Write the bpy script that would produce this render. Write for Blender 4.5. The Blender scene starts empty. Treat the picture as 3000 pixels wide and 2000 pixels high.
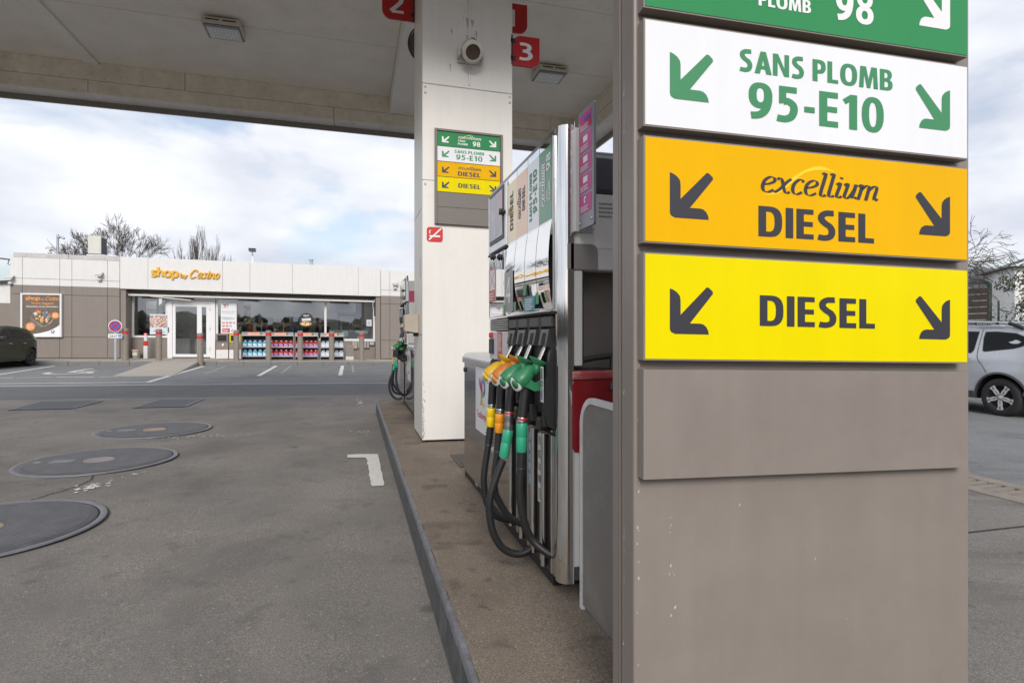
import bpy, bmesh, math, random
from mathutils import Vector, Matrix
from mathutils.geometry import tessellate_polygon
R = math.radians
sc = bpy.context.scene
COL = sc.collection
# ------------------------------------------------------------------ camera
cd = bpy.data.cameras.new('camera'); cam = bpy.data.objects.new('camera', cd); COL.objects.link(cam)
cam.location = (0, 0, 1.3); cam.rotation_euler = (R(90), 0, R(-15.3))
cd.sensor_width = 36; cd.lens = 36 * 1700 / 3000; cd.shift_y = -20 / 3000
cd.clip_start = .05; cd.clip_end = 3000
sc.camera = cam
# ------------------------------------------------------------------ world and sun
SUN_EL, SUN_AZ = 32, 190          # azimuth clockwise from +Y: the sun stands behind the camera, veiled by cloud
w = bpy.data.worlds.new('World'); sc.world = w; w.use_nodes = True
nt = w.node_tree; N = nt.nodes; LK = nt.links; N.clear()
out = N.new('ShaderNodeOutputWorld')
sky = N.new('ShaderNodeTexSky'); sky.sky_type = 'NISHITA'; sky.sun_disc = False
sky.sun_elevation = R(SUN_EL); sky.sun_rotation = R(SUN_AZ); sky.air_density = 1; sky.dust_density = 2
b1 = N.new('ShaderNodeBackground'); b1.inputs[1].default_value = .10
LK.new(sky.outputs[0], b1.inputs[0])
tc = N.new('ShaderNodeTexCoord'); mp = N.new('ShaderNodeMapping'); mp.inputs['Scale'].default_value = (1, 1, 2.4)
mp.inputs['Location'].default_value = (.37, .2, .1)
LK.new(tc.outputs['Generated'], mp.inputs[0])
n1 = N.new('ShaderNodeTexNoise'); n1.inputs['Scale'].default_value = 2.6; n1.inputs['Detail'].default_value = 9; n1.inputs['Roughness'].default_value = .52; n1.inputs['Distortion'].default_value = .25
n2 = N.new('ShaderNodeTexNoise'); n2.inputs['Scale'].default_value = 4.0; n2.inputs['Detail'].default_value = 7; n2.inputs['Roughness'].default_value = .5
LK.new(mp.outputs[0], n1.inputs[0]); LK.new(mp.outputs[0], n2.inputs[0])
r1 = N.new('ShaderNodeValToRGB'); r1.color_ramp.elements[0].position = .36; r1.color_ramp.elements[1].position = .47
r2 = N.new('ShaderNodeValToRGB'); r2.color_ramp.elements[0].position = .36; r2.color_ramp.elements[1].position = .64
r2.color_ramp.elements[0].color = (.62, .66, .77, 1); r2.color_ramp.elements[1].color = (.92, .94, .985, 1)
LK.new(n1.outputs[0], r1.inputs[0]); LK.new(n2.outputs[0], r2.inputs[0])
b2 = N.new('ShaderNodeBackground'); b2.inputs[1].default_value = .69
LK.new(r2.outputs[0], b2.inputs[0])
mr = N.new('ShaderNodeMapRange'); mr.inputs['To Min'].default_value = .35; mr.inputs['To Max'].default_value = 1
LK.new(r1.outputs[0], mr.inputs[0])
mx = N.new('ShaderNodeMixShader'); LK.new(mr.outputs[0], mx.inputs[0]); LK.new(b1.outputs[0], mx.inputs[1]); LK.new(b2.outputs[0], mx.inputs[2])
LK.new(mx.outputs[0], out.inputs[0])
sd = bpy.data.lights.new('sun', 'SUN'); sun = bpy.data.objects.new('sun', sd); COL.objects.link(sun)
sd.energy = 1.65; sd.angle = R(24); sd.color = (1, .955, .90)
dirv = Vector((math.sin(R(SUN_AZ)) * math.cos(R(SUN_EL)), math.cos(R(SUN_AZ)) * math.cos(R(SUN_EL)), math.sin(R(SUN_EL))))
sun.rotation_euler = dirv.to_track_quat('Z', 'Y').to_euler()
vs = sc.view_settings; vs.view_transform = 'Standard'; vs.look = 'None'; vs.gamma = 1; vs.use_curve_mapping = False
vs.exposure = .66
sc.cycles.max_bounces = 8; sc.cycles.glossy_bounces = 5; sc.cycles.transparent_max_bounces = 12
sc.cycles.caustics_reflective = False; sc.cycles.caustics_refractive = False

random.seed(7)
rnd = random.Random(11)
S = .013                                       # the site falls gently towards the right: 1.3 percent
def gz(x): return -S * max(-45, min(45, x))
# ------------------------------------------------------------------ materials
def lin(h):
    h = h.lstrip('#'); f = lambda v: v / 12.92 if v <= .04045 else ((v + .055) / 1.055) ** 2.4
    return tuple(f(int(h[i:i + 2], 16) / 255) for i in (0, 2, 4)) + (1,)
MATS = {}
def mat(name, col, rough=.5, metal=0, var=.06, vs_=6, bump=0, bs=60, streak=0, coat=0, dirt=None, dirt_amt=0, dirt_scale=3, spec=.5, speck=0, alpha=None):
    if name in MATS: return MATS[name]
    if isinstance(col, str): col = lin(col)
    m = bpy.data.materials.new(name); m.use_nodes = True; t = m.node_tree; n = t.nodes; l = t.links
    p = n['Principled BSDF']; p.inputs['Roughness'].default_value = rough; p.inputs['Metallic'].default_value = metal
    p.inputs['Specular IOR Level'].default_value = spec
    if coat: p.inputs['Coat Weight'].default_value = coat; p.inputs['Coat Roughness'].default_value = .04
    co = n.new('ShaderNodeTexCoord'); src = None
    base = n.new('ShaderNodeRGB'); base.outputs[0].default_value = col; src = base.outputs[0]
    def mixmul(src, fac_out, lo, hi):
        mrn = n.new('ShaderNodeMapRange'); mrn.inputs['From Min'].default_value = .3; mrn.inputs['From Max'].default_value = .7
        mrn.inputs['To Min'].default_value = lo; mrn.inputs['To Max'].default_value = hi; l.new(fac_out, mrn.inputs[0])
        mm = n.new('ShaderNodeMix'); mm.data_type = 'RGBA'; mm.blend_type = 'MULTIPLY'; mm.inputs[0].default_value = 1
        cc = n.new('ShaderNodeCombineColor'); 
        for i in range(3): l.new(mrn.outputs[0], cc.inputs[i])
        l.new(src, mm.inputs[6]); l.new(cc.outputs[0], mm.inputs[7]); return mm.outputs[2]
    if var:
        nn = n.new('ShaderNodeTexNoise'); nn.inputs['Scale'].default_value = vs_; nn.inputs['Detail'].default_value = 6; nn.inputs['Roughness'].default_value = .65
        l.new(co.outputs['Object'], nn.inputs[0]); src = mixmul(src, nn.outputs[0], 1 - var, 1 + var * .6)
        rr = n.new('ShaderNodeMapRange'); rr.inputs['To Min'].default_value = max(.02, rough * .8); rr.inputs['To Max'].default_value = min(1, rough * 1.25)
        l.new(nn.outputs[0], rr.inputs[0]); l.new(rr.outputs[0], p.inputs['Roughness'])
    if streak:
        mpn = n.new('ShaderNodeMapping'); mpn.inputs['Scale'].default_value = (5, 5, .35); l.new(co.outputs['Object'], mpn.inputs[0])
        ns = n.new('ShaderNodeTexNoise'); ns.inputs['Scale'].default_value = 2.2; ns.inputs['Detail'].default_value = 8; ns.inputs['Roughness'].default_value = .7
        l.new(mpn.outputs[0], ns.inputs[0]); src = mixmul(src, ns.outputs[0], 1 - streak, 1.0 + streak * .3)
    if dirt_amt:
        nd = n.new('ShaderNodeTexNoise'); nd.inputs['Scale'].default_value = dirt_scale; nd.inputs['Detail'].default_value = 10; nd.inputs['Roughness'].default_value = .72
        l.new(co.outputs['Object'], nd.inputs[0])
        rp = n.new('ShaderNodeValToRGB'); rp.color_ramp.elements[0].position = .5; rp.color_ramp.elements[1].position = .75
        l.new(nd.outputs[0], rp.inputs[0])
        mu = n.new('ShaderNodeMath'); mu.operation = 'MULTIPLY'; mu.inputs[1].default_value = dirt_amt; l.new(rp.outputs[0], mu.inputs[0])
        md = n.new('ShaderNodeMix'); md.data_type = 'RGBA'; l.new(mu.outputs[0], md.inputs[0]); l.new(src, md.inputs[6])
        md.inputs[7].default_value = lin(dirt) if isinstance(dirt, str) else dirt; src = md.outputs[2]
    if speck:
        nv = n.new('ShaderNodeTexVoronoi'); nv.inputs['Scale'].default_value = 140; l.new(co.outputs['Object'], nv.inputs[0])
        rp = n.new('ShaderNodeValToRGB'); rp.color_ramp.elements[0].position = .0; rp.color_ramp.elements[1].position = .16
        rp.color_ramp.elements[0].color = (1, 1, 1, 1); rp.color_ramp.elements[1].color = (0, 0, 0, 1); l.new(nv.outputs['Distance'], rp.inputs[0])
        mu = n.new('ShaderNodeMath'); mu.operation = 'MULTIPLY'; mu.inputs[1].default_value = speck; l.new(rp.outputs[0], mu.inputs[0])
        md = n.new('ShaderNodeMix'); md.data_type = 'RGBA'; l.new(mu.outputs[0], md.inputs[0]); l.new(src, md.inputs[6]); md.inputs[7].default_value = (.4, .37, .33, 1); src = md.outputs[2]
    l.new(src, p.inputs['Base Color'])
    if bump:
        nb = n.new('ShaderNodeTexNoise'); nb.inputs['Scale'].default_value = bs; nb.inputs['Detail'].default_value = 4; l.new(co.outputs['Object'], nb.inputs[0])
        bn = n.new('ShaderNodeBump'); bn.inputs['Strength'].default_value = bump; bn.inputs['Distance'].default_value = .01; l.new(nb.outputs[0], bn.inputs['Height']); l.new(bn.outputs[0], p.inputs['Normal'])
    MATS[name] = m; return m
def asphalt(name, c0, c1, stain, stain_amt, speck, sscale=.55, bump=.35, oil=0):
    m = bpy.data.materials.new(name); m.use_nodes = True; t = m.node_tree; n = t.nodes; l = t.links
    p = n['Principled BSDF']; p.inputs['Roughness'].default_value = .85; p.inputs['Specular IOR Level'].default_value = .3
    co = n.new('ShaderNodeTexCoord').outputs['Object']
    def noise(sc_, det=6, ro=.6, dist=0):
        a = n.new('ShaderNodeTexNoise'); a.inputs['Scale'].default_value = sc_; a.inputs['Detail'].default_value = det; a.inputs['Roughness'].default_value = ro; a.inputs['Distortion'].default_value = dist
        l.new(co, a.inputs[0]); return a.outputs[0]
    def ramp(o, a, b):
        r = n.new('ShaderNodeValToRGB'); r.color_ramp.elements[0].position = a; r.color_ramp.elements[1].position = b; l.new(o, r.inputs[0]); return r.outputs[0]
    def mix(f, a, b, amt=1):
        q = n.new('ShaderNodeMath'); q.operation = 'MULTIPLY'; q.inputs[1].default_value = amt; l.new(f, q.inputs[0])
        x = n.new('ShaderNodeMix'); x.data_type = 'RGBA'; l.new(q.outputs[0], x.inputs[0])
        for i, v in ((6, a), (7, b)):
            if isinstance(v, tuple): x.inputs[i].default_value = v
            else: l.new(v, x.inputs[i])
        return x.outputs[2]
    c = mix(ramp(noise(1.1, 8, .62, .4), .35, .68), c0, c1)
    c = mix(ramp(noise(sscale, 7, .68, .8), .52, .68), c, stain, stain_amt)
    c = mix(ramp(noise(3.4, 5, .55, .3), .60, .67), c, stain, stain_amt * .7); c = mix(ramp(noise(7.5, 3, .5, .2), .66, .72), c, stain, stain_amt * .8)
    c = mix(ramp(noise(150, 2, .6), .42, .62), c, tuple(v * .38 for v in c0[:3]) + (1,), .85); c = mix(ramp(noise(48, 4, .7), .46, .66), c, tuple(v * .5 for v in c0[:3]) + (1,), .55)
    if oil:                                                         # round drips, a few per square metre, of uneven strength
        vo = n.new('ShaderNodeTexVoronoi'); vo.inputs['Scale'].default_value = 2.1; l.new(co, vo.inputs[0])
        sp = n.new('ShaderNodeSeparateColor'); l.new(vo.outputs['Color'], sp.inputs[0])
        mp_ = n.new('ShaderNodeMath'); mp_.operation = 'MULTIPLY_ADD'; mp_.inputs[1].default_value = .16; mp_.inputs[2].default_value = .02; l.new(sp.outputs[0], mp_.inputs[0])
        ad = n.new('ShaderNodeMath'); ad.operation = 'MULTIPLY_ADD'; ad.inputs[1].default_value = .07; l.new(noise(18, 3), ad.inputs[0]); l.new(vo.outputs['Distance'], ad.inputs[2])
        dv = n.new('ShaderNodeMath'); dv.operation = 'DIVIDE'; l.new(ad.outputs[0], dv.inputs[0]); l.new(mp_.outputs[0], dv.inputs[1])
        ra = n.new('ShaderNodeMapRange'); ra.inputs['From Min'].default_value = .7; ra.inputs['From Max'].default_value = 1.3; ra.inputs['To Min'].default_value = 1; ra.inputs['To Max'].default_value = 0; l.new(dv.outputs[0], ra.inputs[0])
        mu_ = n.new('ShaderNodeMath'); mu_.operation = 'MULTIPLY'; l.new(ra.outputs[0], mu_.inputs[0]); l.new(sp.outputs[1], mu_.inputs[1])
        c = mix(mu_.outputs[0], c, stain, oil)
    v = n.new('ShaderNodeTexVoronoi'); v.inputs['Scale'].default_value = 62; l.new(co, v.inputs[0])
    r = n.new('ShaderNodeValToRGB'); r.color_ramp.elements[0].position = .12; r.color_ramp.elements[1].position = .3; r.color_ramp.elements[0].color = (1, 1, 1, 1); r.color_ramp.elements[1].color = (0, 0, 0, 1)
    l.new(v.outputs['Distance'], r.inputs[0])
    q = n.new('ShaderNodeMath'); q.operation = 'MULTIPLY'; l.new(r.outputs[0], q.inputs[0]); l.new(ramp(noise(30, 3), .5, .75), q.inputs[1])
    c = mix(q.outputs[0], c, (.55, .51, .46, 1), speck)
    l.new(c, p.inputs['Base Color'])
    bn = n.new('ShaderNodeBump'); bn.inputs['Strength'].default_value = bump; bn.inputs['Distance'].default_value = .006; l.new(noise(120, 4, .7), bn.inputs['Height']); l.new(bn.outputs[0], p.inputs['Normal'])
    MATS[name] = m; return m
def glass(name, refl=.16, tint=(.82, .87, .86, 1)):
    m = bpy.data.materials.new(name); m.use_nodes = True; t = m.node_tree; n = t.nodes; l = t.links; n.remove(n['Principled BSDF'])
    o = n['Material Output']; g = n.new('ShaderNodeBsdfGlossy'); g.inputs['Roughness'].default_value = .01; g.inputs[0].default_value = (.95, .97, 1, 1)
    tr = n.new('ShaderNodeBsdfTransparent'); tr.inputs[0].default_value = tint
    lw = n.new('ShaderNodeFresnel'); lw.inputs[0].default_value = 1.5
    ad = n.new('ShaderNodeMath'); ad.operation = 'ADD'; ad.inputs[1].default_value = refl; ad.use_clamp = True; l.new(lw.outputs[0], ad.inputs[0])
    x = n.new('ShaderNodeMixShader'); l.new(ad.outputs[0], x.inputs[0]); l.new(tr.outputs[0], x.inputs[1]); l.new(g.outputs[0], x.inputs[2]); l.new(x.outputs[0], o.inputs[0])
    MATS[name] = m; return m
def mosaic(name, cols, scale, base=None):
    m = bpy.data.materials.new(name); m.use_nodes = True; t = m.node_tree; n = t.nodes; l = t.links; p = n['Principled BSDF']; p.inputs['Roughness'].default_value = .4
    co = n.new('ShaderNodeTexCoord').outputs['Object']; v = n.new('ShaderNodeTexVoronoi'); v.inputs['Scale'].default_value = scale; l.new(co, v.inputs[0])
    sp = n.new('ShaderNodeSeparateColor'); l.new(v.outputs['Color'], sp.inputs[0])
    r = n.new('ShaderNodeValToRGB'); r.color_ramp.interpolation = 'CONSTANT'; e = r.color_ramp.elements
    e[0].color = lin(cols[0]); e[1].color = lin(cols[1]); e[1].position = 1 / len(cols)
    for i, c in enumerate(cols[2:], 2): q = e.new(i / len(cols)); q.color = lin(c)
    l.new(sp.outputs[0], r.inputs[0]); l.new(r.outputs[0], p.inputs['Base Color']); MATS[name] = m; return m

white_paint = mat('white_paint', (.72, .71, .69, 1), .4, var=.04, streak=.04)
white_clad = mat('white_cladding', (.69, .685, .67, 1), .42, var=.03, streak=.05)
column_paint = mat('column_paint', (.76, .735, .69, 1), .38, var=.04, vs_=3, streak=.05, dirt='#a79c8b', dirt_amt=.14, dirt_scale=6)
ceil_paint = mat('ceiling_paint', (.92, .885, .82, 1), .55, var=.10, vs_=2.5, dirt='#b5a995', dirt_amt=.35, dirt_scale=5)
fascia_in = mat('inner_fascia', (.86, .80, .69, 1), .5, var=.14, vs_=3, dirt='#9c9079', dirt_amt=.4, dirt_scale=9)
soffit_paint = mat('soffit_paint', (.90, .885, .86, 1), .5, var=.08, vs_=3.5, dirt='#a09890', dirt_amt=.4, dirt_scale=2.2)
lip_grey = mat('lip_grey', '#8a847d', .5)
taupe = mat('taupe_metal', (.245, .212, .188, 1), .42, var=.07, vs_=5, bump=.05, bs=420, streak=.07, dirt=(.19, .165, .145, 1), dirt_amt=.5, dirt_scale=3)
taupe_dark = mat('taupe_frame', (.17, .148, .132, 1), .45, var=.05)
taupe_wall = mat('taupe_wall', (.225, .195, .172, 1), .55, var=.05, vs_=3, streak=.06)
dark_gap = mat('dark_gap', (.02, .019, .018, 1), .8, var=0)
black_plastic = mat('black_plastic', (.022, .022, .023, 1), .42, var=.2, vs_=30)
grey_plastic = mat('grey_plastic', (.07, .07, .072, 1), .42, var=.15, vs_=30)
rubber = mat('hose_rubber', (.014, .014, .015, 1), .46, var=.2, vs_=40, spec=.55)
tyre_rubber = mat('tyre_rubber', (.022, .022, .023, 1), .75, var=.2, vs_=20)
chrome = mat('chrome', (.80, .80, .79, 1), .07, 1, var=.05, vs_=12)
steel = mat('brushed_steel', (.60, .585, .565, 1), .24, 1, var=.10, vs_=9)
mirror_steel = mat('mirror_steel', (.80, .80, .79, 1), .018, 1, var=0)
cab_steel = mat('cabinet_steel', (.50, .50, .50, 1), .08, 1, var=.06, vs_=5)
alu = mat('aluminium', (.66, .67, .68, 1), .3, 1, var=.06)
alu_paint = mat('light_grey_paint', (.56, .555, .54, 1), .35, var=.05)
panel_grey = mat('scuffed_grey', (.20, .188, .175, 1), .38, var=.12, vs_=5, dirt='#a8a29a', dirt_amt=.3, dirt_scale=7)
ink = mat('dark_ink', (.030, .030, .040, 1), .45, var=0)
white_ink = mat('white_ink', (.80, .80, .80, 1), .4, var=0)
green_ink = mat('green_ink', (.045, .24, .10, 1), .4, var=0)
p_green = mat('panel_green', (.045, .26, .10, 1), .28, var=.03, vs_=2, spec=.10, streak=.035, bump=.02, bs=200)
p_white = mat('panel_white', (.80, .81, .84, 1), .28, var=.02, vs_=2, spec=.10, streak=.035, bump=.02, bs=200)
p_orange = mat('panel_orange', (.80, .435, .002, 1), .28, var=.04, vs_=2, spec=.10, streak=.035, bump=.02, bs=200)
p_yellow = mat('panel_yellow', (.79, .66, .0, 1), .28, var=.03, vs_=2, spec=.10, streak=.035, bump=.02, bs=200)
swoosh_y = mat('swoosh_yellow', (.95, .62, .01, 1), .35, var=0)
red_ink = mat('red_ink', (.55, .022, .02, 1), .4, var=.03)
red_dark = mat('flag_red', (.50, .010, .012, 1), .3, var=.04)
red_band = mat('red_band', (.58, .018, .018, 1), .45, var=.08)
grey_ink = mat('grey_ink', (.22, .22, .24, 1), .5, var=0)
teal_ink = mat('teal_sticker', (.05, .26, .34, 1), .4, var=.03)
magenta = mat('magenta_sticker', (.50, .03, .22, 1), .35, var=.03)
blue_ink = mat('blue_ink', (.02, .10, .50, 1), .35, var=0)
gold = mat('gold_letter', (.74, .40, .025, 1), .4, var=.05)
orange_ink = mat('orange_ink', (.80, .30, .06, 1), .4, var=.04)
brown_poster = mat('brown_poster', (.155, .122, .096, 1), .3, var=.18, vs_=3, coat=.3)
galv = mat('galvanised', (.40, .43, .47, 1), .45, .5, var=.1, vs_=20)
bollard_m = mat('bollard_taupe', (.245, .215, .185, 1), .55, var=.12, vs_=8, dirt='#6d5a45', dirt_amt=.4, dirt_scale=9)
concrete = asphalt('island_concrete', (.30, .25, .20, 1), (.165, .130, .098, 1), (.070, .050, .036, 1), .85, .9, .75, .4, .5)
kerb_dark = mat('kerb_dark', (.085, .089, .092, 1), .7, var=.35, vs_=9, bump=.4, bs=50, streak=.35, dirt=(.20, .175, .15, 1), dirt_amt=.75, dirt_scale=6)
kerb_edge_m = mat('kerb_edge', (.16, .158, .172, 1), .55, var=.4, vs_=16, bump=.6, bs=40, dirt=(.075, .066, .058, 1), dirt_amt=1.0, dirt_scale=7)
kerb_grey = mat('kerb_granite', (.20, .20, .19, 1), .8, var=.2, vs_=5, bump=.2, bs=90, dirt=(.11, .105, .10, 1), dirt_amt=.5, dirt_scale=5)
paving = mat('pavement_concrete', (.36, .325, .28, 1), .85, var=.12, vs_=3, bump=.1, bs=120, dirt=(.22, .20, .17, 1), dirt_amt=.5, dirt_scale=2)
line_white = mat('road_paint', (.66, .65, .62, 1), .7, var=.15, vs_=14, dirt=(.22, .21, .20, 1), dirt_amt=.55, dirt_scale=9)
line_worn = mat('road_paint_worn', (.30, .295, .285, 1), .8, var=.2, vs_=14, dirt=(.14, .135, .13, 1), dirt_amt=.9, dirt_scale=6)
gutter_m = mat('gutter_pale', (.34, .335, .32, 1), .8, var=.2, vs_=9)
iron = mat('cast_iron', (.10, .10, .108, 1), .6, .2, var=.25, vs_=8, bump=.2, bs=80, dirt=(.20, .19, .19, 1), dirt_amt=.6, dirt_scale=4)
tread_m = mat('worn_tread', (.135, .135, .145, 1), .5, .2, var=.3, vs_=7, dirt=(.10, .10, .10, 1), dirt_amt=.5, dirt_scale=5)
iron_ring = mat('iron_ring', (.20, .20, .22, 1), .5, .3, var=.2, vs_=8)
bark = mat('bark', (.085, .072, .060, 1), .9, var=.3, vs_=8)
bark_d = mat('bark_grey', (.14, .12, .103, 1), .9, var=.3, vs_=8)
f_asph = asphalt('forecourt_asphalt', (.290, .266, .238, 1), (.180, .171, .161, 1), (.080, .073, .066, 1), .55, 1.0, oil=.85)
r_asph = asphalt('road_asphalt', (.175, .176, .180, 1), (.145, .145, .150, 1), (.055, .055, .058, 1), .35, .25)
k_asph = asphalt('parking_asphalt', (.27, .272, .272, 1), (.215, .217, .217, 1), (.075, .073, .07, 1), .55, .3, .5)
g_asph = asphalt('ground_asphalt', (.14, .14, .138, 1), (.12, .12, .118, 1), (.07, .07, .07, 1), .3, .2)
s_asph = asphalt('side_asphalt', (.27, .25, .23, 1), (.21, .195, .18, 1), (.075, .067, .06, 1), .85, .8, .6)
shop_glass = glass('shop_glass', .17, (.72, .77, .76, 1))
car_glass = mat('car_glass', (.006, .007, .008, 1), .06, var=0, spec=.2)

# ------------------------------------------------------------------ mesh helpers
class MB:
    def __init__(s): s.v = []; s.f = []; s.m = []; s.sm = []
    def add(s, vs, fs, mi=0, smooth=False):
        o = len(s.v); s.v += [tuple(q) for q in vs]
        for f in fs: s.f.append([i + o for i in f]); s.m.append(mi); s.sm.append(smooth)
        return s
    def box(s, x0, x1, y0, y1, z0, z1, b=0, mi=0, seg=1):
        if b:
            bm = bmesh.new(); bmesh.ops.create_cube(bm, size=1)
            bmesh.ops.scale(bm, vec=(abs(x1 - x0), abs(y1 - y0), abs(z1 - z0)), verts=bm.verts)
            bmesh.ops.translate(bm, vec=((x0 + x1) / 2, (y0 + y1) / 2, (z0 + z1) / 2), verts=bm.verts)
            bmesh.ops.bevel(bm, geom=bm.edges[:], offset=b, segments=seg, affect='EDGES', profile=.5)
            s.bm(bm, mi); return s
        v = [(x, y, z) for z in (z0, z1) for y in (y0, y1) for x in (x0, x1)]
        return s.add(v, [(0, 2, 3, 1), (4, 5, 7, 6), (0, 1, 5, 4), (2, 6, 7, 3), (0, 4, 6, 2), (1, 3, 7, 5)], mi)
    def bm(s, bm, mi=0, smooth=False):
        bm.verts.index_update(); s.add([v.co for v in bm.verts], [[v.index for v in f.verts] for f in bm.faces], mi, smooth); bm.free()
    def ring(s, pts, r, n=8, mi=0, cap=True, smooth=True):          # tube along 3D points, r number or list
        P = [Vector(p) for p in pts]; rr = r if isinstance(r, (list, tuple)) else [r] * len(P)
        up = None; vs = []; k = len(P)
        for i, p in enumerate(P):
            t = (P[min(i + 1, k - 1)] - P[max(i - 1, 0)]); t = t.normalized() if t.length > 1e-9 else Vector((0, 0, 1))
            if up is None: up = t.orthogonal().normalized()
            up = (up - t * up.dot(t)); up = up.normalized() if up.length > 1e-6 else t.orthogonal().normalized()
            b = t.cross(up)
            for j in range(n):
                a = 2 * math.pi * j / n; vs.append(p + (up * math.cos(a) + b * math.sin(a)) * rr[i])
        fs = [(i * n + j, i * n + (j + 1) % n, (i + 1) * n + (j + 1) % n, (i + 1) * n + j) for i in range(k - 1) for j in range(n)]
        s.add(vs, fs, mi, smooth)
        if cap: s.add(vs[:n], [list(range(n))[::-1]], mi); s.add(vs[-n:], [list(range(n))], mi)
        return s
    def cyl(s, c, r, z0, z1, n=20, mi=0, r2=None): return s.ring([(c[0], c[1], z0), (c[0], c[1], z1)], [r, r if r2 is None else r2], n, mi)
    def poly(s, pts2, o, u, v, mi=0, holes=()):                      # flat polygon, possibly with holes, in the plane o + a*u + b*v
        L = [[Vector((p[0], p[1], 0)) for p in q] for q in [pts2] + list(holes)]
        flat = [p for q in L for p in q]; tr = tessellate_polygon(L)
        o = Vector(o); u = Vector(u); v = Vector(v); nrm = u.cross(v)
        vs = [o + u * p.x + v * p.y for p in flat]; fs = []
        for t in tr:
            a, b, c = (flat[i] for i in t); cr = (b - a).cross(c - a).z
            if abs(cr) < 1e-12: continue
            fs.append(t if cr > 0 else t[::-1])
        return s.add(vs, fs, mi)
    def prism(s, pts2, o, u, v, d, mi=0, holes=()):                 # polygon with thickness: front face at o, body goes to o - n*d
        u = Vector(u); v = Vector(v); nn = u.cross(v).normalized(); o = Vector(o)
        s.poly(pts2, o, u, v, mi, holes); s.poly(pts2, o - nn * d, v * 0 + u, v, mi, holes)
        for lp in [pts2] + list(holes):
            k = len(lp); A = [o + u * p[0] + v * p[1] for p in lp]; B = [a - nn * d for a in A]
            s.add(A + B, [(i, i + k, (i + 1) % k + k, (i + 1) % k) for i in range(k)], mi)
        return s
    def lathe(s, prof, o, ax, n=20, mi=0, smooth=True):             # prof: (radius, height along ax)
        ax = Vector(ax).normalized(); e = ax.orthogonal().normalized(); g = ax.cross(e); o = Vector(o); vs = []
        for r, h in prof:
            for j in range(n):
                a = 2 * math.pi * j / n; vs.append(o + ax * h + (e * math.cos(a) + g * math.sin(a)) * r)
        k = len(prof)
        return s.add(vs, [(i * n + j, i * n + (j + 1) % n, (i + 1) * n + (j + 1) % n, (i + 1) * n + j) for i in range(k - 1) for j in range(n)], mi, smooth)
    def quad(s, a, b, c, d, mi=0): return s.add([a, b, c, d], [(0, 1, 2, 3)], mi)
ORG = {}
def setp(o, label=None, cat=None, group=None, kind=None):
    if label: o['label'] = label
    if cat: o['category'] = cat
    if group: o['group'] = group
    if kind: o['kind'] = kind
    return o
def thing(name, label, cat, loc, rz=0, group=None):
    o = bpy.data.objects.new(name, None); COL.objects.link(o); o.empty_display_size = .2
    L = Vector((loc[0], loc[1], loc[2] + gz(loc[0]))); o.location = L; o.rotation_euler = (0, 0, rz); ORG[o] = L
    return setp(o, label, cat, group)
def mesh(name, mb, mats):
    me = bpy.data.meshes.new(name); me.from_pydata(mb.v, [], mb.f)
    for m in (mats if isinstance(mats, (list, tuple)) else [mats]): me.materials.append(m)
    me.polygons.foreach_set('material_index', mb.m); me.polygons.foreach_set('use_smooth', mb.sm); me.update(); return me
def part(name, mb, mats, parent, label=None, kind=None):            # mb in the thing's local coordinates
    o = bpy.data.objects.new(name, mesh(name, mb, mats)); COL.objects.link(o); o.parent = parent; ORG[o] = ORG.get(parent, Vector())
    return setp(o, label, None, None, kind)
def wpart(name, mb, mats, parent, label=None, kind=None, extra=0):  # mb in site coordinates (levels above the gently falling ground)
    L = ORG[parent]; mb.v = [(x - L.x, y - L.y, z + gz(x) - L.z) for x, y, z in mb.v]
    return part(name, mb, mats, parent, label, kind)
def top(name, mb, mats, label=None, cat=None, group=None, kind=None, base=None):
    if base is None:
        xs = [v[0] for v in mb.v]; ys = [v[1] for v in mb.v]; base = ((min(xs) + max(xs)) / 2, (min(ys) + max(ys)) / 2, min(v[2] for v in mb.v)) if kind != 'structure' else (0, 0, 0)
    L = Vector((base[0], base[1], base[2] + (gz(base[0]) if kind != 'structure' else 0)))
    mb.v = [(x - L.x, y - L.y, z + gz(x) - L.z) for x, y, z in mb.v]
    o = bpy.data.objects.new(name, mesh(name, mb, mats)); COL.objects.link(o); o.location = L; ORG[o] = L
    return setp(o, label, cat, group, kind)
def inst(me, name, parent, loc, rz=0, sc_=(1, 1, 1)):               # another object on the same mesh
    o = bpy.data.objects.new(name, me); COL.objects.link(o); o.parent = parent
    L = ORG[parent]; o.location = (loc[0] - L.x, loc[1] - L.y, loc[2] + gz(loc[0]) - L.z); o.rotation_euler = (0, 0, rz); o.scale = sc_; return o
def dup(root, loc, rz=None, label=None, group=None, sc_=None):
    r = root.copy(); COL.objects.link(r); L = Vector((loc[0], loc[1], loc[2] + gz(loc[0]))); r.location = L; ORG[r] = L
    if rz is not None: r.rotation_euler = (0, 0, rz)
    if sc_: r.scale = sc_
    if label: r['label'] = label
    if group: r['group'] = group
    for ch in list(root.children):
        c = ch.copy(); COL.objects.link(c); c.parent = r
        for g in ch.children:
            e = g.copy(); COL.objects.link(e); e.parent = c
    return r
def cat_rom(pts, k=6):
    P = [Vector(p) for p in pts]; o = []
    for i in range(len(P) - 1):
        a = P[max(i - 1, 0)]; b = P[i]; c = P[i + 1]; e = P[min(i + 2, len(P) - 1)]
        for j in range(k):
            t = j / k; o.append(.5 * ((2 * b) + (c - a) * t + (2 * a - 5 * b + 4 * c - e) * t * t + (3 * b - a - 3 * c + e) * t ** 3))
    o.append(P[-1]); return o
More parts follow.
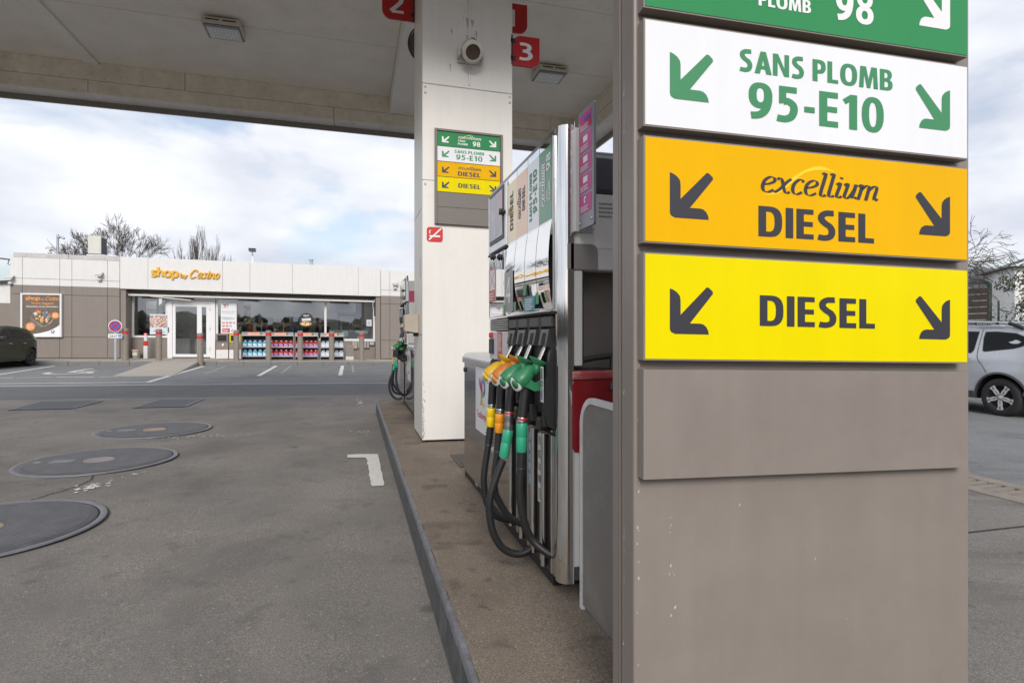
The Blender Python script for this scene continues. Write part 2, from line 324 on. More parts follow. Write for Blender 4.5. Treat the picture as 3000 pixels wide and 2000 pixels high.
def arc(cx, cy, rx, ry, a0, a1, n=10, pw=1):
    o = []
    for i in range(n + 1):
        a = R(a0 + (a1 - a0) * i / n); c, s_ = math.cos(a), math.sin(a)
        o.append((cx + rx * math.copysign(abs(c) ** pw, c), cy + ry * math.copysign(abs(s_) ** pw, s_)))
    return o
def rrect(x0, x1, y0, y1, r, which=(1, 1, 1, 1), n=5):              # bl, br, tr, tl
    o = []
    for (cx, cy, a), wq in zip(((x0 + r, y0 + r, 180), (x1 - r, y0 + r, 270), (x1 - r, y1 - r, 0), (x0 + r, y1 - r, 90)), which):
        if wq: o += arc(cx, cy, r, r, a, a + 90, n)
        else: o.append((x0 if a in (180, 90) else x1, y0 if a in (180, 270) else y1))
    return o
# ------------------------------------------------------------------ lettering
def strk(pts, wd, smooth=True, k=8, nib=None):
    P = cat_rom([(p[0], p[1], 0) for p in pts], k) if smooth and len(pts) > 2 else [Vector((p[0], p[1], 0)) for p in pts]
    L = []; Q = []
    for i, p in enumerate(P):
        t = (P[min(i + 1, len(P) - 1)] - P[max(i - 1, 0)]).normalized(); n = Vector((-t.y, t.x, 0))
        h = wd / 2
        if nib: 
            nv = Vector((math.cos(R(nib)), math.sin(R(nib)), 0)); h = max(.27 * wd, abs(nv.dot(n)) * wd) / 2 * 1.15
        L.append((p.x + n.x * h, p.y + n.y * h)); Q.append((p.x - n.x * h, p.y - n.y * h))
    return L + Q[::-1]
def ring_o(cx, cy, rx, ry, wx, wy, pw=.8):
    return (arc(cx, cy, rx, ry, 0, 345, 23, pw), [arc(cx, cy, rx - wx, ry - wy, 0, 345, 23, pw)])
def rect(x0, y0, x1, y1): return ([(x0, y0), (x1, y0), (x1, y1), (x0, y1)], [])
W_, H_ = .205, .17
def dshape(wd, y0, y1, st=W_, hb=H_):
    rx = wd - .28; my = (y0 + y1) / 2; hy = (y1 - y0) / 2
    return ([(0, y0), (.28, y0)] + arc(.28, my, rx, hy, -85, 85, 12, .75) + [(.28, y1), (0, y1)],
            [[(st, y0 + hb), (.27, y0 + hb)] + arc(.27, my, rx + .01 - st, hy - hb, -80, 80, 10, .75) + [(.27, y1 - hb), (st, y1 - hb)]])
BOLD = {
 'D': (.66, [dshape(.64, 0, 1)]),
 'I': (.26, [rect(0.02, 0, .225, 1)]),
 'E': (.52, [([(0, 0), (.48, 0), (.48, H_), (W_, H_), (W_, .42), (.455, .42), (.455, .585), (W_, .585), (W_, 1 - H_), (.475, 1 - H_), (.475, 1), (0, 1)], [])]),
 'L': (.49, [([(0, 0), (.46, 0), (.46, H_), (W_, H_), (W_, 1), (0, 1)], [])]),
 'S': (.55, [(strk([(.47, .93), (.38, .925), (.25, .915), (.135, .83), (.13, .69), (.23, .57), (.36, .47), (.42, .32), (.38, .15), (.25, .085), (.13, .085), (.03, .105)], .19), [])]),
 'A': (.68, [([(0, 0), (.21, 0), (.258, .21), (.42, .21), (.468, 0), (.685, 0), (.45, 1), (.235, 1)], [[(.29, .36), (.39, .36), (.34, .66)]])]),
 'N': (.70, [([(0, 0), (.19, 0), (.19, .66), (.46, 0), (.66, 0), (.66, 1), (.47, 1), (.47, .36), (.21, 1), (0, 1)], [])]),
 'P': (.57, [([(0, 0), (W_, 0), (W_, .37), (.27, .37)] + arc(.27, .685, .28, .315, -85, 85, 10, .8) + [(.27, 1), (0, 1)], [[(W_, .53), (.25, .53)] + arc(.25, .69, .11, .155, -80, 80, 8, .8) + [(.25, .845), (W_, .845)]])]),
 'O': (.76, [ring_o(.365, .5, .365, .515, .215, .17)]),
 'M': (.86, [([(0, 0), (.19, 0), (.215, .66), (.345, 0), (.485, 0), (.615, .66), (.64, 0), (.83, 0), (.775, 1), (.53, 1), (.415, .40), (.30, 1), (.055, 1)], [])]),
 'B': (.60, [([(0, 0), (.30, 0)] + arc(.28, .27, .29, .27, -80, 60, 8, .8) + [(.45, .53)] + arc(.27, .75, .265, .25, -50, 85, 8, .8) + [(.27, 1), (0, 1)],
              [[(W_, .15), (.27, .15)] + arc(.27, .285, .1, .135, -80, 80, 8, .8) + [(.27, .42), (W_, .42)], [(W_, .585), (.25, .585)] + arc(.25, .72, .095, .13, -80, 80, 8, .8) + [(.25, .85), (W_, .85)]])]),
 '9': (.60, [(arc(.285, .655, .285, .36, 0, 345, 23, .85), [arc(.28, .665, .09, .20, 0, 345, 23, .85)]), (strk([(.47, .72), (.465, .50), (.40, .27), (.26, .125), (.06, .085)], .19), [])]),
 '5': (.58, [(strk([(.18, .57), (.30, .585), (.42, .49), (.44, .34), (.38, .17), (.25, .09), (.12, .085), (.03, .10)], .19), []), ([(.075, .50), (.25, .53), (.25, .83), (.51, .83), (.51, 1), (.075, 1)], [])]),
 '-': (.38, [rect(.06, .34, .32, .50)]),
 '1': (.46, [([(.19, 0), (.395, 0), (.395, 1), (.22, 1), (.02, .84), (.10, .71), (.19, .78)], [])]),
 '0': (.61, [ring_o(.29, .5, .29, .515, .19, .155, .85)]),
 '8': (.61, [(arc(.29, .27, .29, .285, 0, 345, 23, .9), [arc(.29, .275, .1, .13, 0, 345, 23, .9)]), (arc(.29, .75, .26, .265, 0, 345, 23, .9), [arc(.29, .755, .09, .12, 0, 345, 23, .9)])]),
 '2': (.58, [(strk([(.05, .88), (.17, .93), (.33, .91), (.42, .80), (.40, .64), (.27, .43), (.10, .20), (.04, .085)], .17), []), rect(.05, 0, .52, .16)]),
 '3': (.56, [(strk([(.05, .91), (.2, .925), (.35, .88), (.40, .74), (.33, .58), (.16, .525)], .165), []), (strk([(.16, .525), (.35, .49), (.44, .31), (.37, .13), (.2, .075), (.03, .10)], .165), [])]),
 '4': (.62, [([(.36, 0), (.50, 0), (.50, .24), (.60, .24), (.60, .37), (.50, .37), (.50, 1), (.34, 1), (.02, .38), (.02, .24), (.36, .24)], [[(.15, .37), (.36, .37), (.36, .77)]])]),
 '7': (.54, [([(.04, 1), (.04, .84), (.32, .84), (.10, 0), (.30, 0), (.51, .86), (.51, 1)], [])]),
 ' ': (.27, []),
}
def sk(*strokes): return strokes
NIB = {   # pen strokes of the italic calligraphic word, x-height about .62
 'e': (.46, sk([(.07, .30), (.26, .36), (.40, .47), (.37, .60), (.25, .62), (.11, .48), (.06, .24), (.12, .05), (.25, .02), (.40, .12)])),
 'x': (.46, sk([(.02, .55), (.10, .61), (.17, .52), (.27, .14), (.34, .03), (.44, .08)], [(.44, .61), (.30, .44), (.14, .18), (-.02, .02)])),
 'c': (.40, sk([(.37, .52), (.32, .61), (.22, .60), (.10, .45), (.06, .24), (.11, .06), (.22, .02), (.36, .12)])),
 'l': (.26, sk([(.06, .93), (.17, .96), (.15, .7), (.09, .2), (.11, .04), (.20, .04), (.24, .09)])),
 'i': (.26, sk([(.04, .55), (.15, .62), (.13, .4), (.08, .14), (.11, .03), (.19, .04), (.23, .09)], [(.16, .80), (.185, .86)])),
 'u': (.48, sk([(.03, .55), (.14, .62), (.11, .35), (.07, .12), (.13, .02), (.24, .10), (.37, .42), (.39, .60)], [(.41, .62), (.37, .35), (.33, .12), (.37, .03), (.46, .09)])),
 'm': (.70, sk([(.02, .54), (.12, .62), (.10, .35), (.05, .0)], [(.09, .36), (.20, .55), (.31, .61), (.36, .52), (.30, .0)], [(.35, .40), (.47, .56), (.57, .61), (.62, .52), (.57, .14), (.60, .03), (.69, .09)])),
 'a': (.52, sk([(.40, .55), (.28, .62), (.12, .48), (.06, .22), (.12, .04), (.24, .08), (.38, .34)], [(.44, .62), (.38, .35), (.35, .12), (.40, .03), (.50, .10)])),
 's': (.38, sk([(.34, .55), (.24, .61), (.13, .52), (.20, .34), (.28, .20), (.22, .04), (.09, .02), (-.01, .09)])),
 'n': (.50, sk([(.02, .54), (.12, .62), (.10, .35), (.05, .0)], [(.09, .34), (.22, .55), (.35, .61), (.40, .50), (.35, .14), (.38, .03), (.48, .09)])),
 'o': (.48, sk([(.26, .62), (.12, .50), (.06, .24), (.12, .04), (.24, .02), (.38, .16), (.42, .42), (.36, .58), (.26, .62)])),
 'C': (.72, sk([(.62, .74), (.60, .90), (.46, .97), (.26, .82), (.10, .50), (.07, .22), (.16, .03), (.34, .0), (.58, .16)])),
 'h': (.56, sk([(.08, 1.0), (.08, .02)], [(.08, .36), (.18, .56), (.33, .60), (.44, .46), (.44, .02)])),
 'p': (.60, sk([(.08, .60), (.08, -.32)], [(.08, .36), (.16, .56), (.32, .60), (.48, .45), (.48, .17), (.32, .02), (.16, .06), (.08, .22)])),
 'b': (.54, sk([(.08, 1.0), (.08, .02)], [(.08, .36), (.16, .56), (.32, .60), (.46, .45), (.46, .17), (.32, .02), (.16, .06), (.08, .22)])),
 'y': (.48, sk([(.03, .60), (.22, .06)], [(.42, .60), (.22, .06), (.12, -.20), (.0, -.26)])),
}
RND = dict(NIB)
RND['s'] = (.48, sk([(.40, .53), (.24, .60), (.09, .52), (.12, .36), (.30, .28), (.40, .16), (.30, .03), (.16, .01), (.04, .08)]))
RND['o'] = (.62, sk([(.30, .60), (.12, .50), (.06, .30), (.12, .09), (.30, .01), (.48, .09), (.54, .30), (.48, .50), (.30, .60)]))
def word(text, font='bold', wd=.13, nib=None, shear=0, gap=.055):
    x = 0; out_ = []
    for i, ch in enumerate(text):
        if font == 'bold':
            adv, gl = BOLD[ch]; g = [([(x + p[0] + shear * p[1], p[1]) for p in a], [[(x + p[0] + shear * p[1], p[1]) for p in h] for h in hs]) for a, hs in gl]
            x += adv + (gap if ch != ' ' else 0)
        else:
            adv, gl = (RND if font == 'round' else NIB)[ch] if ch != ' ' else (.3, ())
            g = []
            for a in gl:                                            # long strokes are cut into short pieces so loops fill cleanly
                o_ = strk(a, wd, True, 7, nib); k_ = len(o_) // 2; l_, r_ = o_[:k_], o_[k_:][::-1]
                for i_ in range(0, k_ - 1, 6):
                    j_ = min(i_ + 7, k_); g.append(([(x + p[0] + shear * p[1], p[1]) for p in l_[i_:j_] + r_[i_:j_][::-1]], []))
            x += adv
        out_.append(g)
    return out_, x - gap
def put_word(mb, text, o, u, v, x0, x1, z0, h, font='bold', eps=.0008, ext=0, mi=0, **kw):
    """lettering: from x0 to x1 along u, baseline z0, cap height h along v"""
    g, wd = word(text, font, **kw); u = Vector(u); v = Vector(v); nn = u.cross(v).normalized(); o = Vector(o); sx = (x1 - x0) / wd; k = 0
    for ch in g:
        for a, hs in ch:
            k += 1; f = lambda L: [(x0 + p[0] * sx, z0 + p[1] * h) for p in L]
            oo = o + nn * (eps + .00022 * (k % 3) * (1 + ext * 60))
            if ext: mb.prism(f(a), oo + nn * ext, u, v, ext, mi, [f(q) for q in hs])
            else: mb.poly(f(a), oo, u, v, mi, [f(q) for q in hs])
    return mb
TXT = {}
def gill(text, bold=0, shear=0):
    key = (text, bold, shear)
    if key not in TXT:
        c = bpy.data.curves.new('t', 'FONT'); c.body = text; c.offset = bold; c.shear = shear; c.resolution_u = 3; c.fill_mode = 'FRONT' if hasattr(c, 'fill_mode') else c.fill_mode
        o = bpy.data.objects.new('t', c); COL.objects.link(o); me = o.to_mesh()
        vs = [tuple(v.co) for v in me.vertices]; fs = [tuple(p.vertices) for p in me.polygons]
        o.to_mesh_clear(); bpy.data.objects.remove(o); bpy.data.curves.remove(c); TXT[key] = (vs, fs)
    return TXT[key]
def put_text(mb, text, o, u, v, x0, x1, z0, h, eps=.001, mi=0, bold=.006, shear=0):
    vs, fs = gill(text, bold, shear)
    if not vs: return mb
    xa = min(p[0] for p in vs); xb = max(p[0] for p in vs); u = Vector(u); v = Vector(v); nn = u.cross(v).normalized(); o = Vector(o) + nn * eps
    sx = (x1 - x0) / (xb - xa); sy = h / .68
    q = [o + u * (x0 + (p[0] - xa) * sx) + v * (z0 + p[1] * sy) for p in vs]
    return mb.add(q, fs, mi)
def bars(mb, o, u, v, x0, x1, z0, z1, n, eps=.001, mi=0, ratio=.45):   # rows of print too small to read
    h = (z1 - z0) / n; u = Vector(u); v = Vector(v); nn = u.cross(v).normalized(); o = Vector(o) + nn * eps; q = random.Random(int(abs(x0) * 977 + n))
    for i in range(n):
        x = x0; zb = z0 + i * h; end = x1 - q.uniform(0, .25) * (x1 - x0)
        while x < end:
            wv = min(q.uniform(.06, .2) * (x1 - x0), end - x); mb.poly([(x, zb), (x + wv, zb), (x + wv, zb + h * ratio), (x, zb + h * ratio)], o, u, v, mi); x += wv + .025 * (x1 - x0)
    return mb
ARROW = ([(.07, .02), (.12, 0), (.90, 0), (.885, .08), (.84, .16), (.77, .21), (.70, .225), (.46, .225), (1.0, .86), (.99, .91), (.90, .985), (.85, .99), (.245, .40), (.245, .70), (.23, .79), (.17, .86), (.09, .91), (0, .94), (0, .10), (.02, .05)])
def put_arrow(mb, o, u, v, x0, x1, z0, z1, flip=False, eps=.0008, mi=0):
    P = [((x1 - p[0] * (x1 - x0)) if flip else (x0 + p[0] * (x1 - x0)), z0 + p[1] * (z1 - z0)) for p in ARROW]
    if flip: P = P[::-1]
    return mb.poly(P, Vector(o) + Vector(u).cross(Vector(v)).normalized() * eps, u, v, mi)
def disc(mb, cx, cz, r, o, u, v, eps=.001, mi=0, n=28, r2=None, holes=()):
    return mb.poly(arc(cx, cz, r, r2 or r, 0, 360 - 360 / n, n - 1), Vector(o) + Vector(u).cross(Vector(v)).normalized() * eps, u, v, mi, holes)

# ================================================================== GROUND
def sheet(name, pts, z, m, holes=()):
    mb = MB(); 
    mb.poly(pts, (0, 0, z), (1, 0, 0), (0, 1, 0), 0, holes); return top(name, mb, m, kind='structure')
mb = MB(); xs = [-420, -45, 45, 420]
for i in range(3): mb.quad((xs[i], -420, -.012), (xs[i + 1], -420, -.012), (xs[i + 1], 420, -.012), (xs[i], 420, -.012))
top('ground', mb, g_asph, kind='structure')
sheet('forecourt', [(-30, -14), (5.22, -14), (5.22, 13), (-30, 13)], -.004, f_asph)
sheet('side_yard', [(1.86, -12), (5.215, -12), (5.215, 12.9), (1.86, 12.9)], .0, s_asph)
sheet('road', [(-44, 13), (5.22, 13), (5.22, 16.08), (-44, 16.08)], -.004, r_asph)
sheet('side_road', [(5.83, -40), (15, -40), (15, 44), (5.83, 44)], -.004, k_asph)
sheet('parking_area', [(-44, 16.08), (5.22, 16.08), (5.22, 25.7), (-44, 25.7)], -.004, k_asph)
mb = MB(); mb.box(-44, 5.2, 16.06, 16.2, -.02, .002); top('gutter_strip', mb, gutter_m, kind='structure')
# drain channel along the right edge of the forecourt: concrete edging pieces with slotted gratings
mb = MB(); mb.box(5.22, 5.83, -12, 24, -.05, -.028); dr = top('drain_channel', mb, dark_gap, kind='structure')
pb = MB(); pb.box(-.30, -.15, -.49, .49, -.04, .012, .006); pb.box(.15, .30, -.49, .49, -.04, .012, .006)
for i in range(9): pb.box(-.15, .15, -.475 + i * .11, -.415 + i * .11, -.04, .006)
pm = mesh('drain_grating', pb, mat('drain_concrete', (.235, .205, .175, 1), .85, var=.25, vs_=6, bump=.2, bs=90))
for i in range(16): inst(pm, 'drain_grating', dr, (5.525, -1.5 + i, 0))
# parking lines
def stripe(mb, a, b, wd, rag=0, z=.003):
    a = Vector((a[0], a[1], 0)); b = Vector((b[0], b[1], 0)); t = (b - a).normalized(); n = Vector((-t.y, t.x, 0)); k = max(2, int((b - a).length / .12)) if rag else 1
    L = []; Q = []
    for i in range(k + 1):
        p = a + (b - a) * i / k; j = lambda: 1 + rnd.uniform(-rag, rag)
        L.append(p + n * wd / 2 * j()); Q.append(p - n * wd / 2 * j())
    vs = [(p.x, p.y, z) for p in Q] + [(p.x, p.y, z) for p in L]
    mb.add(vs, [(i, i + 1, k + 2 + i, k + 1 + i) for i in range(k)])
def marking(segs, m, rag=.1, name='parking_line'):
    mb = MB()
    for a, b, wd in segs: stripe(mb, a, b, wd, rag)
    return top(name, mb, m, kind='structure')
marking([((-18, 16.55), (-5.15, 16.98), .13)], line_white)
marking([((-5.14, 16.93), (-5.60, 24.9), .13)], line_white)
marking([((-9.6, 17.6), (-10.70, 25.3), .12)], line_white)
marking([((-2.80, 19.2), (-3.0, 25.15), .13)], line_white)
marking([((-.40, 19.3), (-.43, 25.2), .13)], line_white)
marking([((-4.5, 20.1), (-4.85, 25.2), .09)], line_worn); marking([((-2.28, 20.4), (-2.45, 25.1), .09)], line_worn); marking([((.0, 20.7), (-.03, 25.3), .09)], line_worn)
marking([((-14, 18.85), (-11.3, 18.9), .11), ((-11.0, 18.9), (-9.0, 18.95), .13), ((-8.9, 18.95), (-8.1, 19), .07), ((-8.0, 19), (-7.1, 19.05), .15), ((-7.0, 19.05), (-6.55, 19.1), .09)], line_white)
mb = MB()   # wheelchair symbol painted on the reserved bay
for pts in ([(-9.1, 21.3), (-9.0, 20.7), (-8.6, 20.45), (-8.2, 20.7), (-8.1, 21.2)], [(-8.75, 22.7), (-8.7, 21.9), (-8.6, 21.3)], [(-8.6, 21.35), (-8.1, 21.4), (-7.9, 20.8)], [(-8.7, 22.0), (-8.15, 22.05)]):
    Pq = strk(pts, .17); mb.poly([(p[0], p[1]) for p in Pq], (0, 0, .003), (1, 0, 0), (0, 1, 0))
mb.poly(arc(-8.8, 23.15, .17, .17, 0, 340, 17), (0, 0, .003), (1, 0, 0), (0, 1, 0)); top('wheelchair_marking', mb, line_white, kind='structure')
# corner mark and paint scraps on the forecourt
q = random.Random(3)
Lm = [(-.06, 6.53), (.10, 6.525), (.262, 6.49)] + [(.262 + q.uniform(-.005, .003), 6.49 - i * .115) for i in range(1, 12)] + [(.252, 5.12), (.205, 5.125), (.16, 5.12)] + [(.148 - .0008 * i + q.uniform(-.009, .007), 5.2 + i * .085) for i in range(13)] + [(.125, 6.33), (.03, 6.35), (-.06, 6.37)]
mb = MB(); mb.poly(Lm, (0, 0, .003), (1, 0, 0), (0, 1, 0)); top('corner_marking', mb, mat('fresh_road_paint', (.62, .61, .57, 1), .7, var=.12, vs_=20, dirt=(.2, .19, .18, 1), dirt_amt=.35, dirt_scale=14), kind='structure')
def scraps(cx, cy, sx, sy, ang, n, seed, sz=.03):
    q = random.Random(seed); mb = MB(); c, s_ = math.cos(ang), math.sin(ang)
    for i in range(n):
        a, b = q.gauss(0, sx), q.gauss(0, sy); x = cx + a * c - b * s_; y = cy + a * s_ + b * c; r = sz * .5 * q.uniform(.3, 1.2); k = q.randint(5, 8)
        mb.poly([(x + r * q.uniform(.5, 1.5) * math.cos(6.283 * j / k), y + r * q.uniform(.5, 1.6) * math.sin(6.283 * j / k)) for j in range(k)], (0, 0, .002 + .0004 * (i % 4)), (1, 0, 0), (0, 1, 0))
    return top('paint_trace', mb, line_white, kind='structure')
scraps(-2.12, 5.62, .05, .08, -.35, 26, 1, .04); scraps(-1.98, 5.95, .03, .10, -.4, 9, 2, .03); scraps(.12, 8.0, .07, .09, 0, 18, 3, .03); scraps(-2.05, 8.05, .30, .05, .05, 46, 4, .03); scraps(-2.35, 8.25, .1, .06, .1, 20, 6, .03)
scraps(.11, 11.6, .03, .35, 0, 30, 5, .045); scraps(-1.85, 6.65, .05, .03, .6, 12, 9, .02)
mb = MB(); pts = cat_rom([(-2.42, 5.15, 0), (-2.36, 5.35, 0), (-2.26, 5.6, 0), (-2.22, 5.85, 0), (-2.27, 6.05, 0)], 6)
for a, b in zip(pts[:-1], pts[1:]): stripe(mb, (a.x, a.y), (b.x + .012 * rnd.uniform(-1, 1), b.y), .010, 0, .0015)
top('asphalt_crack', mb, dark_gap, kind='structure')
for ctrl in ([(-3.4, 5.95), (-2.9, 5.9), (-2.5, 6.02)],):
    mb = MB(); pts = cat_rom([(a, b, 0) for a, b in ctrl], 9)
    for a, b in zip(pts[:-1], pts[1:]): stripe(mb, (a.x, a.y), (b.x, b.y + .006 * rnd.uniform(-1, 1)), .006, 0, .0012)
    top('asphalt_crack', mb, dark_gap, kind='structure')
mb = MB(); pts = [(2.0, 3.02), (2.6, 3.0), (3.2, 3.03), (4.0, 3.0), (5.2, 3.02)]
for a, b in zip(pts[:-1], pts[1:]): stripe(mb, a, b, .02, 0, .004)
top('asphalt_crack', mb, dark_gap, kind='structure')

# ================================================================== PUMP ISLAND
ix0, ix1, iy0, iy1 = .375, 1.86, .25, 10.1
isl = MB(); prof = rrect(ix0 + .014, ix1 - .014, iy0 - .01, iy1 + .01, .23)
isl.prism(prof, (0, 0, .2), (1, 0, 0), (0, 1, 0), .2)
island = top('pump_island', isl, concrete, kind='structure')
kb = MB()   # kerb face with a worn rounded arris
loop = rrect(ix0 - .012, ix1 + .012, iy0 - .03, iy1 + .03, .25, n=8); k = len(loop); cx, cy = (ix0 + ix1) / 2, (iy0 + iy1) / 2
def inset(p, d):
    x, y = p; return (x + (d if x < cx else -d) * (1 if abs(x - cx) > .45 else abs(x - cx) / .45), y + (d if y < cy else -d) * (1 if abs(y - cy) > 4.6 else 0))
big = []
for p0, p1 in zip(loop, loop[1:] + loop[:1]):
    n = max(1, int((Vector(p1) - Vector(p0)).length / .05)); big += [(p0[0] + (p1[0] - p0[0]) * i / n, p0[1] + (p1[1] - p0[1]) * i / n) for i in range(n)]
k = len(big); rows = []
for off, z in ((0, 0), (.004, .165)): rows.append([inset(p, off) + (z,) for p in big])
vs = [v for r_ in rows for v in r_]; kb.add(vs, [(j, (j + 1) % k, k + (j + 1) % k, k + j) for j in range(k)])
part('kerb_face', MB().add([(v[0], v[1], v[2] + gz(v[0])) for v in kb.v], kb.f), kerb_dark, island)
ke = MB(); rows = []; q = random.Random(5); jit = [q.uniform(-1, 1) for _ in big]; jit = [(jit[i - 2] + jit[i - 1] + jit[i]) / 2 for i in range(k)]
for off, z, a in ((.003, .164, .001), (.004, .192, .001), (.011, .2018, .001), (.026, .2022, .005)): rows.append([inset(p, off + a * jit[i]) + (z + .001 * jit[i],) for i, p in enumerate(big)])
ke.add([(v[0], v[1], v[2] + gz(v[0])) for r_ in rows for v in r_], [(r_ * k + j, r_ * k + (j + 1) % k, (r_ + 1) * k + (j + 1) % k, (r_ + 1) * k + j) for r_ in range(3) for j in range(k)], 0, True)
part('kerb_edge', ke, kerb_edge_m, island)
mb = MB(); mb.box(.44, 1.80, 7.38, 7.39, .2, .2012); wpart('joint', mb, dark_gap, island)
mb = MB(); mb.box(.86, 1.42, 4.80, 5.32, .2, .207, .004); mb.box(.90, 1.38, 4.84, 5.28, .207, .2085); top('cover_plate', mb, mat('rust_plate', (.085, .07, .06, 1), .6, .4, var=.3, vs_=12), 'dark steel cover plate let into the island between column and pump', 'cover plate')

# ================================================================== MANHOLES AND STEEL PLATES
def manhole(x, y, r, label, capcol, detail=1):
    t = thing('manhole_cover', label, 'manhole', (x, y, 0), 0, 'round tank covers in the forecourt')
    a = MB(); a.lathe([(r, -.004), (r, .004), (r * .995, .007), (r * .945, .007), (r * .94, .002)], (0, 0, 0), (0, 0, 1), 64); part('ring', a, iron_ring, t)
    a = MB(); a.lathe([(r * .922, .002), (r * .918, .006), (r * .88, .0075), (.0, .0085)], (0, 0, 0), (0, 0, 1), 64)
    cover = part('cover', a, iron, t)
    a = MB(); a.lathe([(r * 1.012, -.001), (r * 1.0, -.001)], (0, 0, 0), (0, 0, 1), 64); a.lathe([(r * .945, .0022), (r * .925, .0022)], (0, 0, 0), (0, 0, 1), 64); part('gap', a, dark_gap, t)
    a = MB(); st = .032 if detail else .055; n = int(r * .86 / st)     # raised anti-slip bars
    for i in range(-n, n + 1):
        yy = i * st; L = math.sqrt(max(0, (r * .86) ** 2 - yy * yy))
        for s0, s1 in ((-L, -.14), (.14, L)) if abs(yy) < .13 else ((-L, L),):
            if s1 - s0 > .03: a.box(s0, s1, yy - st * .22, yy + st * .22, .008, .0115)
    o = part('tread', a, tread_m, t); o['kind'] = 'stuff'; o.rotation_euler = (0, 0, .35)
    a = MB(); a.lathe([(.135, .0085), (.13, .0115), (.112, .0115), (.108, .010), (0, .0105)], (0, 0, 0), (0, 0, 1), 28); part('centre_cap', a, capcol, t)
    a = MB(); a.box(-.42, -.22, -.07, .07, .0115, .0125); part('plate', a, iron_ring, t)
    a = MB(); a.box(-.56, -.50, -.02, .02, .0115, .0125); part('lug', a, gutter_m, t)
    return t
manhole(-2.36, 4.55, .70, 'nearest round ribbed manhole cover, cut by the left picture edge', mat('ochre_cap', (.32, .25, .15, 1), .5, var=.25, vs_=12))
manhole(-2.47, 6.74, .69, 'middle round manhole cover with a pinkish centre cap', mat('pink_cap', (.27, .235, .24, 1), .6, var=.25, vs_=12))
manhole(-2.55, 8.70, .68, 'farthest round manhole cover with an orange centre cap', mat('orange_cap', (.33, .24, .17, 1), .6, var=.25, vs_=12))
def steel_plate(pts, label):
    t = thing('steel_plate', label, 'steel plate', (sum(p[0] for p in pts) / 4, sum(p[1] for p in pts) / 4, 0), 0, 'rectangular steel plates in the forecourt')
    a = MB(); a.prism(pts, (0, 0, .008), (1, 0, 0), (0, 1, 0), .01); wpart('plate', a, mat('chequer_plate', (.060, .060, .062, 1), .5, .4, var=.2, vs_=10, bump=.5, bs=55), t)
    a = MB(); P = [Vector((p[0], p[1], 0)) for p in pts]
    for i in range(4):
        s_, e = P[i], P[(i + 1) % 4]; n = (e - s_).normalized(); m_ = Vector((-n.y, n.x, 0)) * .02
        a.add([tuple(s_ + m_ + Vector((0, 0, .0095))), tuple(s_ - m_ + Vector((0, 0, .0095))), tuple(e - m_ + Vector((0, 0, .0095))), tuple(e + m_ + Vector((0, 0, .0095)))], [(0, 1, 2, 3)])
    wpart('edge_frame', a, iron_ring, t)
steel_plate([(-5.42, 11.28), (-4.55, 11.32), (-4.53, 12.52), (-5.52, 12.53)], 'left one of two dark rectangular steel plates in the forecourt')
steel_plate([(-3.63, 11.29), (-2.84, 11.33), (-2.83, 12.56), (-3.60, 12.53)], 'right one of two dark rectangular steel plates in the forecourt')

# ================================================================== CANOPY
CE, CN, ZC = 11.14, 4.2, 5.77  # near and left rims, out of view, drawn in to admit light underneath
can = thing('canopy', 'large white station canopy roof over the pump island, stained underneath', 'canopy', (-2, 6.4, 5.0))
mb = MB(); mb.box(-6.6, 4.8, 3.8, 11.5, 5.86, 6.15); wpart('roof_slab', mb, white_clad, can)
mb = MB(); mb.box(-6.3, 4.45, CN, CE, 5.84, 5.858); wpart('ceiling_void', mb, dark_gap, can)
xsx = [-6.2, -4.20, .66, 1.9, 4.38]; ysy = [CN, 5.6, 7.4, 9.2, CE]
for i in range(4):
    for j in range(4):
        mb = MB(); mb.box(xsx[i] + .004, xsx[i + 1] - .004, ysy[j] + .006, ysy[j + 1] - .006, ZC, ZC + .06); wpart('ceiling_panel', mb, ceil_paint, can)
for x in (-4.20,):
    mb = MB(); mb.box(x - .11, x + .11, CN, CE - .002, ZC - .035, ZC - .002, .004); wpart('ceiling_batten', mb, mat('batten_paint', (.90, .88, .83, 1), .45, var=.05), can)
mb = MB(); mb.box(.66, 1.66, CN + .01, CE - .004, 5.468, ZC - .004, .004); wpart('ceiling_beam', mb, mat('beam_paint', (.86, .85, .82, 1), .4, var=.04), can)
def fascia_run(a0, a1, cuts, fixed, axis, sgn):
    """stepped inner fascia: two upright bands, a soffit and a dark outer lip, in lengths"""
    cu = [a0] + cuts + [a1]
    def bx(p, q, d0, d1, z0, z1, m, nm, g=.004):
        mb = MB(); d0, d1 = fixed + sgn * d0, fixed + sgn * d1; d0, d1 = min(d0, d1), max(d0, d1)
        if axis == 'x': mb.box(p + g, q - g, d0, d1, z0, z1, .003 if g > .001 else 0)
        else: mb.box(d0, d1, p + g, q - g, z0, z1, .003 if g > .001 else 0)
        wpart(nm, mb, m, can)
    for p, q in zip(cu[:-1], cu[1:]):
        bx(p, q, .012, .06, 5.254, 5.468, fascia_in, 'inner_fascia'); bx(p, q, .062, .42, 5.262, 5.30, soffit_paint, 'soffit_panel')
        bx(p, q, .425, .45, 5.17, 6.2, white_clad, 'outer_fascia', .0003); bx(p, q, .395, .423, 5.17, 5.258, lip_grey, 'drip_lip', .0003)
    cu2 = [a0] + [c + 1.45 for c in cuts if c + 1.45 < a1] + [a1]
    for p, q in zip(cu2[:-1], cu2[1:]): bx(p, q, 0, .05, 5.472, ZC + .05, fascia_in, 'upper_fascia')
fascia_run(-6.2, 4.38, [-4.25, -.345, 2.4], CE, 'x', 1)
fascia_run(CN, CE, [6.0, 8.5], 4.38, 'y', 1); fascia_run(CN, CE, [6.0, 8.5], -6.2, 'y', -1)
fascia_run(-6.2, 4.38, [-4.25, -.345, 2.4], CN, 'x', -1)
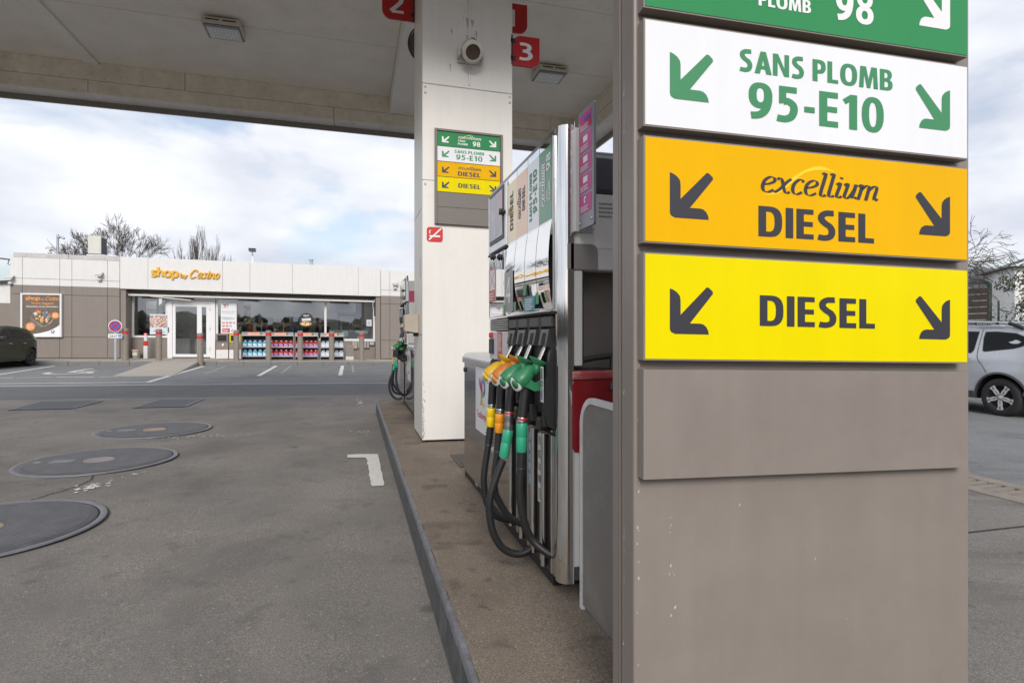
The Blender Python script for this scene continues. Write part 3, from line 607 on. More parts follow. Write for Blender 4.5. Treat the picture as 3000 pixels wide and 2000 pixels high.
def ceil_lamp(x, y, label):
    t = thing('canopy_lamp', label, 'lamp', (x, y, ZC - .13), 0, 'flood lamps under the canopy'); hw, hd = .255, .24
    mb = MB(); mb.box(-.16, .16, -.14, .14, .09, .128, .005); part('mounting', mb, taupe_dark, t)
    mb = MB(); mb.box(-hw, hw, -hd, hd, .0, .09, .012, 0, 2); hs = part('housing', mb, mat('lamp_housing', (.62, .58, .50, 1), .45, var=.08), t)
    for s_ in (-1, 1):
        mb = MB(); mb.box(s_ * .02, s_ * .2, -hd - .002, -hd + .01, .045, .062); part('vent_slot', mb, dark_gap, hs)
    mb = MB(); mb.box(-.235, .235, -.22, .22, -.006, .0, .002); part('bezel', mb, taupe_dark, t)
    mb = MB(); mb.box(-.215, .215, -.14, .20, -.010, -.0065, .001); ln = part('lens', mb, mat('lamp_lens', (.62, .64, .66, 1), .12, var=0, coat=.6), t)
    mb = MB(); mb.box(-.215, .215, -.21, -.145, -.010, -.0065); part('gear_cover', mb, mat('lamp_grey', (.22, .23, .25, 1), .4), t)
    for i in range(8):
        for j in range(3):
            mb = MB(); mb.box(-.17 + i * .045, -.145 + i * .045, -.06 + j * .075, -.01 + j * .075, -.0125, -.0102); part('diode_bar', mb, mat('diode_white', (.86, .86, .86, 1), .3, var=0), ln)
ceil_lamp(-1.80, 9.19, 'square canopy flood lamp left of the column, on the ceiling joint')
ceil_lamp(3.16, 9.19, 'square canopy flood lamp right of the column, beside the red number 3')

# ================================================================== COLUMN
CX0, CX1, CY0, CY1 = .685, 1.645, 6.0, 6.83
col = thing('column', 'thick off-white square canopy column standing on the pump island', 'column', (1.165, 6.41, .2))
mb = MB(); mb.box(CX0 + .03, CX1 - .03, CY0 + .03, CY1 - .03, .225, 5.467); wpart('core', mb, dark_gap, col)
for z0, z1 in ((.222, 2.90), (2.903, 3.895), (3.899, 5.467)):
    mb = MB(); mb.box(CX0, CX1, CY0, CY0 + .028, z0, z1, .006, 0, 2); wpart('front_panel', mb, column_paint, col)
for z0, z1 in ((.222, 1.30), (1.303, 2.626), (2.630, 3.895), (3.899, 5.467)):
    for x0, x1, nm in ((CX0 + .002, CX0 + .028, 'left_panel'), (CX1 - .028, CX1 - .002, 'right_panel')):
        mb = MB(); mb.box(x0, x1, CY0 + .030, CY1 - .001, z0, z1, .004); wpart('side_panel', mb, column_paint, col)
mb = MB(); mb.box(CX0 + .03, CX1 - .03, CY1 - .028, CY1, .222, 5.467); wpart('back_panel', mb, column_paint, col)
for x in (.78, 1.55):
    mb = MB(); mb.cyl((x, 6.1), .025, .2, .224, 10); wpart('foot', mb, black_plastic, col)
mb = MB(); mb.box(CX0 + .05, CX1 - .05, CY0 + .08, CY1 - .05, .2, .222); wpart('plinth', mb, dark_gap, col)
for x in (.715, 1.615):
    for z in (3.80, 3.86, 2.86):
        mb = MB(); mb.lathe([(.012, 0), (.011, .004), (0, .005)], (x, CY0, z), (0, -1, 0), 8); wpart('rivet', mb, steel, col)
mb = MB(); mb.box(1.166, 1.186, CY0 - .012, CY0 - .0005, 3.93, 5.46, .003); wpart('conduit', mb, column_paint, col)
mb = MB(); mb.box(.6825, .6848, 6.2, 6.28, 1.92, 2.12); wpart('notice_plate', mb, alu_paint, col)
q = random.Random(8); mb = MB()
for _ in range(70):
    z_ = .24 + abs(q.gauss(0, .22)); x_ = CX0 + .004 + abs(q.gauss(0, .012)); r_ = q.uniform(.002, .007); mb.poly([(x_ - r_, z_ - r_ * 1.5), (x_ + r_ * .8, z_ - r_), (x_ + r_, z_ + r_), (x_ - r_ * .6, z_ + r_ * 1.7)], (0, CY0 - .0006 - .0001 * (_ % 5), 0), (1, 0, 0), (0, 0, 1))
for _ in range(40):
    z_ = q.uniform(3.9, 5.4); x_ = 1.17 + q.gauss(0, .12); L_ = q.uniform(.02, .12); mb.poly([(x_, z_), (x_ + .002, z_), (x_ + .004 + q.uniform(-.02, .02), z_ + L_), (x_ + q.uniform(-.02, .02), z_ + L_)], (0, CY0 - .0006 - .0001 * (_ % 5), 0), (1, 0, 0), (0, 0, 1))
wpart('scuff', mb, mat('grey_scuff', (.42, .40, .37, 1), .6, var=.2), col, kind='stuff')
# floodlight can / speaker on the column
t = thing('column_speaker', 'white round horn-like can fixed high on the front of the column', 'speaker', (1.175, 5.97, 4.1))
ax = Vector((0, -.80, -.60))
mb = MB(); mb.lathe([(.0, -.02), (.085, -.02), (.10, .0), (.108, .10), (.112, .13), (.106, .14), (.075, .142)], (0, -.06, .17), ax, 28); part('housing', mb, mat('aged_white', (.60, .58, .53, 1), .5, var=.1, dirt='#8a7445', dirt_amt=.5, dirt_scale=8), t)
mb = MB(); mb.lathe([(.076, .139), (.07, .134), (0, .134)], (0, -.06, .17), ax, 24); part('grille', mb, mat('rust_mesh', (.085, .055, .035, 1), .8, var=.5, vs_=60), t)
mb = MB(); mb.box(-.13, .13, .0, .028, .05, .20, .004); mb.box(-.135, -.12, -.1, .01, .08, .15); mb.box(.12, .135, -.1, .01, .08, .15); part('bracket', mb, alu_paint, t)
mb = MB(); mb.ring(cat_rom([(.0, .02, .30), (.02, -.03, .30), (.06, -.05, .27), (.09, -.02, .22)], 5), .006, 6); part('cable', mb, black_plastic, t)
# number flags
def flag(num, x0, x1, y, z0, z1, label, side):
    t = thing('number_flag', label, 'number sign', ((x0 + x1) / 2, y, z0), 0, 'red pump number flags on the column'); wv = (x1 - x0) / 2; h = z1 - z0
    mb = MB(); mb.prism(rrect(-wv, wv, 0, h, .10, (1, 0, 1, 0) if side < 0 else (0, 1, 0, 1), 8), (0, -.012, 0), (1, 0, 0), (0, 0, 1), .024); b = part('plate', mb, red_dark, t)
    mb = MB(); put_word(mb, num, (0, -.012, 0), (1, 0, 0), (0, 0, 1), -.085 if num != '1' else -.06, .085 if num != '1' else .05, h * .2, h * .58, eps=.001); part('numeral', mb, white_ink, b)
    mb = MB(); xx = -wv if side > 0 else wv
    for zz in (.05, h - .09): mb.box(xx - .025, xx + .012 if side < 0 else xx + .03, -.02, .02, zz, zz + .05, .003)
    mb.box(xx - .02 if side > 0 else xx, xx if side > 0 else xx + .02, -.02, .02, .0, h, .003); part('bracket', mb, black_plastic, t)
flag('2', .318, .672, 6.80, 4.93, 5.28, 'red flag with number 2, left of the column', -1)
flag('3', 1.650, 1.955, 6.02, 4.215, 4.54, 'red flag with number 3, right of the column beside the lamp', 1)
flag('1', 1.668, 2.05, 6.80, 4.99, 5.34, 'red flag with number 1, half hidden behind the column', 1)
t = thing('convex_mirror', 'dark round mirror hidden half behind the left edge of the column', 'mirror', (.852, 6.92, 4.6))
mb = MB(); mb.lathe([(.235, 0), (.235, .03), (.215, .035)], (0, 0, .14), (0, -1, 0), 32); part('rim', mb, black_plastic, t)
mb = MB(); mb.lathe([(.214, .02), (.15, .04), (.0, .055)], (0, 0, .14), (0, -1, 0), 32); part('mirror_face', mb, mat('dark_mirror', (.10, .11, .09, 1), .15, var=.2), t)
# paper dispenser on the left side of the column
t = thing('towel_dispenser', 'beige plastic paper towel box on the left side of the column', 'dispenser', (.635, 6.42, 1.33))
mb = MB(); mb.prism([(-.10, .02), (.02, .0), (.048, .0), (.048, .19), (-.02, .205), (-.105, .19)], (0, -.09, 0), (1, 0, 0), (0, 0, 1), .22); part('box', mb, mat('beige_plastic', (.40, .35, .29, 1), .45), t)
mb = MB(); mb.box(.0, .048, .132, .16, .10, .13); mb.box(0, .048, -.02, .02, -.04, -.002); part('bracket', mb, black_plastic, t)
# no-smoking sticker
t = thing('no_smoking_sign', 'small red no smoking sticker low on the column front', 'sign', (.813, 5.997, 2.268))
mb = MB(); mb.prism(rrect(-.083, .083, 0, .153, .03, (1, 1, 1, 1), 6), (0, -.001, 0), (1, 0, 0), (0, 0, 1), .002); b = part('plate', mb, red_ink, t)
mb = MB(); mb.poly([(-.055, .05), (.055, .05), (.055, .068), (-.055, .068)], (0, -.0018, 0), (1, 0, 0), (0, 0, 1)); mb.poly(strk([(-.05, .085), (-.055, .105), (-.042, .12)], .010), (0, -.0018, 0), (1, 0, 0), (0, 0, 1)); part('cigarette', mb, white_ink, b)
mb = MB(); mb.poly(strk([(-.06, .02), (.065, .14)], .014, False), (0, -.0026, 0), (1, 0, 0), (0, 0, 1)); part('slash', mb, white_ink, b)

# ------------------------------------------------------------------ fuel price-board panels (shared by the totem and the column board)
def swoosh_mb(o, u, v, x0, x1, z0, z1, eps):
    top_ = cat_rom([(0, .0, 0), (.22, .13, 0), (.42, .58, 0), (.62, .88, 0), (.80, .98, 0), (1, .84, 0)], 8); bot = cat_rom([(0, .0, 0), (.22, .06, 0), (.38, .36, 0), (.58, .74, 0), (.80, .87, 0), (1, .84, 0)], 8)
    P = [(x0 + p.x * (x1 - x0), z0 + p.y * (z1 - z0)) for p in bot] + [(x0 + p.x * (x1 - x0), z0 + p.y * (z1 - z0)) for p in top_[::-1][1:-1]]
    return MB().poly(P, Vector(o) + Vector(u).cross(Vector(v)).normalized() * eps, u, v)
def fuel_panel(kind, o, u, v, wd, h, parent, depth, m_body):
    """one backlit-style panel: o is the lower left corner of its front face"""
    o = Vector(o); u = Vector(u); v = Vector(v); n = u.cross(v)
    mb = MB(); e = .004 if depth > .02 else .001
    mb.prism([(0, 0), (wd, 0), (wd, h), (0, h)], o - n * .0015, u, v, depth)
    pm_ = {'98': p_green, '95': p_white, 'xd': p_orange, 'd': p_yellow, '': m_body}[kind]
    p = part('panel', mb, m_body, parent)
    if not kind: return p
    mb = MB(); mb.prism([(e, e), (wd - e, e), (wd - e, h - e), (e, h - e)], o, u, v, .0012); part('face', mb, pm_, p)
    c = {'98': white_ink, '95': green_ink, 'xd': ink, 'd': ink}[kind]
    X = lambda f: f * wd; Z = lambda f: f * h
    for flip, a, b in ((False, .070, .190), (True, .817, .935)):
        mb = MB(); put_arrow(mb, o, u, v, X(a), X(b), Z(.28 if kind == '95' else .25), Z(.74 if kind == '95' else .70), flip); part('arrow', mb, c, p)
    mb = MB()
    if kind == '95':
        put_word(mb, 'SANS PLOMB', o, u, v, X(.265), X(.742), Z(.622), Z(.215)); part('lettering', mb, c, p)
        mb = MB(); put_word(mb, '95-E10', o, u, v, X(.292), X(.714), Z(.180), Z(.35)); part('lettering', mb, c, p)
    if kind == 'd':
        put_word(mb, 'DIESEL', o, u, v, X(.325), X(.685), Z(.345), Z(.297)); part('lettering', mb, c, p)
    if kind in ('xd', '98'):
        z0 = .56 if kind == 'xd' else .62
        part('swoosh', swoosh_mb(o, u, v, X(.325), X(.560), Z(z0 - .03), Z(z0 + .31), .0006), swoosh_y, p)
        put_word(mb, 'excellium', o, u, v, X(.325), X(.685), Z(z0), Z(.245 if kind == 'xd' else .23), 'nib', eps=.0012, wd=.100, nib=-18, shear=.10); part('lettering', mb, c, p)
        mb = MB()
        if kind == 'xd': put_word(mb, 'DIESEL', o, u, v, X(.321), X(.682), Z(.125), Z(.297)); part('lettering', mb, c, p)
        else:
            put_word(mb, 'SANS', o, u, v, X(.321), X(.44), Z(.40), Z(.12)); part('lettering', mb, c, p)
            mb = MB(); put_word(mb, 'PLOMB', o, u, v, X(.321), X(.48), Z(.185), Z(.13)); part('lettering', mb, c, p)
            mb = MB(); put_word(mb, '98', o, u, v, X(.556), X(.68), Z(.17), Z(.33)); part('lettering', mb, c, p)
    return p
# ================================================================== TOTEM IN THE FOREGROUND
th = R(-2.6); bx, by = .685, 1.335
tot = thing('fuel_totem', 'tall taupe totem in the foreground with big green white orange and yellow fuel panels', 'fuel sign', (bx, by, .2), th)
U_, V_ = (1, 0, -.019), (0, 0, 1); fz = lambda z: z - .2
TW = 1.058
mb = MB(); mb.box(0, TW, 0, .082, 0, 2.5, .006, 0, 2); part('body', mb, taupe, tot)
mb = MB(); mb.box(-.004, TW + .004, .0835, .0875, 0, 2.5); part('side_groove', mb, taupe_dark, tot)
mb = MB(); mb.box(-.003, TW, .089, .135, 0, 2.5, .006, 0, 2); part('rear_body', mb, taupe, tot)
mb = MB(); mb.box(-.01, TW + .01, -.01, .145, 2.5, 2.53, .004); part('top_cap', mb, taupe, tot)
pz = [(2.119, 2.386, '98'), (1.826, 2.093, '95'), (1.537, 1.803, 'xd'), (1.2455, 1.5135, 'd'), (.950, 1.223, '')]
q = random.Random(31); mb = MB()                                # chipped paint and scratches
for cx_, cz_, n_, sp in ((.10, .62, 4, .012), (.105, .50, 4, .02), (.115, .40, 3, .015), (.30, .66, 1, .01), (.012, 1.0, 8, .25), (.012, .4, 9, .3), (.6, .3, 2, .2)):
    for _ in range(n_):
        x_ = cx_ + q.gauss(0, .35 * sp if cx_ > .05 else .002); z_ = max(.05, cz_ + q.gauss(0, sp)); r_ = q.uniform(.0012, .0032); mb.poly([(x_ - r_ * .6, z_ - r_ * 1.6), (x_ + r_ * .7, z_ - r_), (x_ + r_ * .5, z_ + r_ * 1.4), (x_ - r_ * .5, z_ + r_)], (0, -.0006, 0), (1, 0, 0), V_)
for x_, z_, L_, a_ in ((.36, .92, .07, .7),):
    mb.poly(strk([(x_, z_), (x_ + L_ * math.cos(a_), z_ + L_ * math.sin(a_))], .0012, False), (0, -.0006, 0), (1, 0, 0), V_)
for _ in range(14):
    z_ = q.uniform(.2, 2.2); mb.poly([(.02 + q.uniform(-.012, .012), z_), (.024, z_ + .003), (.026, z_ + q.uniform(.01, .05)), (.021, z_ + .012)], (-.0006, .082, 0), (0, -1, 0), V_)
part('scuff', mb, mat('bare_chip', (.50, .48, .45, 1), .5), tot, kind='stuff')
for z0, z1, kd in pz: fuel_panel(kd, (.010, -.036, fz(z0)), U_, V_, 1.000, z1 - z0, tot, .032, taupe)
# ================================================================== BOARD ON THE COLUMN
brd = thing('column_fuel_board', 'small framed board of coloured fuel panels on the column front', 'fuel sign', (1.171, 5.995, 2.453))
bx0, bx1 = -.362, .362
mb = MB()
for x0, x1, z0, z1 in ((bx0, bx0 + .026, 0, .985), (bx1 - .026, bx1, 0, .985), (bx0 + .027, bx1 - .027, 0, .024), (bx0 + .027, bx1 - .027, .961, .985)): mb.box(x0, x1, -.03, 0, z0, z1, .003)
mb.v = [(x, y, z - .013 * x) for x, y, z in mb.v]; part('frame', mb, taupe_dark, brd)
for z0, z1, kd in ((3.262, 3.412, '98'), (3.105, 3.258, '95'), (2.947, 3.100, 'xd'), (2.790, 2.943, 'd'), (2.635, 2.786, ''), (2.479, 2.631, '')):
    fuel_panel(kd, (bx0 + .028, -.018, z0 - 2.453 - .013 * (bx0 + .028)), (1, 0, -.013), (0, 0, 1), .668, z1 - z0, brd, .014, taupe_dark)

# ================================================================== FUEL PUMPS
def build_pump(label, X0, Y0, m, number):
    """left face at x=0, y counted from the post end; m=+1 runs away from the camera, m=-1 towards it"""
    p = thing('fuel_pump', label, 'fuel pump', (X0 + .31, Y0 + m * 1.0, .2), 0, 'fuel pumps on the island')
    ox, oy = -.31, -m * 1.0
    Yl = lambda y: oy + m * y
    def bx(mb, x0, x1, y0, y1, z0, z1, b=0, mi=0, seg=1):
        a, c = sorted((Yl(y0), Yl(y1))); return mb.box(ox + x0, ox + x1, a, c, z0 - .2, z1 - .2, b, mi, seg)
    def P(name, m_, *boxes, parent=None, b=.003):
        mb = MB()
        for q_ in boxes: bx(mb, *q_[:6], q_[6] if len(q_) > 6 else b)
        return part(name, mb, m_, parent or p)
    U = (0, -1, 0); V = (0, 0, 1)                     # as seen from the left side of the pump
    O = lambda x, y, z: (ox + x, Yl(y), z - .2)
    def span(y0, y1): a, c = Yl(y0), Yl(y1); return (max(a, c), abs(a - c))   # start (left as seen) and width
    def decal(mb, fn, x, y0, y1, z, *a, **k): yl, wd = span(y0, y1); return fn(mb, (ox + x, yl, z - .2), U, V, wd, *a, **k)
    W = .62
    P('plinth', mat('plinth_black', (.018, .018, .018, 1), .5, var=.4, vs_=25, dirt=(.10, .09, .08, 1), dirt_amt=.4, dirt_scale=14), (.035, W - .035, .13, 2.245, .2, .292))
    mb = MB(); yl, wd = span(1.75, 1.83); mb.poly([(0, 0), (wd, 0), (wd, .045), (0, .045)], (ox + .034, yl, .03), U, V); part('plinth_label', mb, alu_paint, p)
    # low cabinet
    P('cabinet', cab_steel, (.0, W, .74, 2.083, .283, 1.105, .006))
    mb = MB(); prof = [(-.012, 1.105), (-.012, 1.135)] + arc(.05, 1.135, .062, .045, 180, 90, 6) + arc(W - .05, 1.135, .062, .045, 90, 0, 6) + [(W + .012, 1.105)]
    ya, yb = sorted((Yl(1.176), Yl(2.095))); mb.prism([(ox + a, z - .2) for a, z in prof][::-1], (0, ya, 0), (1, 0, 0), (0, 0, 1), (yb - ya)); part('cabinet_top', mb, alu, p)
    P('cabinet_gap', dark_gap, (.004, W - .004, .80, 2.08, 1.098, 1.107, 0))
    mb = MB(); mb.lathe([(.017, 0), (.017, .012), (.0, .014)], O(0, 2.04, 1.05), (-1, 0, 0), 12); part('lock', mb, black_plastic, p)
    # poster on the cabinet with the energy company emblem
    yl, wd = span(1.22, 1.64); z0, z1 = .667, 1.10; h = z1 - z0
    mb = MB(); o = (ox - .003, yl, z0 - .2); mb.prism([(0, 0), (wd, 0), (wd, h), (0, h)], o, U, V, .002); po = part('poster', mb, mat('poster_white', (.76, .77, .80, 1), .35, var=.02), p)
    logo(o, U, V, wd * .5, h * .62, h * .42, po)
    mb = MB(); put_text(mb, 'TotalEnergies', o, U, V, wd * .12, wd * .88, h * .22, h * .10); part('lettering', mb, red_ink, po)
    # dispenser carcass and stainless lower face
    P('lower_face', steel, (.0, W, .0, .739, .295, .885, 0))
    P('carcass', taupe_dark, (.03, W - .03, .08, 1.17, .886, 2.07, 0))
    P('roof', mat('roof_dark', (.10, .10, .105, 1), .3, .3), (.012, W - .012, .0, 1.172, 2.072, 2.10, .01), )
    P('top_rail', mat('rail_dark', (.12, .12, .12, 1), .2, .6), (-.006, .012, .0, 1.172, 2.155, 2.178, .002), (-.004, .008, .0, 1.172, 2.10, 2.155, 0))  # top rail's dark reflection put into its base colour
    bays = [.008, .185, .362, .552, .732]
    labs = [('98', mat('label_green', (.05, .25, .12, 1), .3, var=.03, coat=.25)), ('95', mat('label_white', (.74, .76, .80, 1), .15, var=.03, coat=.25)), ('xd', mat('label_apricot', (.80, .50, .33, 1), .15, var=.03, coat=.25)), ('d', mat('label_sand', (.84, .66, .36, 1), .15, var=.03, coat=.25))]
    for i in range(4):
        y0, y1 = bays[i] + .003, bays[i + 1] - .003
        # bowed mirror pane
        mb = MB(); nz, ny = 16, 3; vs = []
        for a in range(nz + 1):
            f = a / nz; z = 1.432 + f * (2.153 - 1.432); d = -.012 - .018 * (1 - abs(2 * min(f, .52) / .52 - 1) ** 2)
            for c in range(ny + 1): vs.append(O(d, y0 + (y1 - y0) * c / ny, z))
        fs = [(a * (ny + 1) + c, a * (ny + 1) + c + 1, (a + 1) * (ny + 1) + c + 1, (a + 1) * (ny + 1) + c) for a in range(nz) for c in range(ny)]
        if m > 0: fs = [f_[::-1] for f_ in fs]
        mb.add(vs, fs, 0, True); pane = part('bay_pane', mb, mirror_steel, p)
        P('pane_edge', dark_gap, (-.008, .02, bays[i] - .003, bays[i] + .003, 1.42, 2.15, 0))
        kd, ml = labs[i]; yl, wd = span(y0, y1); xo = -.0145
        mb = MB(); mb.prism([(0, 0), (wd, 0), (wd, .318 if i < 2 else .315), (0, .318 if i < 2 else .315)], (ox + xo, yl, 1.603), U, V, .002); lb = part('grade_label', mb, ml, pane)
        # lettering runs upwards on the narrow label
        o2 = (ox + xo, yl - wd * .0, 1.603); u2, v2 = (0, 0, 1), (0, 1, 0); ob = (ox + xo, yl - wd, 1.603)
        def up(txt, font, s0, s1, c0, h, mm, **kw):
            mb = MB(); put_word(mb, txt, (ox + xo, yl, 1.603), (0, 0, 1), (0, 1, 0), s0, s1, -c0 * wd, h * wd, font, eps=.001, **kw); part('lettering', mb, mm, lb)
        if kd == '98':
            up('excellium', 'nib', .07, .255, .50, .42, white_ink, wd=.13, nib=-18, shear=.12); up('SANS', 'bold', .085, .135, .72, .14, white_ink); up('PLOMB', 'bold', .085, .165, .92, .15, white_ink); up('98', 'bold', .215, .29, .92, .34, white_ink)
        if kd == '95': up('SANS PLOMB', 'bold', .04, .27, .40, .22, green_ink); up('95-E10', 'bold', .07, .27, .85, .34, green_ink)
        if kd == 'xd': up('excellium', 'nib', .09, .24, .40, .36, ink, wd=.12, nib=-18, shear=.12); up('DIESEL', 'bold', .12, .24, .78, .24, ink)
        if kd == 'd': up('DIESEL', 'bold', .06, .265, .62, .34, ink)
        mb = MB(); mb.prism([(0, 0), (wd, 0), (wd, .062), (0, .062)], (ox + xo, yl, 1.537), U, V, .002); lp = part('product_label', mb, mat('label_paper', (.78, .79, .82, 1), .2, var=.02, coat=.6), pane)
        mb = MB(); put_text(mb, 'ESSENCE' if i < 2 else 'GAZOLE', (ox + xo, yl, 1.537), U, V, wd * .18, wd * .82, .016, .034, bold=.012); part('lettering', mb, ink, lp)
    # pump number, teal notice and green tape on the mirror panes
    if m > 0:
        yl, wd = span(.56, .728); mb = MB(); mb.prism([(0, 0), (wd, 0), (wd, .21), (0, .21)], (ox - .034, yl, 1.235), U, V, .001); a_ = part('pump_number', mb, mat('number_grey', (.28, .28, .29, 1), .3, var=.1), p)
        mb = MB(); put_word(mb, number, (ox - .034, yl, 1.235), U, V, wd * .22, wd * .76, .045, .135); part('numeral', mb, white_ink, a_)
        yl, wd = span(.19, .355); mb = MB(); mb.prism([(0, 0), (wd, 0), (wd, .068), (0, .068)], (ox - .034, yl, 1.223), U, V, .001); a_ = part('notice', mb, teal_ink, p)
        mb = MB(); bars(mb, (ox - .034, yl, 1.223), U, V, wd * .12, wd * .88, .008, .062, 5); part('lettering', mb, white_ink, a_)
        for y_, z_ in ((.345, 1.50), (.15, 1.45), (.52, 1.43), (.715, 1.425)):
            mb = MB(); mb.box(ox - .036, ox - .034, Yl(y_) - .02, Yl(y_) + .02, z_ - .2, z_ - .15); part('green_tape', mb, mat('green_tape', (.10, .30, .13, 1), .5), p)
    # lip between panes and boots
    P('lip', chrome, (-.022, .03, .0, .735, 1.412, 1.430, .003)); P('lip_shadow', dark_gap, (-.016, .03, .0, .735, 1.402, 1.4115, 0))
    P('display_lip', chrome, (-.016, .03, .736, 1.172, 1.408, 1.418, .002))
    # display column: door with screen, mirror door, grille, instruction panel
    dd = P('display_door', mat('display_white', (.70, .72, .77, 1), .2, var=.02, coat=.5), (-.020, .02, .737, 1.172, 1.80, 2.150, .006))
    P('display_side', dark_gap, (-.014, .02, .733, .7365, 1.42, 2.14, 0))
    yl, wd = span(.79, 1.125)
    mb = MB(); mb.prism([(0, 0), (wd, 0), (wd, .295), (0, .295)], (ox - .024, yl, 1.647), U, V, .004); fr = part('screen_frame', mb, black_plastic, dd)
    mb = MB(); mb.prism([(.02, .02), (wd - .02, .02), (wd - .02, .275), (.02, .275)], (ox - .0262, yl, 1.647), U, V, .002); part('screen', mb, screen_mat, fr)
    P('display_ledge', dark_gap, (-.022, .02, .737, 1.172, 1.786, 1.797, 0)); P('mirror_door', mirror_steel, (-.016, .02, .80, 1.172, 1.42, 1.784, .002)); P('mirror_strip', mirror_steel, (-.012, .02, .737, .797, 1.42, 1.784, .002))
    for y_, z_ in ((.775, 1.985), (.98, 1.765)):
        mb = MB(); mb.lathe([(.010, 0), (.010, .008), (.019, .009), (.019, .017), (.010, .018), (.010, .022), (.018, .023), (.018, .030), (0, .031)], O(-.02, y_, z_), (-1, 0, 0), 16); part('knob', mb, black_plastic, p)
    yl, wd = span(1.0, 1.165); mb = MB(); mb.prism([(0, 0), (wd, 0), (wd, .20), (0, .20)], (ox - .018, yl, 1.31), U, V, .001); a_ = part('warning_sticker', mb, mat('sticker_white', (.74, .73, .74, 1), .35, var=.02), p)
    mb = MB()
    for lp in ([(0, 0), (wd, 0), (wd, .07), (0, .07)], [(0, .19), (wd, .19), (wd, .2), (0, .2)], [(0, .07), (.012, .07), (.012, .19), (0, .19)], [(wd - .012, .07), (wd, .07), (wd, .19), (wd - .012, .19)]): mb.poly(lp, (ox - .0185, yl, 1.31), U, V)
    for s_ in (((.02, .08), (wd - .02, .18)), ((.02, .18), (wd - .02, .08))): mb.poly(strk(s_, .005, False), (ox - .0188, yl, 1.31), U, V)
    part('print', mb, mat('sticker_red', (.55, .10, .09, 1), .35, var=.02), a_)
    mb = MB(); bars(mb, (ox - .0195, yl, 1.31), U, V, .02, wd - .02, .012, .06, 3); part('lettering', mb, white_ink, a_)
    P('grille', dark_gap, (-.004, .02, .737, 1.172, 1.336, 1.406, 0))
    mb = MB(); 
    for r_ in range(5):
        for c in range(22):
            yy = .747 + c * .0195 + (.0097 if r_ % 2 else 0); bx(mb, -.011, -.004, yy, yy + .012, 1.340 + r_ * .0132, 1.349 + r_ * .0132)
    part('grille_mesh', mb, alu, p)
    P('instruction_panel', mat('instruction_white', (.62, .62, .63, 1), .3, var=.05), (-.012, .02, .737, 1.172, 1.168, 1.332, .003))
    yl, wd = span(.86, .97); mb = MB(); mb.prism([(0, 0), (wd, 0), (wd, .158), (0, .158)], (ox - .0135, yl, .972), U, V, .001); a_ = part('instruction_label', mb, mat('sticker_red', (.5, .1, .1, 1)), p)
    mb = MB(); bars(mb, (ox - .0135, yl, .972), U, V, wd * .1, wd * .9, .05, .15, 8); part('lettering', mb, white_ink, a_)
    P('card_reader', black_plastic, (-.02, .0, 1.06, 1.165, 1.20, 1.29, .004)); P('reader_badge', red_ink, (-.021, -.012, 1.08, 1.16, 1.296, 1.328, .004))
    # boots that hold the nozzles
    P('boot_back', black_plastic, (.012, .028, .0, .735, .887, 1.401, 0))
    for i in range(4):
        y0, y1 = bays[i], bays[i + 1]
        P('boot_top', mat('boot_plastic', (.036, .036, .038, 1), .35, var=.25, vs_=14, dirt=(.12, .12, .118, 1), dirt_amt=.35, dirt_scale=10), (-.012, .011, y0 + .012, y1 - .012, 1.345, 1.398, .006))
        P('boot_rib', black_plastic, (-.012, .011, y1 - .010, y1 + .008, .98, 1.40, .004))
        mb = MB(); a, c = sorted((Yl(y0 + .028), Yl(y1 - .040))); prof = [(0.011, 1.338), (-.018, 1.338), (-.032, 1.268), (-.010, 1.258), (.011, 1.258)]
        mb.prism([(ox + q_[0], q_[1] - .2) for q_ in prof], (0, c, 0), (1, 0, 0), (0, 0, 1), (a - c)); part('holster', mb, MATS['boot_plastic'], p)
        mb = MB(); a, c = sorted((Yl(y0 + .055), Yl(y1 - .075))); mb.prism([(ox + q_[0], q_[1] - .2) for q_ in ((-.015, 1.322), (-.0215, 1.322), (-.0335, 1.270), (-.02, 1.268))], (0, c, 0), (1, 0, 0), (0, 0, 1), (a - c)); part('slot', mb, dark_gap, p)
        P('cradle', black_plastic, (-.055, .011, y0 + .06, y1 - .07, .90, .96, .01), (-.045, -.01, y0 + .025, y0 + .05, .92, 1.0, .006)); P('cradle_bolt', steel, (-.012, -.002, y0 + .012, y0 + .024, .90, .912, .003))
    mb = MB(); a, c = sorted((Yl(.012), Yl(.036))); prof = [(.02, 1.30), (-.02, 1.24), (-.045, 1.10), (-.052, 1.0), (-.03, .93), (.02, .90)]; mb.prism([(ox + q_[0], q_[1] - .2) for q_ in prof], (0, c, 0), (1, 0, 0), (0, 0, 1), (a - c)); part('side_shield', mb, black_plastic, p)
    yl, wd = span(.008, .045); mb = MB(); mb.prism([(0, 0), (wd, 0), (wd, .15), (0, .15)], (ox - .053, yl, .83), U, V, .001); a_ = part('code_label', mb, mat('label_paper', (.78, .79, .82, 1)), p)
    mb = MB()
    for k_ in range(6): mb.poly([(wd * .2, .012 + k_ * .008), (wd * .8, .012 + k_ * .008), (wd * .8, .016 + k_ * .008), (wd * .2, .016 + k_ * .008)], (ox - .0545, yl, .83), U, V)
    for k_ in range(5): mb.poly([(wd * .2, .10 + k_ * .009), (wd * .8, .10 + k_ * .009), (wd * .8, .105 + k_ * .009), (wd * .2, .105 + k_ * .009)], (ox - .0545, yl, .83), U, V)
    disc(mb, wd * .5, .078, .014, (ox - .0538, yl, .83), U, V, holes=[arc(wd * .5, .078, .009, .009, 0, 340, 17)]); part('print', mb, ink, a_)
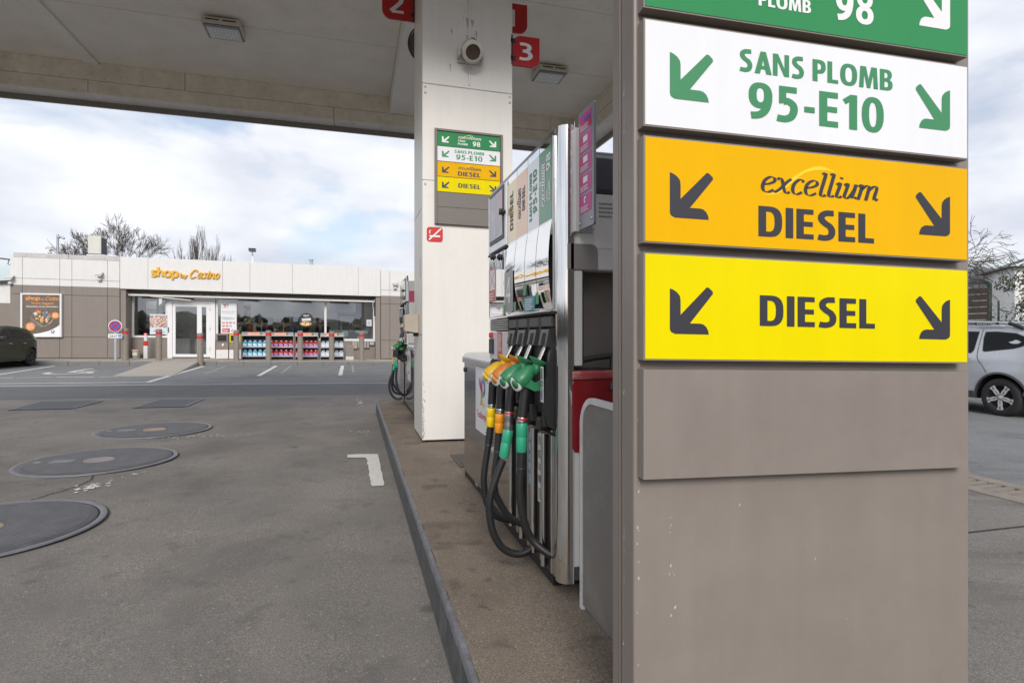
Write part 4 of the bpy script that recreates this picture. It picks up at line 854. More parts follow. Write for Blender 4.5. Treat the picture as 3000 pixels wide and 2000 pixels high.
    # upright hose guides
    for i, y_ in enumerate((.115, .265, .46, .655)):
        mb = MB(); mb.ring([O(-.016, y_, .31 if i else .305), O(-.016, y_, .885)], .0125, 12); part('guide_rail', mb, chrome, p)
        P('guide_strip', alu, (-.006, .0, y_ - .075, y_ - .062, .297, .884, .002)); P('guide_channel', mat('channel_dark', (.05, .048, .045, 1), .3, .6), (-.003, .0, y_ - .052, y_ + .055, .297, .88, 0))
    for y_, z_, h_, mm, mi_, tx in ((.335, .60, .26, teal_ink, white_ink, ('85', '95')), (.19, .56, .31, mat('label_paper', 0), ink, ('87', '98'))):
        yl, wd = span(y_ - .03, y_ + .03); mb = MB(); mb.prism([(0, 0), (wd, 0), (wd, h_), (0, h_)], (ox - .0085, yl, z_ - .2), U, V, .001); a_ = part('octane_label', mb, mm, p)
        mb = MB(); put_word(mb, tx[0], (ox - .0085, yl, z_ - .2), U, V, wd * .15, wd * .85, h_ * .64, .036); put_word(mb, tx[1], (ox - .0085, yl, z_ - .2), U, V, wd * .15, wd * .85, h_ * .28, .036)
        bars(mb, (ox - .0085, yl, z_ - .2), U, V, wd * .15, wd * .85, h_ * .04, h_ * .22, 5); bars(mb, (ox - .0085, yl, z_ - .2), U, V, wd * .15, wd * .85, h_ * .84, h_ * .97, 4); bars(mb, (ox - .0085, yl, z_ - .2), U, V, wd * .15, wd * .85, h_ * .47, h_ * .58, 3); part('lettering', mb, mi_, a_)
    # polished corner posts
    for sx in (0, 1):
        f = lambda x: ox + (x if not sx else W - x)
        pr_ = arc(.045, -.012, .047, .047, 180, 270, 8) + [(.058, -.059), (.058, -.002), (-.002, -.002)]
        pr_ = [(f(a), Yl(b)) for a, b in pr_]
        mb = MB(); mb.prism(pr_, (0, 0, 1.98), (1, 0, 0), (0, 1, 0), 1.892); o_ = part('corner_post', mb, chrome, p)
        for pl in o_.data.polygons: pl.use_smooth = abs(pl.normal.z) < .5 and len(pl.vertices) == 4
        try: o_.data.set_sharp_from_angle(angle=R(35))
        except Exception: pass
    P('pane_border', alu, (-.014, .0, -.004, .006, 1.412, 2.15, .002))
    # end face with niche
    ey = -.055
    P('end_upper', alu_paint, (.06, W - .06, ey, .03, 1.583, 1.902, .004)); P('end_cap', mat('cap_grey', (.085, .088, .10, 1), .3, .4, var=.1), (.06, W - .06, ey + .005, .06, 1.905, 2.075, .02, ))
    P('end_strip', alu_paint, (.06, .098, ey, .03, 1.185, 1.58, .003)); P('end_lower', alu_paint, (.06, W - .06, ey, .03, .352, .828, .004)); P('end_kick', grey_plastic, (.06, W - .06, ey + .004, .03, .296, .349, .003))
    P('niche_back', mat('niche_dark', (.028, .026, .025, 1), .2, var=.1, coat=.3), (.10, W - .06, .20, .215, .83, 1.58, 0), (.10, .112, -.03, .078, 1.185, 1.58, 0))
    P('niche_shelf', alu_paint, (.10, W - .06, ey + .01, .2, .815, .829, 0))
    mb = MB(); a, c = sorted((Yl(ey - .004), Yl(ey + .01))); mb.prism([(ox + q_[0], q_[1]) for q_ in rrect(.03, .165, 1.385, 1.49, .03, (0, 0, 1, 0))], (0, c, 0), (1, 0, 0), (0, 0, 1), (a - c)); part('handle_recess', mb, mat('recess_grey', (.20, .19, .18, 1), .4), p)
    if m > 0:
        e = Yl(ey) - .0015; UU, VV = (1, 0, 0), (0, 0, 1)
        mb = MB(); mb.prism([(0, 0), (.30, 0), (.30, .225), (0, .225)], (ox + .07, e, 1.475), UU, VV, .001); a_ = part('sheet_reflection', mb, mat('reflected_white', (.60, .585, .56, 1), .3, var=.03), p)  # poster reflection in the end panel, painted on as a sheet with print
        mb = MB(); mb.poly([(.17, .225), (.30, .225), (.30, .14)] + arc(.20, .14, .1, .07, 0, 80, 6), (ox + .07, e - .001, 1.475), UU, VV); part('blue_shape', mb, mat('print_blue', (.10, .20, .38, 1), .4), a_)
        mb = MB(); disc(mb, .215, .115, .03, (ox + .07, e, 1.475), UU, VV); mb.poly([(.195, .06), (.24, .06), (.24, .115), (.195, .09)], (ox + .07, e - .0014, 1.475), UU, VV); part('red_shape', mb, mat('print_red', (.42, .13, .14, 1), .4), a_)
        mb = MB(); bars(mb, (ox + .07, e, 1.475), UU, VV, .10, .17, .13, .20, 4); bars(mb, (ox + .07, e, 1.475), UU, VV, .0, .09, .06, .11, 6); part('lettering', mb, grey_ink, a_)
        # card board fixed to the post
        P('board_bracket', alu_paint, (.052, .078, -.085, -.056, 1.735, 2.16, .003))
        yl, wd = span(-.235, -.075); mb = MB(); ob = (ox + .070, yl, 1.54)
        mb.prism(rrect(0, wd, 0, .475, .008), ob, U, V, .010); bd = part('payment_board', mb, mat('board_grey', (.235, .24, .26, 1), .3, .2), p)
        for k_ in range(5):
            z_ = .060 + k_ * .081; mb = MB(); mb.prism(rrect(wd * .12, wd * .88, z_, z_ + .072, .005), (ob[0] - .0008, ob[1], ob[2]), U, V, .0006); s_ = part('sticker', mb, magenta, bd)
            mb = MB(); oo = (ob[0] - .0016, ob[1], ob[2])
            if k_ in (1, 2, 3): mb.poly([(wd * .36, z_ + .038), (wd * .64, z_ + .038), (wd * .64, z_ + .062), (wd * .36, z_ + .062)], oo, U, V)
            if k_ == 0: disc(mb, wd * .5, z_ + .05, .013, oo, U, V, holes=[arc(wd * .54, z_ + .048, .008, .008, 0, 340, 14)])
            bars(mb, oo, U, V, wd * .2, wd * .8, z_ + .006, z_ + .030, 3); part('print', mb, white_ink, s_)
            if k_ == 4:
                mb = MB(); mb.poly([(wd * .45, z_ + .04), (wd * .8, z_ + .04), (wd * .8, z_ + .055), (wd * .45, z_ + .055)], (oo[0] - .0008, oo[1], oo[2]), U, V); part('card_print', mb, blue_ink, s_)
                mb = MB(); mb.poly([(wd * .6, z_ + .015), (wd * .82, z_ + .015), (wd * .82, z_ + .036), (wd * .6, z_ + .036)], (oo[0] - .0008, oo[1], oo[2]), U, V); part('card_print', mb, red_ink, s_)
        for y_ in (-.095, -.215):
            for z_ in (1.765,):
                mb = MB(); mb.lathe([(.006, 0), (.005, .002), (0, .003)], O(.069, y_, z_), (-1, 0, 0), 8); part('screw', mb, steel, p)
    else:
        P('cabinet_end', alu_paint, (.06, W - .06, 2.0836, 2.09, .32, 1.09, .003))
        P('tower_end', alu_paint, (.02, W - .02, 1.1735, 1.19, 1.42, 2.10, .003)); P('tower_end_grille', grey_plastic, (.02, W - .02, 1.1735, 1.188, 1.34, 1.41, .003)); P('tower_end_low', alu_paint, (.02, W - .02, 1.1735, 1.188, 1.185, 1.335, .003))
        P('end_sticker', mat('sticker_pink', (.42, .05, .12, 1), .4), (.022, W - .1, 1.1905, 1.192, 1.79, 1.955, 0))
    P('right_face', steel, (W - .002, W + .004, .0, 1.172, .9, 2.1, 0))
    return p
def logo(o, u, v, cx, cz, s_, parent, k=1.0):
    """red bar T and a rainbow swirl"""
    mb = MB(); f = lambda L: [(cx + (a - .5) * s_ * k, cz + (b - .5) * s_) for a, b in L]
    mb.poly(f([(.02, .98), (.14, 1.0), (.34, .80), (.52, .72), (.60, .62), (.60, .48), (.45, .50), (.44, .30), (.38, 0), (.22, .02), (.32, .35), (.30, .52), (.12, .62), (0, .8)]), o, u, v); q = Vector(u).cross(Vector(v)).normalized() * .001
    mb.v = [tuple(Vector(p) + q) for p in mb.v]; part('emblem', mb, mat('emblem_red', (.60, .05, .03, 1), .35, var=0), parent)
    ring = cat_rom([(.50, .62, 0), (.46, .80, 0), (.58, .95, 0), (.76, .94, 0), (.90, .78, 0), (.92, .58, 0), (.78, .45, 0), (.60, .44, 0), (.50, .34, 0), (.52, .16, 0), (.66, .05, 0), (.84, .10, 0)], 4); K = len(ring) - 1
    stops = ['#3a4aa0', '#3f7fd0', '#45a6dd', '#3f8fd6', '#3560b8', '#5a56a8', '#6a8fc0', '#5fae88', '#7fbf5a', '#b8cf4a', '#e6d545', '#e9c53c']
    for i in range(len(stops)):
        seg = ring[int(K * i / len(stops)):int(K * (i + 1) / len(stops)) + 1]
        if len(seg) < 2: continue
        wd = .20 * (1 - .5 * abs(i / 11 - .35)); mb = MB(); mb.poly(f(strk([(p.x, p.y) for p in seg], wd, False)), Vector(o) + Vector(u).cross(Vector(v)).normalized() * (.0015 + .0004 * (i % 2)), u, v)
        part('emblem', mb, mat('emblem_%s' % ['indigo', 'azure', 'sky', 'marine', 'navy', 'violet', 'slate', 'teal', 'leaf', 'lime', 'lemon', 'amber'][i], stops[i], .35, var=0), parent)
# screen: dark glass showing a faded picture
screen_mat = mosaic('screen_image', ['#7d7d88', '#85848f', '#9a7c84', '#a0868c', '#8f8d98', '#767884'], 9); screen_mat.node_tree.nodes['Principled BSDF'].inputs['Roughness'].default_value = .08
pumpA = build_pump('near fuel pump with coloured grade labels and a 4 on polished panels', .82, 2.30, 1, '4')
pumpB = build_pump('far fuel pump, mostly hidden behind the white column', .765, 9.77, -1, '2')

# ------------------------------------------------------------------ nozzles with their hoses
c_green = mat('nozzle_green', (.028, .20, .085, 1), .38, var=.12, vs_=18); c_yellow = mat('nozzle_yellow', (.62, .38, .01, 1), .42, var=.15, vs_=18); c_orange = mat('nozzle_orange', (.52, .17, .02, 1), .42, var=.18, vs_=18)
s_green = mat('sleeve_green', (.03, .34, .20, 1), .35, var=.06); s_yellow = mat('sleeve_yellow', (.85, .58, .005, 1), .35, var=.06); s_orange = mat('sleeve_orange', (.82, .30, .01, 1), .35, var=.06)
spout_m = mat('spout_metal', (.62, .60, .56, 1), .2, 1, var=.25, vs_=30); swivel_m = mat('swivel_metal', (.55, .54, .52, 1), .3, 1, var=.2, vs_=30)
def nozzle(label, by, cb, cs, d, loc=None, sy=1, ring_red=False, group='fuel nozzles hanging on the pumps'):
    """by: site y of the bay; d: path points in the upright plane of the bay (site x, level)"""
    X0, Z0 = d['head'][0], d['ring'][1]
    t = thing('fuel_nozzle', label, 'fuel nozzle', (loc[0] if loc else X0, loc[1] if loc else by, Z0), 0, group)
    if sy < 0: t.scale = (1, -1, 1)
    L = lambda p, y=0: Vector((p[0] - X0, y, p[1] - Z0))
    hd, nk, tip = L(d['head']), L(d['neck']), L(d['tip'])
    dn = (tip - nk).normalized()
    mb = MB(); mb.ring(cat_rom([nk - dn * .02, nk + dn * .04, nk + dn * .09, tip + Vector((.018, .0, .012))], 4), .0125, 14); part('spout', mb, spout_m, t)
    mb = MB(); mb.lathe([(.018, -.012), (.024, -.006), (.047, .010), (.0475, .014), (.020, .004), (.014, .004)], nk + dn * .004, dn, 24); part('splash_guard', mb, cb, t)
    # body: neck widening into a drum that ends in a round face
    ax = Vector((-.86, -.40, -.30)).normalized(); mid = hd.lerp(nk, .5)
    pts = [nk + dn * .006, nk - dn * .03, hd.lerp(nk, .62) + Vector((0, 0, .004)), hd.lerp(nk, .35) + Vector((0, 0, .0)), hd.lerp(nk, .12), hd + ax * .004]
    mb = MB(); mb.ring(cat_rom(pts, 4), [.0205] * 4 + [.021, .022, .023, .0245] + [.027, .0305, .0335, .036] + [.038, .039, .0395, .0395] + [.039, .038, .037, .036] + [.034], 18); part('body', mb, cb, t)
    mb = MB(); mb.lathe([(.034, 0), (.0335, .008), (.030, .0105), (0, .0105)], hd + ax * .002, ax, 24); bd = part('badge', mb, white_ink, t)
    mb = MB(); mb.lathe([(.020, .0112), (.020, .0116), (0, .0118)], hd + ax * .002, ax, 20); part('badge_print', mb, {c_green: green_ink, c_yellow: swoosh_y, c_orange: orange_ink}[cb], bd)
    # lever guard
    lg = hd.lerp(nk, .25); mb = MB(); mb.prism([(0, .0), (.05, -.025), (.095, -.018), (.105, .012), (.09, .024), (.055, .01), (.02, .035)], lg + Vector((-.005, -.010, -.028)), (1, 0, 0), (0, 0, 1), -.020); part('lever_guard', mb, cb, t)
    gt, gb = L(d['grip']), L(d['ring'])
    mb = MB(); n = 18; pts = []; rr = []
    for i in range(n + 1): pts.append(gt.lerp(gb, i / n)); rr.append(.0225 if i % 2 else .0205)
    rr[0] = .024; mb.ring(pts, rr, 14); part('grip', mb, rubber, t)
    s0, s1 = L(d['s0']), L(d['s1'])
    mb = MB(); n = 6; mb.ring([gb.lerp(s0, i / n) for i in range(n + 1)], [.0185, .021, .021, .0185, .020, .020, .0185], 16); sw = part('swivel', mb, swivel_m, t)
    if ring_red:
        mb = MB(); mb.ring([gb + Vector((0, 0, -.003)), gb + Vector((0, 0, -.011))], .0216, 16); part('red_band', mb, red_ink, sw)
    mb = MB(); mb.ring([s0, s0.lerp(s1, .03), s0.lerp(s1, .44), s0.lerp(s1, .46), s0.lerp(s1, .49), s0.lerp(s1, .51), s0.lerp(s1, .97), s1], [.0225, .0245, .024, .0228, .0228, .0238, .0228, .021], 18); part('sleeve', mb, cs, t)
    e = L(d['rib']); n = 12
    if (e - s1).length > .02:
        mb = MB(); mb.ring([s1.lerp(e, i / n) for i in range(n + 1)], [.0222 if i % 2 == 0 else .0165 for i in range(n + 1)], 16); part('bend_restrictor', mb, rubber, t)
    H = [e] + [Vector((p[0] - X0, (p[2] if len(p) > 2 else 0), p[1] - Z0)) for p in d['hose']]
    mb = MB(); mb.ring(cat_rom(H, 8), .0172, 14); part('hose', mb, rubber, t)
    return t
NZ = [
 ('green fuel nozzle nearest the camera, with its sleeve straight down', 2.395, c_green, s_green, dict(tip=(.812, 1.263), neck=(.772, 1.180), head=(.679, 1.100), grip=(.716, 1.085), ring=(.702, .955), s0=(.699, .930), s1=(.697, .805), rib=(.695, .734), hose=[(.690, .63), (.710, .505), (.745, .425), (.800, .375, -.03), (.85, .35, -.05)]), True),
 ('second green fuel nozzle, its hose looping low towards the kerb', 2.573, c_green, s_green, dict(tip=(.797, 1.255), neck=(.763, 1.178), head=(.670, 1.095), grip=(.704, 1.075), ring=(.690, .957), s0=(.687, .873), s1=(.664, .748), rib=(.661, .735), hose=[(.632, .665), (.603, .58), (.598, .50), (.618, .400), (.672, .323), (.755, .300), (.86, .35)]), True),
 ('orange fuel nozzle between the yellow one and the green ones', 2.757, c_orange, s_orange, dict(tip=(.808, 1.245), neck=(.769, 1.175), head=(.675, 1.092), grip=(.702, 1.067), ring=(.696, .947), s0=(.694, .922), s1=(.689, .829), rib=(.681, .735), hose=[(.667, .63), (.667, .55), (.690, .49), (.745, .41), (.86, .345)]), False),
 ('yellow fuel nozzle at the far end of the nearer pump', 2.942, c_yellow, s_yellow, dict(tip=(.806, 1.243), neck=(.766, 1.170), head=(.673, 1.090), grip=(.703, 1.067), ring=(.696, .947), s0=(.694, .928), s1=(.689, .830), rib=(.677, .734), hose=[(.656, .60), (.655, .52), (.672, .43), (.720, .362), (.86, .32)]), False)]
noz = [nozzle(l, y, a, b, d, ring_red=r_) for l, y, a, b, d, r_ in NZ]
for i, (y, lb) in enumerate(((9.07, 'green fuel nozzle on the far pump, nearest the white column'), (9.26, 'second green fuel nozzle on the far pump, beyond the first'), (9.44, 'orange fuel nozzle on the far pump'), (9.62, 'yellow fuel nozzle on the far pump'))):
    X0, Z0 = NZ[i][4]['head'][0], NZ[i][4]['ring'][1]
    dup(noz[i], (X0 - .055, y, Z0), None, lb, None, (1, -1, 1))
# red bucket in the niche of the near pump
t = thing('squeegee_bucket', 'red bucket with black hoop handle in the end of the near pump', 'bucket', (1.056, 2.36, .83))
mb = MB(); mb.prism(rrect(-.186, .17, 0, .295, .022, (1, 1, 1, 1)), (0, -.122, 0), (1, 0, 0), (0, 0, 1), .135); part('body', mb, mat('bucket_red', (.21, .006, .010, 1), .35, var=.12, dirt=(.25, .05, .05, 1), dirt_amt=.4, dirt_scale=14), t)
mb = MB(); mb.box(-.188, .172, -.124, .012, .296, .334, .010, 0, 2); part('rim', mb, mat('bucket_rim', (.33, .05, .05, 1), .4, dirt=(.5, .42, .38, 1), dirt_amt=.9, dirt_scale=9), t)
mb = MB(); mb.box(-.15, .15, -.10, .005, .334, .338); part('lid', mb, black_plastic, t)
mb = MB(); mb.ring(cat_rom([(-.18, -.07, .34), (-.12, -.07, .375), (.05, -.07, .395), (.16, -.07, .38)], 6), .012, 10); mb.ring([(.02, -.07, .395), (-.01, -.125, .25)], .013, 10); part('handle', mb, black_plastic, t)
# hoop guard
t = thing('island_guard', 'white hoop guard with scuffed grey panel between totem and pump', 'guard', (.90, 1.9, .2))
mb = MB(); pth = [(0, .315, 0), (0, .315, .74)] + [(0, .19 + .125 * math.cos(R(a)), .74 + .125 * math.sin(R(a))) for a in range(10, 91, 10)] + [(0, -.19 - .125 * math.cos(R(a)) if a < 90 else -.19, .74 + .125 * math.sin(R(a))) for a in range(90, -1, -10)] + [(0, -.315, 0)]
vs = []; fs = []
for i, p in enumerate(pth):                                    # flat bar frame
    a = Vector(pth[max(i - 1, 0)]); b = Vector(pth[min(i + 1, len(pth) - 1)]); tt = (b - a).normalized(); n = Vector((0, -tt.z, tt.y)); p = Vector(p)
    vs += [p + n * .0 + Vector((sx * .03, 0, 0)) + n * o_ for sx, o_ in ((-.25, 0), (.25, 0), (.25, .024), (-.25, .024))]
for i in range(len(pth) - 1):
    for j in range(4): fs.append((i * 4 + j, i * 4 + (j + 1) % 4, i * 4 + 4 + (j + 1) % 4, i * 4 + 4 + j))
mb.add(vs, fs); part('frame', mb, mat('guard_white', (.66, .66, .65, 1), .35, var=.06, dirt='#7a746c', dirt_amt=.5, dirt_scale=12), t)
mb = MB(); mb.prism(rrect(-.290, .290, .02, .845, .10, (0, 0, 1, 1)), (-.004, 0, 0), (0, -1, 0), (0, 0, 1), .010); pn = part('panel', mb, panel_grey, t)
mb = MB(); mb.poly([(.10, .02), (.13, .02), (.16, .30), (.11, .36), (.095, .30), (.085, .34), (.07, .29), (.055, .31), (.05, .17)], (-.0048, 0, 0), (0, -1, 0), (0, 0, 1)); part('tape_scrap', mb, mat('black_tape', (.006, .006, .006, 1), .4, var=0), pn)

# ================================================================== SHOP
WY, RY, PZ = 28.3, 29.1, .15
shop = thing('shop_building', 'low white and taupe station shop with glass front and gold shop lettering', 'shop', (-6, 30, PZ))
pav = MB(); pav.prism([(-24, 25.86), (9, 25.86), (9, 34), (-24, 34)], (0, 0, PZ), (1, 0, 0), (0, 1, 0), .15); pavement = top('pavement', pav, paving, kind='structure')
km = MB(); km.box(-.508, .508, -.08, .08, -.02, .148, .012, 0, 2); kmesh = mesh('kerb_stone', km, kerb_grey)
for i in range(28): inst(kmesh, 'kerb_stone', pavement, (-20.2 + i * 1.026, 25.775 + rnd.uniform(-.004, .004), 0))
def sp_(name, m_, x0, x1, y0, y1, z0, z1, b=.006, parent=None):
    mb = MB(); mb.box(x0, x1, y0, y1, z0, z1, b); return wpart(name, mb, m_, parent or shop)
def clad(xs, zs, y, nm='wall_panel', g=.006):
    for i in range(len(xs) - 1):
        for j in range(len(zs) - 1):
            mw = white_clad if zs[j] >= 3.16 else taupe_wall
            mb = MB(); mb.box(xs[i] + g, xs[i + 1] - g, y, y + .05, zs[j] + (g if zs[j] != 3.168 else .001), zs[j + 1] - (g if zs[j + 1] != 3.168 else .001), .004); wpart(nm, mb, mw, shop)
lx = [-13.54, -13.113, -11.802, -11.366, -10.068, -9.612]; lz = [.17, 1.056, 2.80, 3.168, 3.445, 4.31]
sp_('wall_core', mat('joint_taupe', (.07, .06, .054, 1), .8, var=0), -13.50, -9.62, WY + .051, 33.5, PZ, 3.167, 0); sp_('wall_core', mat('joint_white', (.34, .335, .32, 1), .8, var=0), -13.50, -9.62, WY + .051, 33.5, 3.169, 4.30, 0)
clad(lx, lz, WY)
for z0, z1 in ((.17, 3.167), (3.169, 4.31)): sp_('side_wall', taupe_wall if z0 < 1 else white_clad, -13.545, -13.50, WY + .052, 33.6, z0, z1)
sp_('coping', mat('coping_grey', (.52, .51, .49, 1), .6, var=.15, vs_=4, dirt='#8a8780', dirt_amt=.5, dirt_scale=5), -13.43, -11.5, WY + .02, WY + .3, 4.312, 4.50); sp_('coping', MATS['coping_grey'], -11.49, -9.615, WY + .02, WY + .3, 4.312, 4.49)
fx = [-9.60, -8.543, -5.607, -4.483, -2.688, .229, 1.256]
for a, b in zip(fx[:-1], fx[1:]): 
    mb = MB(); mb.box(a + .004, b - .004, WY - .02, WY + .05, 3.162, 4.50, .006); wpart('fascia_panel', mb, white_clad, shop)
sp_('fascia_core', white_paint, -9.60, 1.25, WY + .052, 33.6, 3.30, 4.48, 0)
sp_('soffit', mat('soffit_taupe', (.20, .175, .155, 1), .6), -9.6, 1.25, WY + .06, RY + .3, 3.20, 3.298, 0); sp_('fascia_trim', white_paint, -9.6, 1.25, WY - .03, WY + .03, 3.135, 3.16, .003)
sp_('awning_back', taupe_dark, -9.45, 1.0, RY - .35, RY - .02, 3.02, 3.199, .01)
for i in range(9): sp_('awning_bracket', taupe_wall, -8.9 + i * 1.2, -8.87 + i * 1.2, RY - .36, RY - .02, 2.95, 3.02)
sp_('recess_wall', taupe_wall, -9.61, -9.40, WY + .055, RY + .3, PZ, 3.199); sp_('recess_wall', taupe_wall, 1.03, 1.25, WY + .055, RY + .3, PZ, 3.199)
# right wing
clad([1.262, 1.688, 3.2, 5.4], [.17, 1.051, 2.784, 3.168, 3.44, 4.40], WY); sp_('wall_core', MATS['joint_taupe'], 1.27, 5.38, WY + .051, 33.5, PZ, 3.167, 0); sp_('wall_core', MATS['joint_white'], 1.27, 5.38, WY + .051, 33.5, 3.169, 4.38, 0)
sp_('roof_deck', mat('roof_grey', (.3, .3, .3, 1), .9), -13.4, 5.3, WY + .32, 33.4, 4.33, 4.36, 0)
# window wall
def frame(x0, x1, z0, z1, w_, name='window', y=RY, depth=.07, glass_m=None, mull=()):
    mb = MB()
    mb.box(x0, x0 + w_, y - depth, y, z0, z1, .004); mb.box(x1 - w_, x1, y - depth, y, z0, z1, .004); mb.box(x0 + w_, x1 - w_, y - depth, y - .001, z0, z0 + w_ * 1.15, .004); mb.box(x0 + w_, x1 - w_, y - depth, y - .001, z1 - w_, z1, .004)
    for xm, wm in mull: mb.box(xm - wm / 2, xm + wm / 2, y - depth + .002, y, z0 + w_ * 1.15, z1 - w_, .004)
    fr = wpart(name, mb, white_paint, shop); xs_ = [x0 + w_] + [v for xm, wm in mull for v in (xm - wm / 2, xm + wm / 2)] + [x1 - w_]
    for a, b in zip(xs_[::2], xs_[1::2]):
        mb = MB(); mb.quad((a, y - .03, z0 + w_), (b, y - .03, z0 + w_), (b, y - .03, z1 - w_), (a, y - .03, z1 - w_)); wpart('pane', mb, glass_m or shop_glass, fr)
    return fr
frame(-9.40, -7.99, 1.05, 3.0, .085)
frame(-6.04, 1.03, .985, 3.0, .10, mull=((-1.28, .10),))
sp_('sill_wall', taupe_wall, -9.40, -7.995, RY - .03, RY + .15, PZ, 1.045); sp_('sill_wall', taupe_wall, -6.04, 1.03, RY - .03, RY + .15, PZ, .98)
# glazed door with its side light
dfr = MB()
for a in ((-7.985, -7.79, PZ, 2.98), (-6.25, -6.05, PZ, 2.98)): dfr.box(a[0], a[1], RY - .14, RY, a[2], a[3], .006)
dfr.box(-7.789, -6.251, RY - .14, RY, 2.62, 2.98, .006); door = wpart('door', dfr, mat('door_white', (.78, .78, .79, 1), .3, var=.03), shop)
lf = MB()
for a in ((-7.785, -7.665, .20, 2.61), (-6.80, -6.60, .20, 2.61), (-6.42, -6.255, .20, 2.61)): lf.box(a[0], a[1], RY - .11, RY - .04, a[2], a[3], .005)
for a in ((-7.664, -6.801), (-6.599, -6.421)): lf.box(a[0], a[1], RY - .109, RY - .041, .20, .33, .005); lf.box(a[0], a[1], RY - .109, RY - .041, 2.46, 2.61, .005)
wpart('leaf', lf, MATS['door_white'], door)
for a in ((-7.664, -6.801), (-6.599, -6.421)):
    mb = MB(); mb.quad((a[0], RY - .07, .33), (a[1], RY - .07, .33), (a[1], RY - .07, 2.46), (a[0], RY - .07, 2.46)); wpart('pane', mb, shop_glass, door)
mb = MB(); mb.box(-7.95, -7.92, RY - .19, RY - .14, 1.30, 1.52, .006); wpart('handle', mb, black_plastic, door)
for z in (.5, 1.4, 2.3):
    mb = MB(); mb.box(-6.27, -6.245, RY - .155, RY - .135, z, z + .14, .004); wpart('hinge', mb, alu, door)
# folded sun awning: white front bar, dark arms and a pale arm
aw = thing('sun_awning', 'folded white awning bar running under the shop fascia', 'awning', (-4.2, RY - .5, 2.86))
mb = MB(); mb.box(-9.39, .99, 28.56, 28.66, 2.86, 2.945, .012, 0, 2); wpart('front_bar', mb, white_paint, aw)
for a, b in ((-9.15, -7.95), (-7.6, -6.85), (-5.2, -4.2), (-2.9, -1.9), (-1.1, -.2)):
    mb = MB(); mb.ring([(a, 28.62, 2.84), ((a + b) / 2, 28.62, 2.83), (b, 28.75, 2.80)], .028, 8); wpart('arm', mb, black_plastic, aw)
mb = MB(); mb.ring([(-8.55, 28.6, 2.86), (-6.95, 28.62, 2.72)], .028, 8); wpart('arm', mb, alu_paint, aw)
mb = MB(); mb.ring([(1.0, 28.62, 2.95), (1.02, 28.62, 2.55)], .05, 10); mb.box(.96, 1.08, 28.56, 28.68, 2.2, 2.55, .02); wpart('motor_end', mb, black_plastic, aw)
# interior
inn = mat('interior_wall', (.62, .62, .62, 1), .8, var=.05); inf = mat('interior_floor', (.26, .25, .24, 1), .5); ind = mat('interior_dark', (.05, .05, .052, 1), .6, var=.2)
sp_('shop_floor', inf, -9.4, 1.03, RY + .16, 33.4, PZ, PZ + .02, 0); sp_('back_wall', inn, -9.4, 1.03, 33.2, 33.4, PZ + .02, 3.19, 0); sp_('ceiling', inn, -9.4, 1.03, RY + .31, 33.2, 3.10, 3.19, 0)
lampm = bpy.data.materials.new('lit_lamp'); lampm.use_nodes = True; lampm.node_tree.nodes['Principled BSDF'].inputs['Emission Color'].default_value = (1, .97, .9, 1); lampm.node_tree.nodes['Principled BSDF'].inputs['Emission Strength'].default_value = 13
for x in (-8.7, -6.9, -5.1, -3.3, -1.5, .3):
    for y, h_ in ((29.75, .2), (32.7, .08)):
        mb = MB(); mb.box(x - h_, x + h_, y - h_, y + h_, 3.085, 3.099); wpart('ceiling_lamp', mb, lampm, shop)
def item(name, label, cat, boxes, m_, loc, group=None):
    t = thing(name, label, cat, loc, 0, group)
    for nm, mm, b in boxes:
        mb = MB()
        for q_ in b: mb.box(*q_, .008)
        wpart(nm, mb, mm or m_, t)
    return t
item('counter', 'long pale stone counter behind the big shop window', 'counter', [('top', None, [(-5.6, -1.9, 30.2, 30.75, 1.22, 1.30)]), ('front', None, [(-5.55 + i * 1.2, -4.37 + i * 1.2, 30.25, 30.70, PZ + .03, 1.219) for i in range(3)]), ('screen', mat('acrylic', (.3, .33, .35, 1), .1), [(-5.5, -5.46, 30.3, 30.34, 1.30, 2.0), (-4.3, -4.27, 30.3, 30.34, 1.30, 1.95), (-3.3, -3.27, 30.3, 30.34, 1.3, 1.95)])], mat('counter_beige', (.38, .36, .33, 1), .4), (-3.8, 30.5, PZ))
prod = [mat('product_' + n_, c_, .5, var=.1) for n_, c_ in (('red', '#a8322a'), ('amber', '#c98a2b'), ('blue', '#3b5a8c'), ('cream', '#d8ccb0'), ('green', '#4f7a3f'), ('brown', '#6a4630'))]
sh = thing('product_shelf', 'long shelf of snacks along the back of the shop', 'shelf', (-3.5, 32.3, PZ))
for z in (.5, .95, 1.4, 1.85):
    mb = MB(); mb.box(-7.3, -1.2, 32.1, 32.5, z, z + .03); wpart('board', mb, ind, sh)
q = random.Random(2)
for k_, pmx in enumerate(prod):
    mb = MB()
    for z in (.53, .98, 1.43, 1.88):
        for i in range(9): x = -7.25 + q.uniform(0, 5.9); mb.box(x, x + q.uniform(.10, .22), 32.13, 32.40, z + .001 * k_, z + q.uniform(.16, .34))
    wpart('packets', mb, pmx, sh, kind='stuff')
item('service_desk', 'grey lilac service desk behind the right shop window', 'counter', [('front', None, [(-1.15, .95, 29.9, 30.5, PZ + .03, 1.52)]), ('notice', mat('pale_notice', (.6, .68, .68, 1), .5), [(-.55, -.25, 29.88, 29.899, 1.2, 1.48), (.10, .38, 29.88, 29.899, 1.36, 1.50), (.42, .7, 29.88, 29.899, 1.36, 1.50), (.2, .3, 29.88, 29.899, 1.05, 1.22), (.36, .43, 29.88, 29.899, 1.02, 1.2)])], mat('desk_lilac', (.30, .30, .34, 1), .4), (-.1, 30.2, PZ))
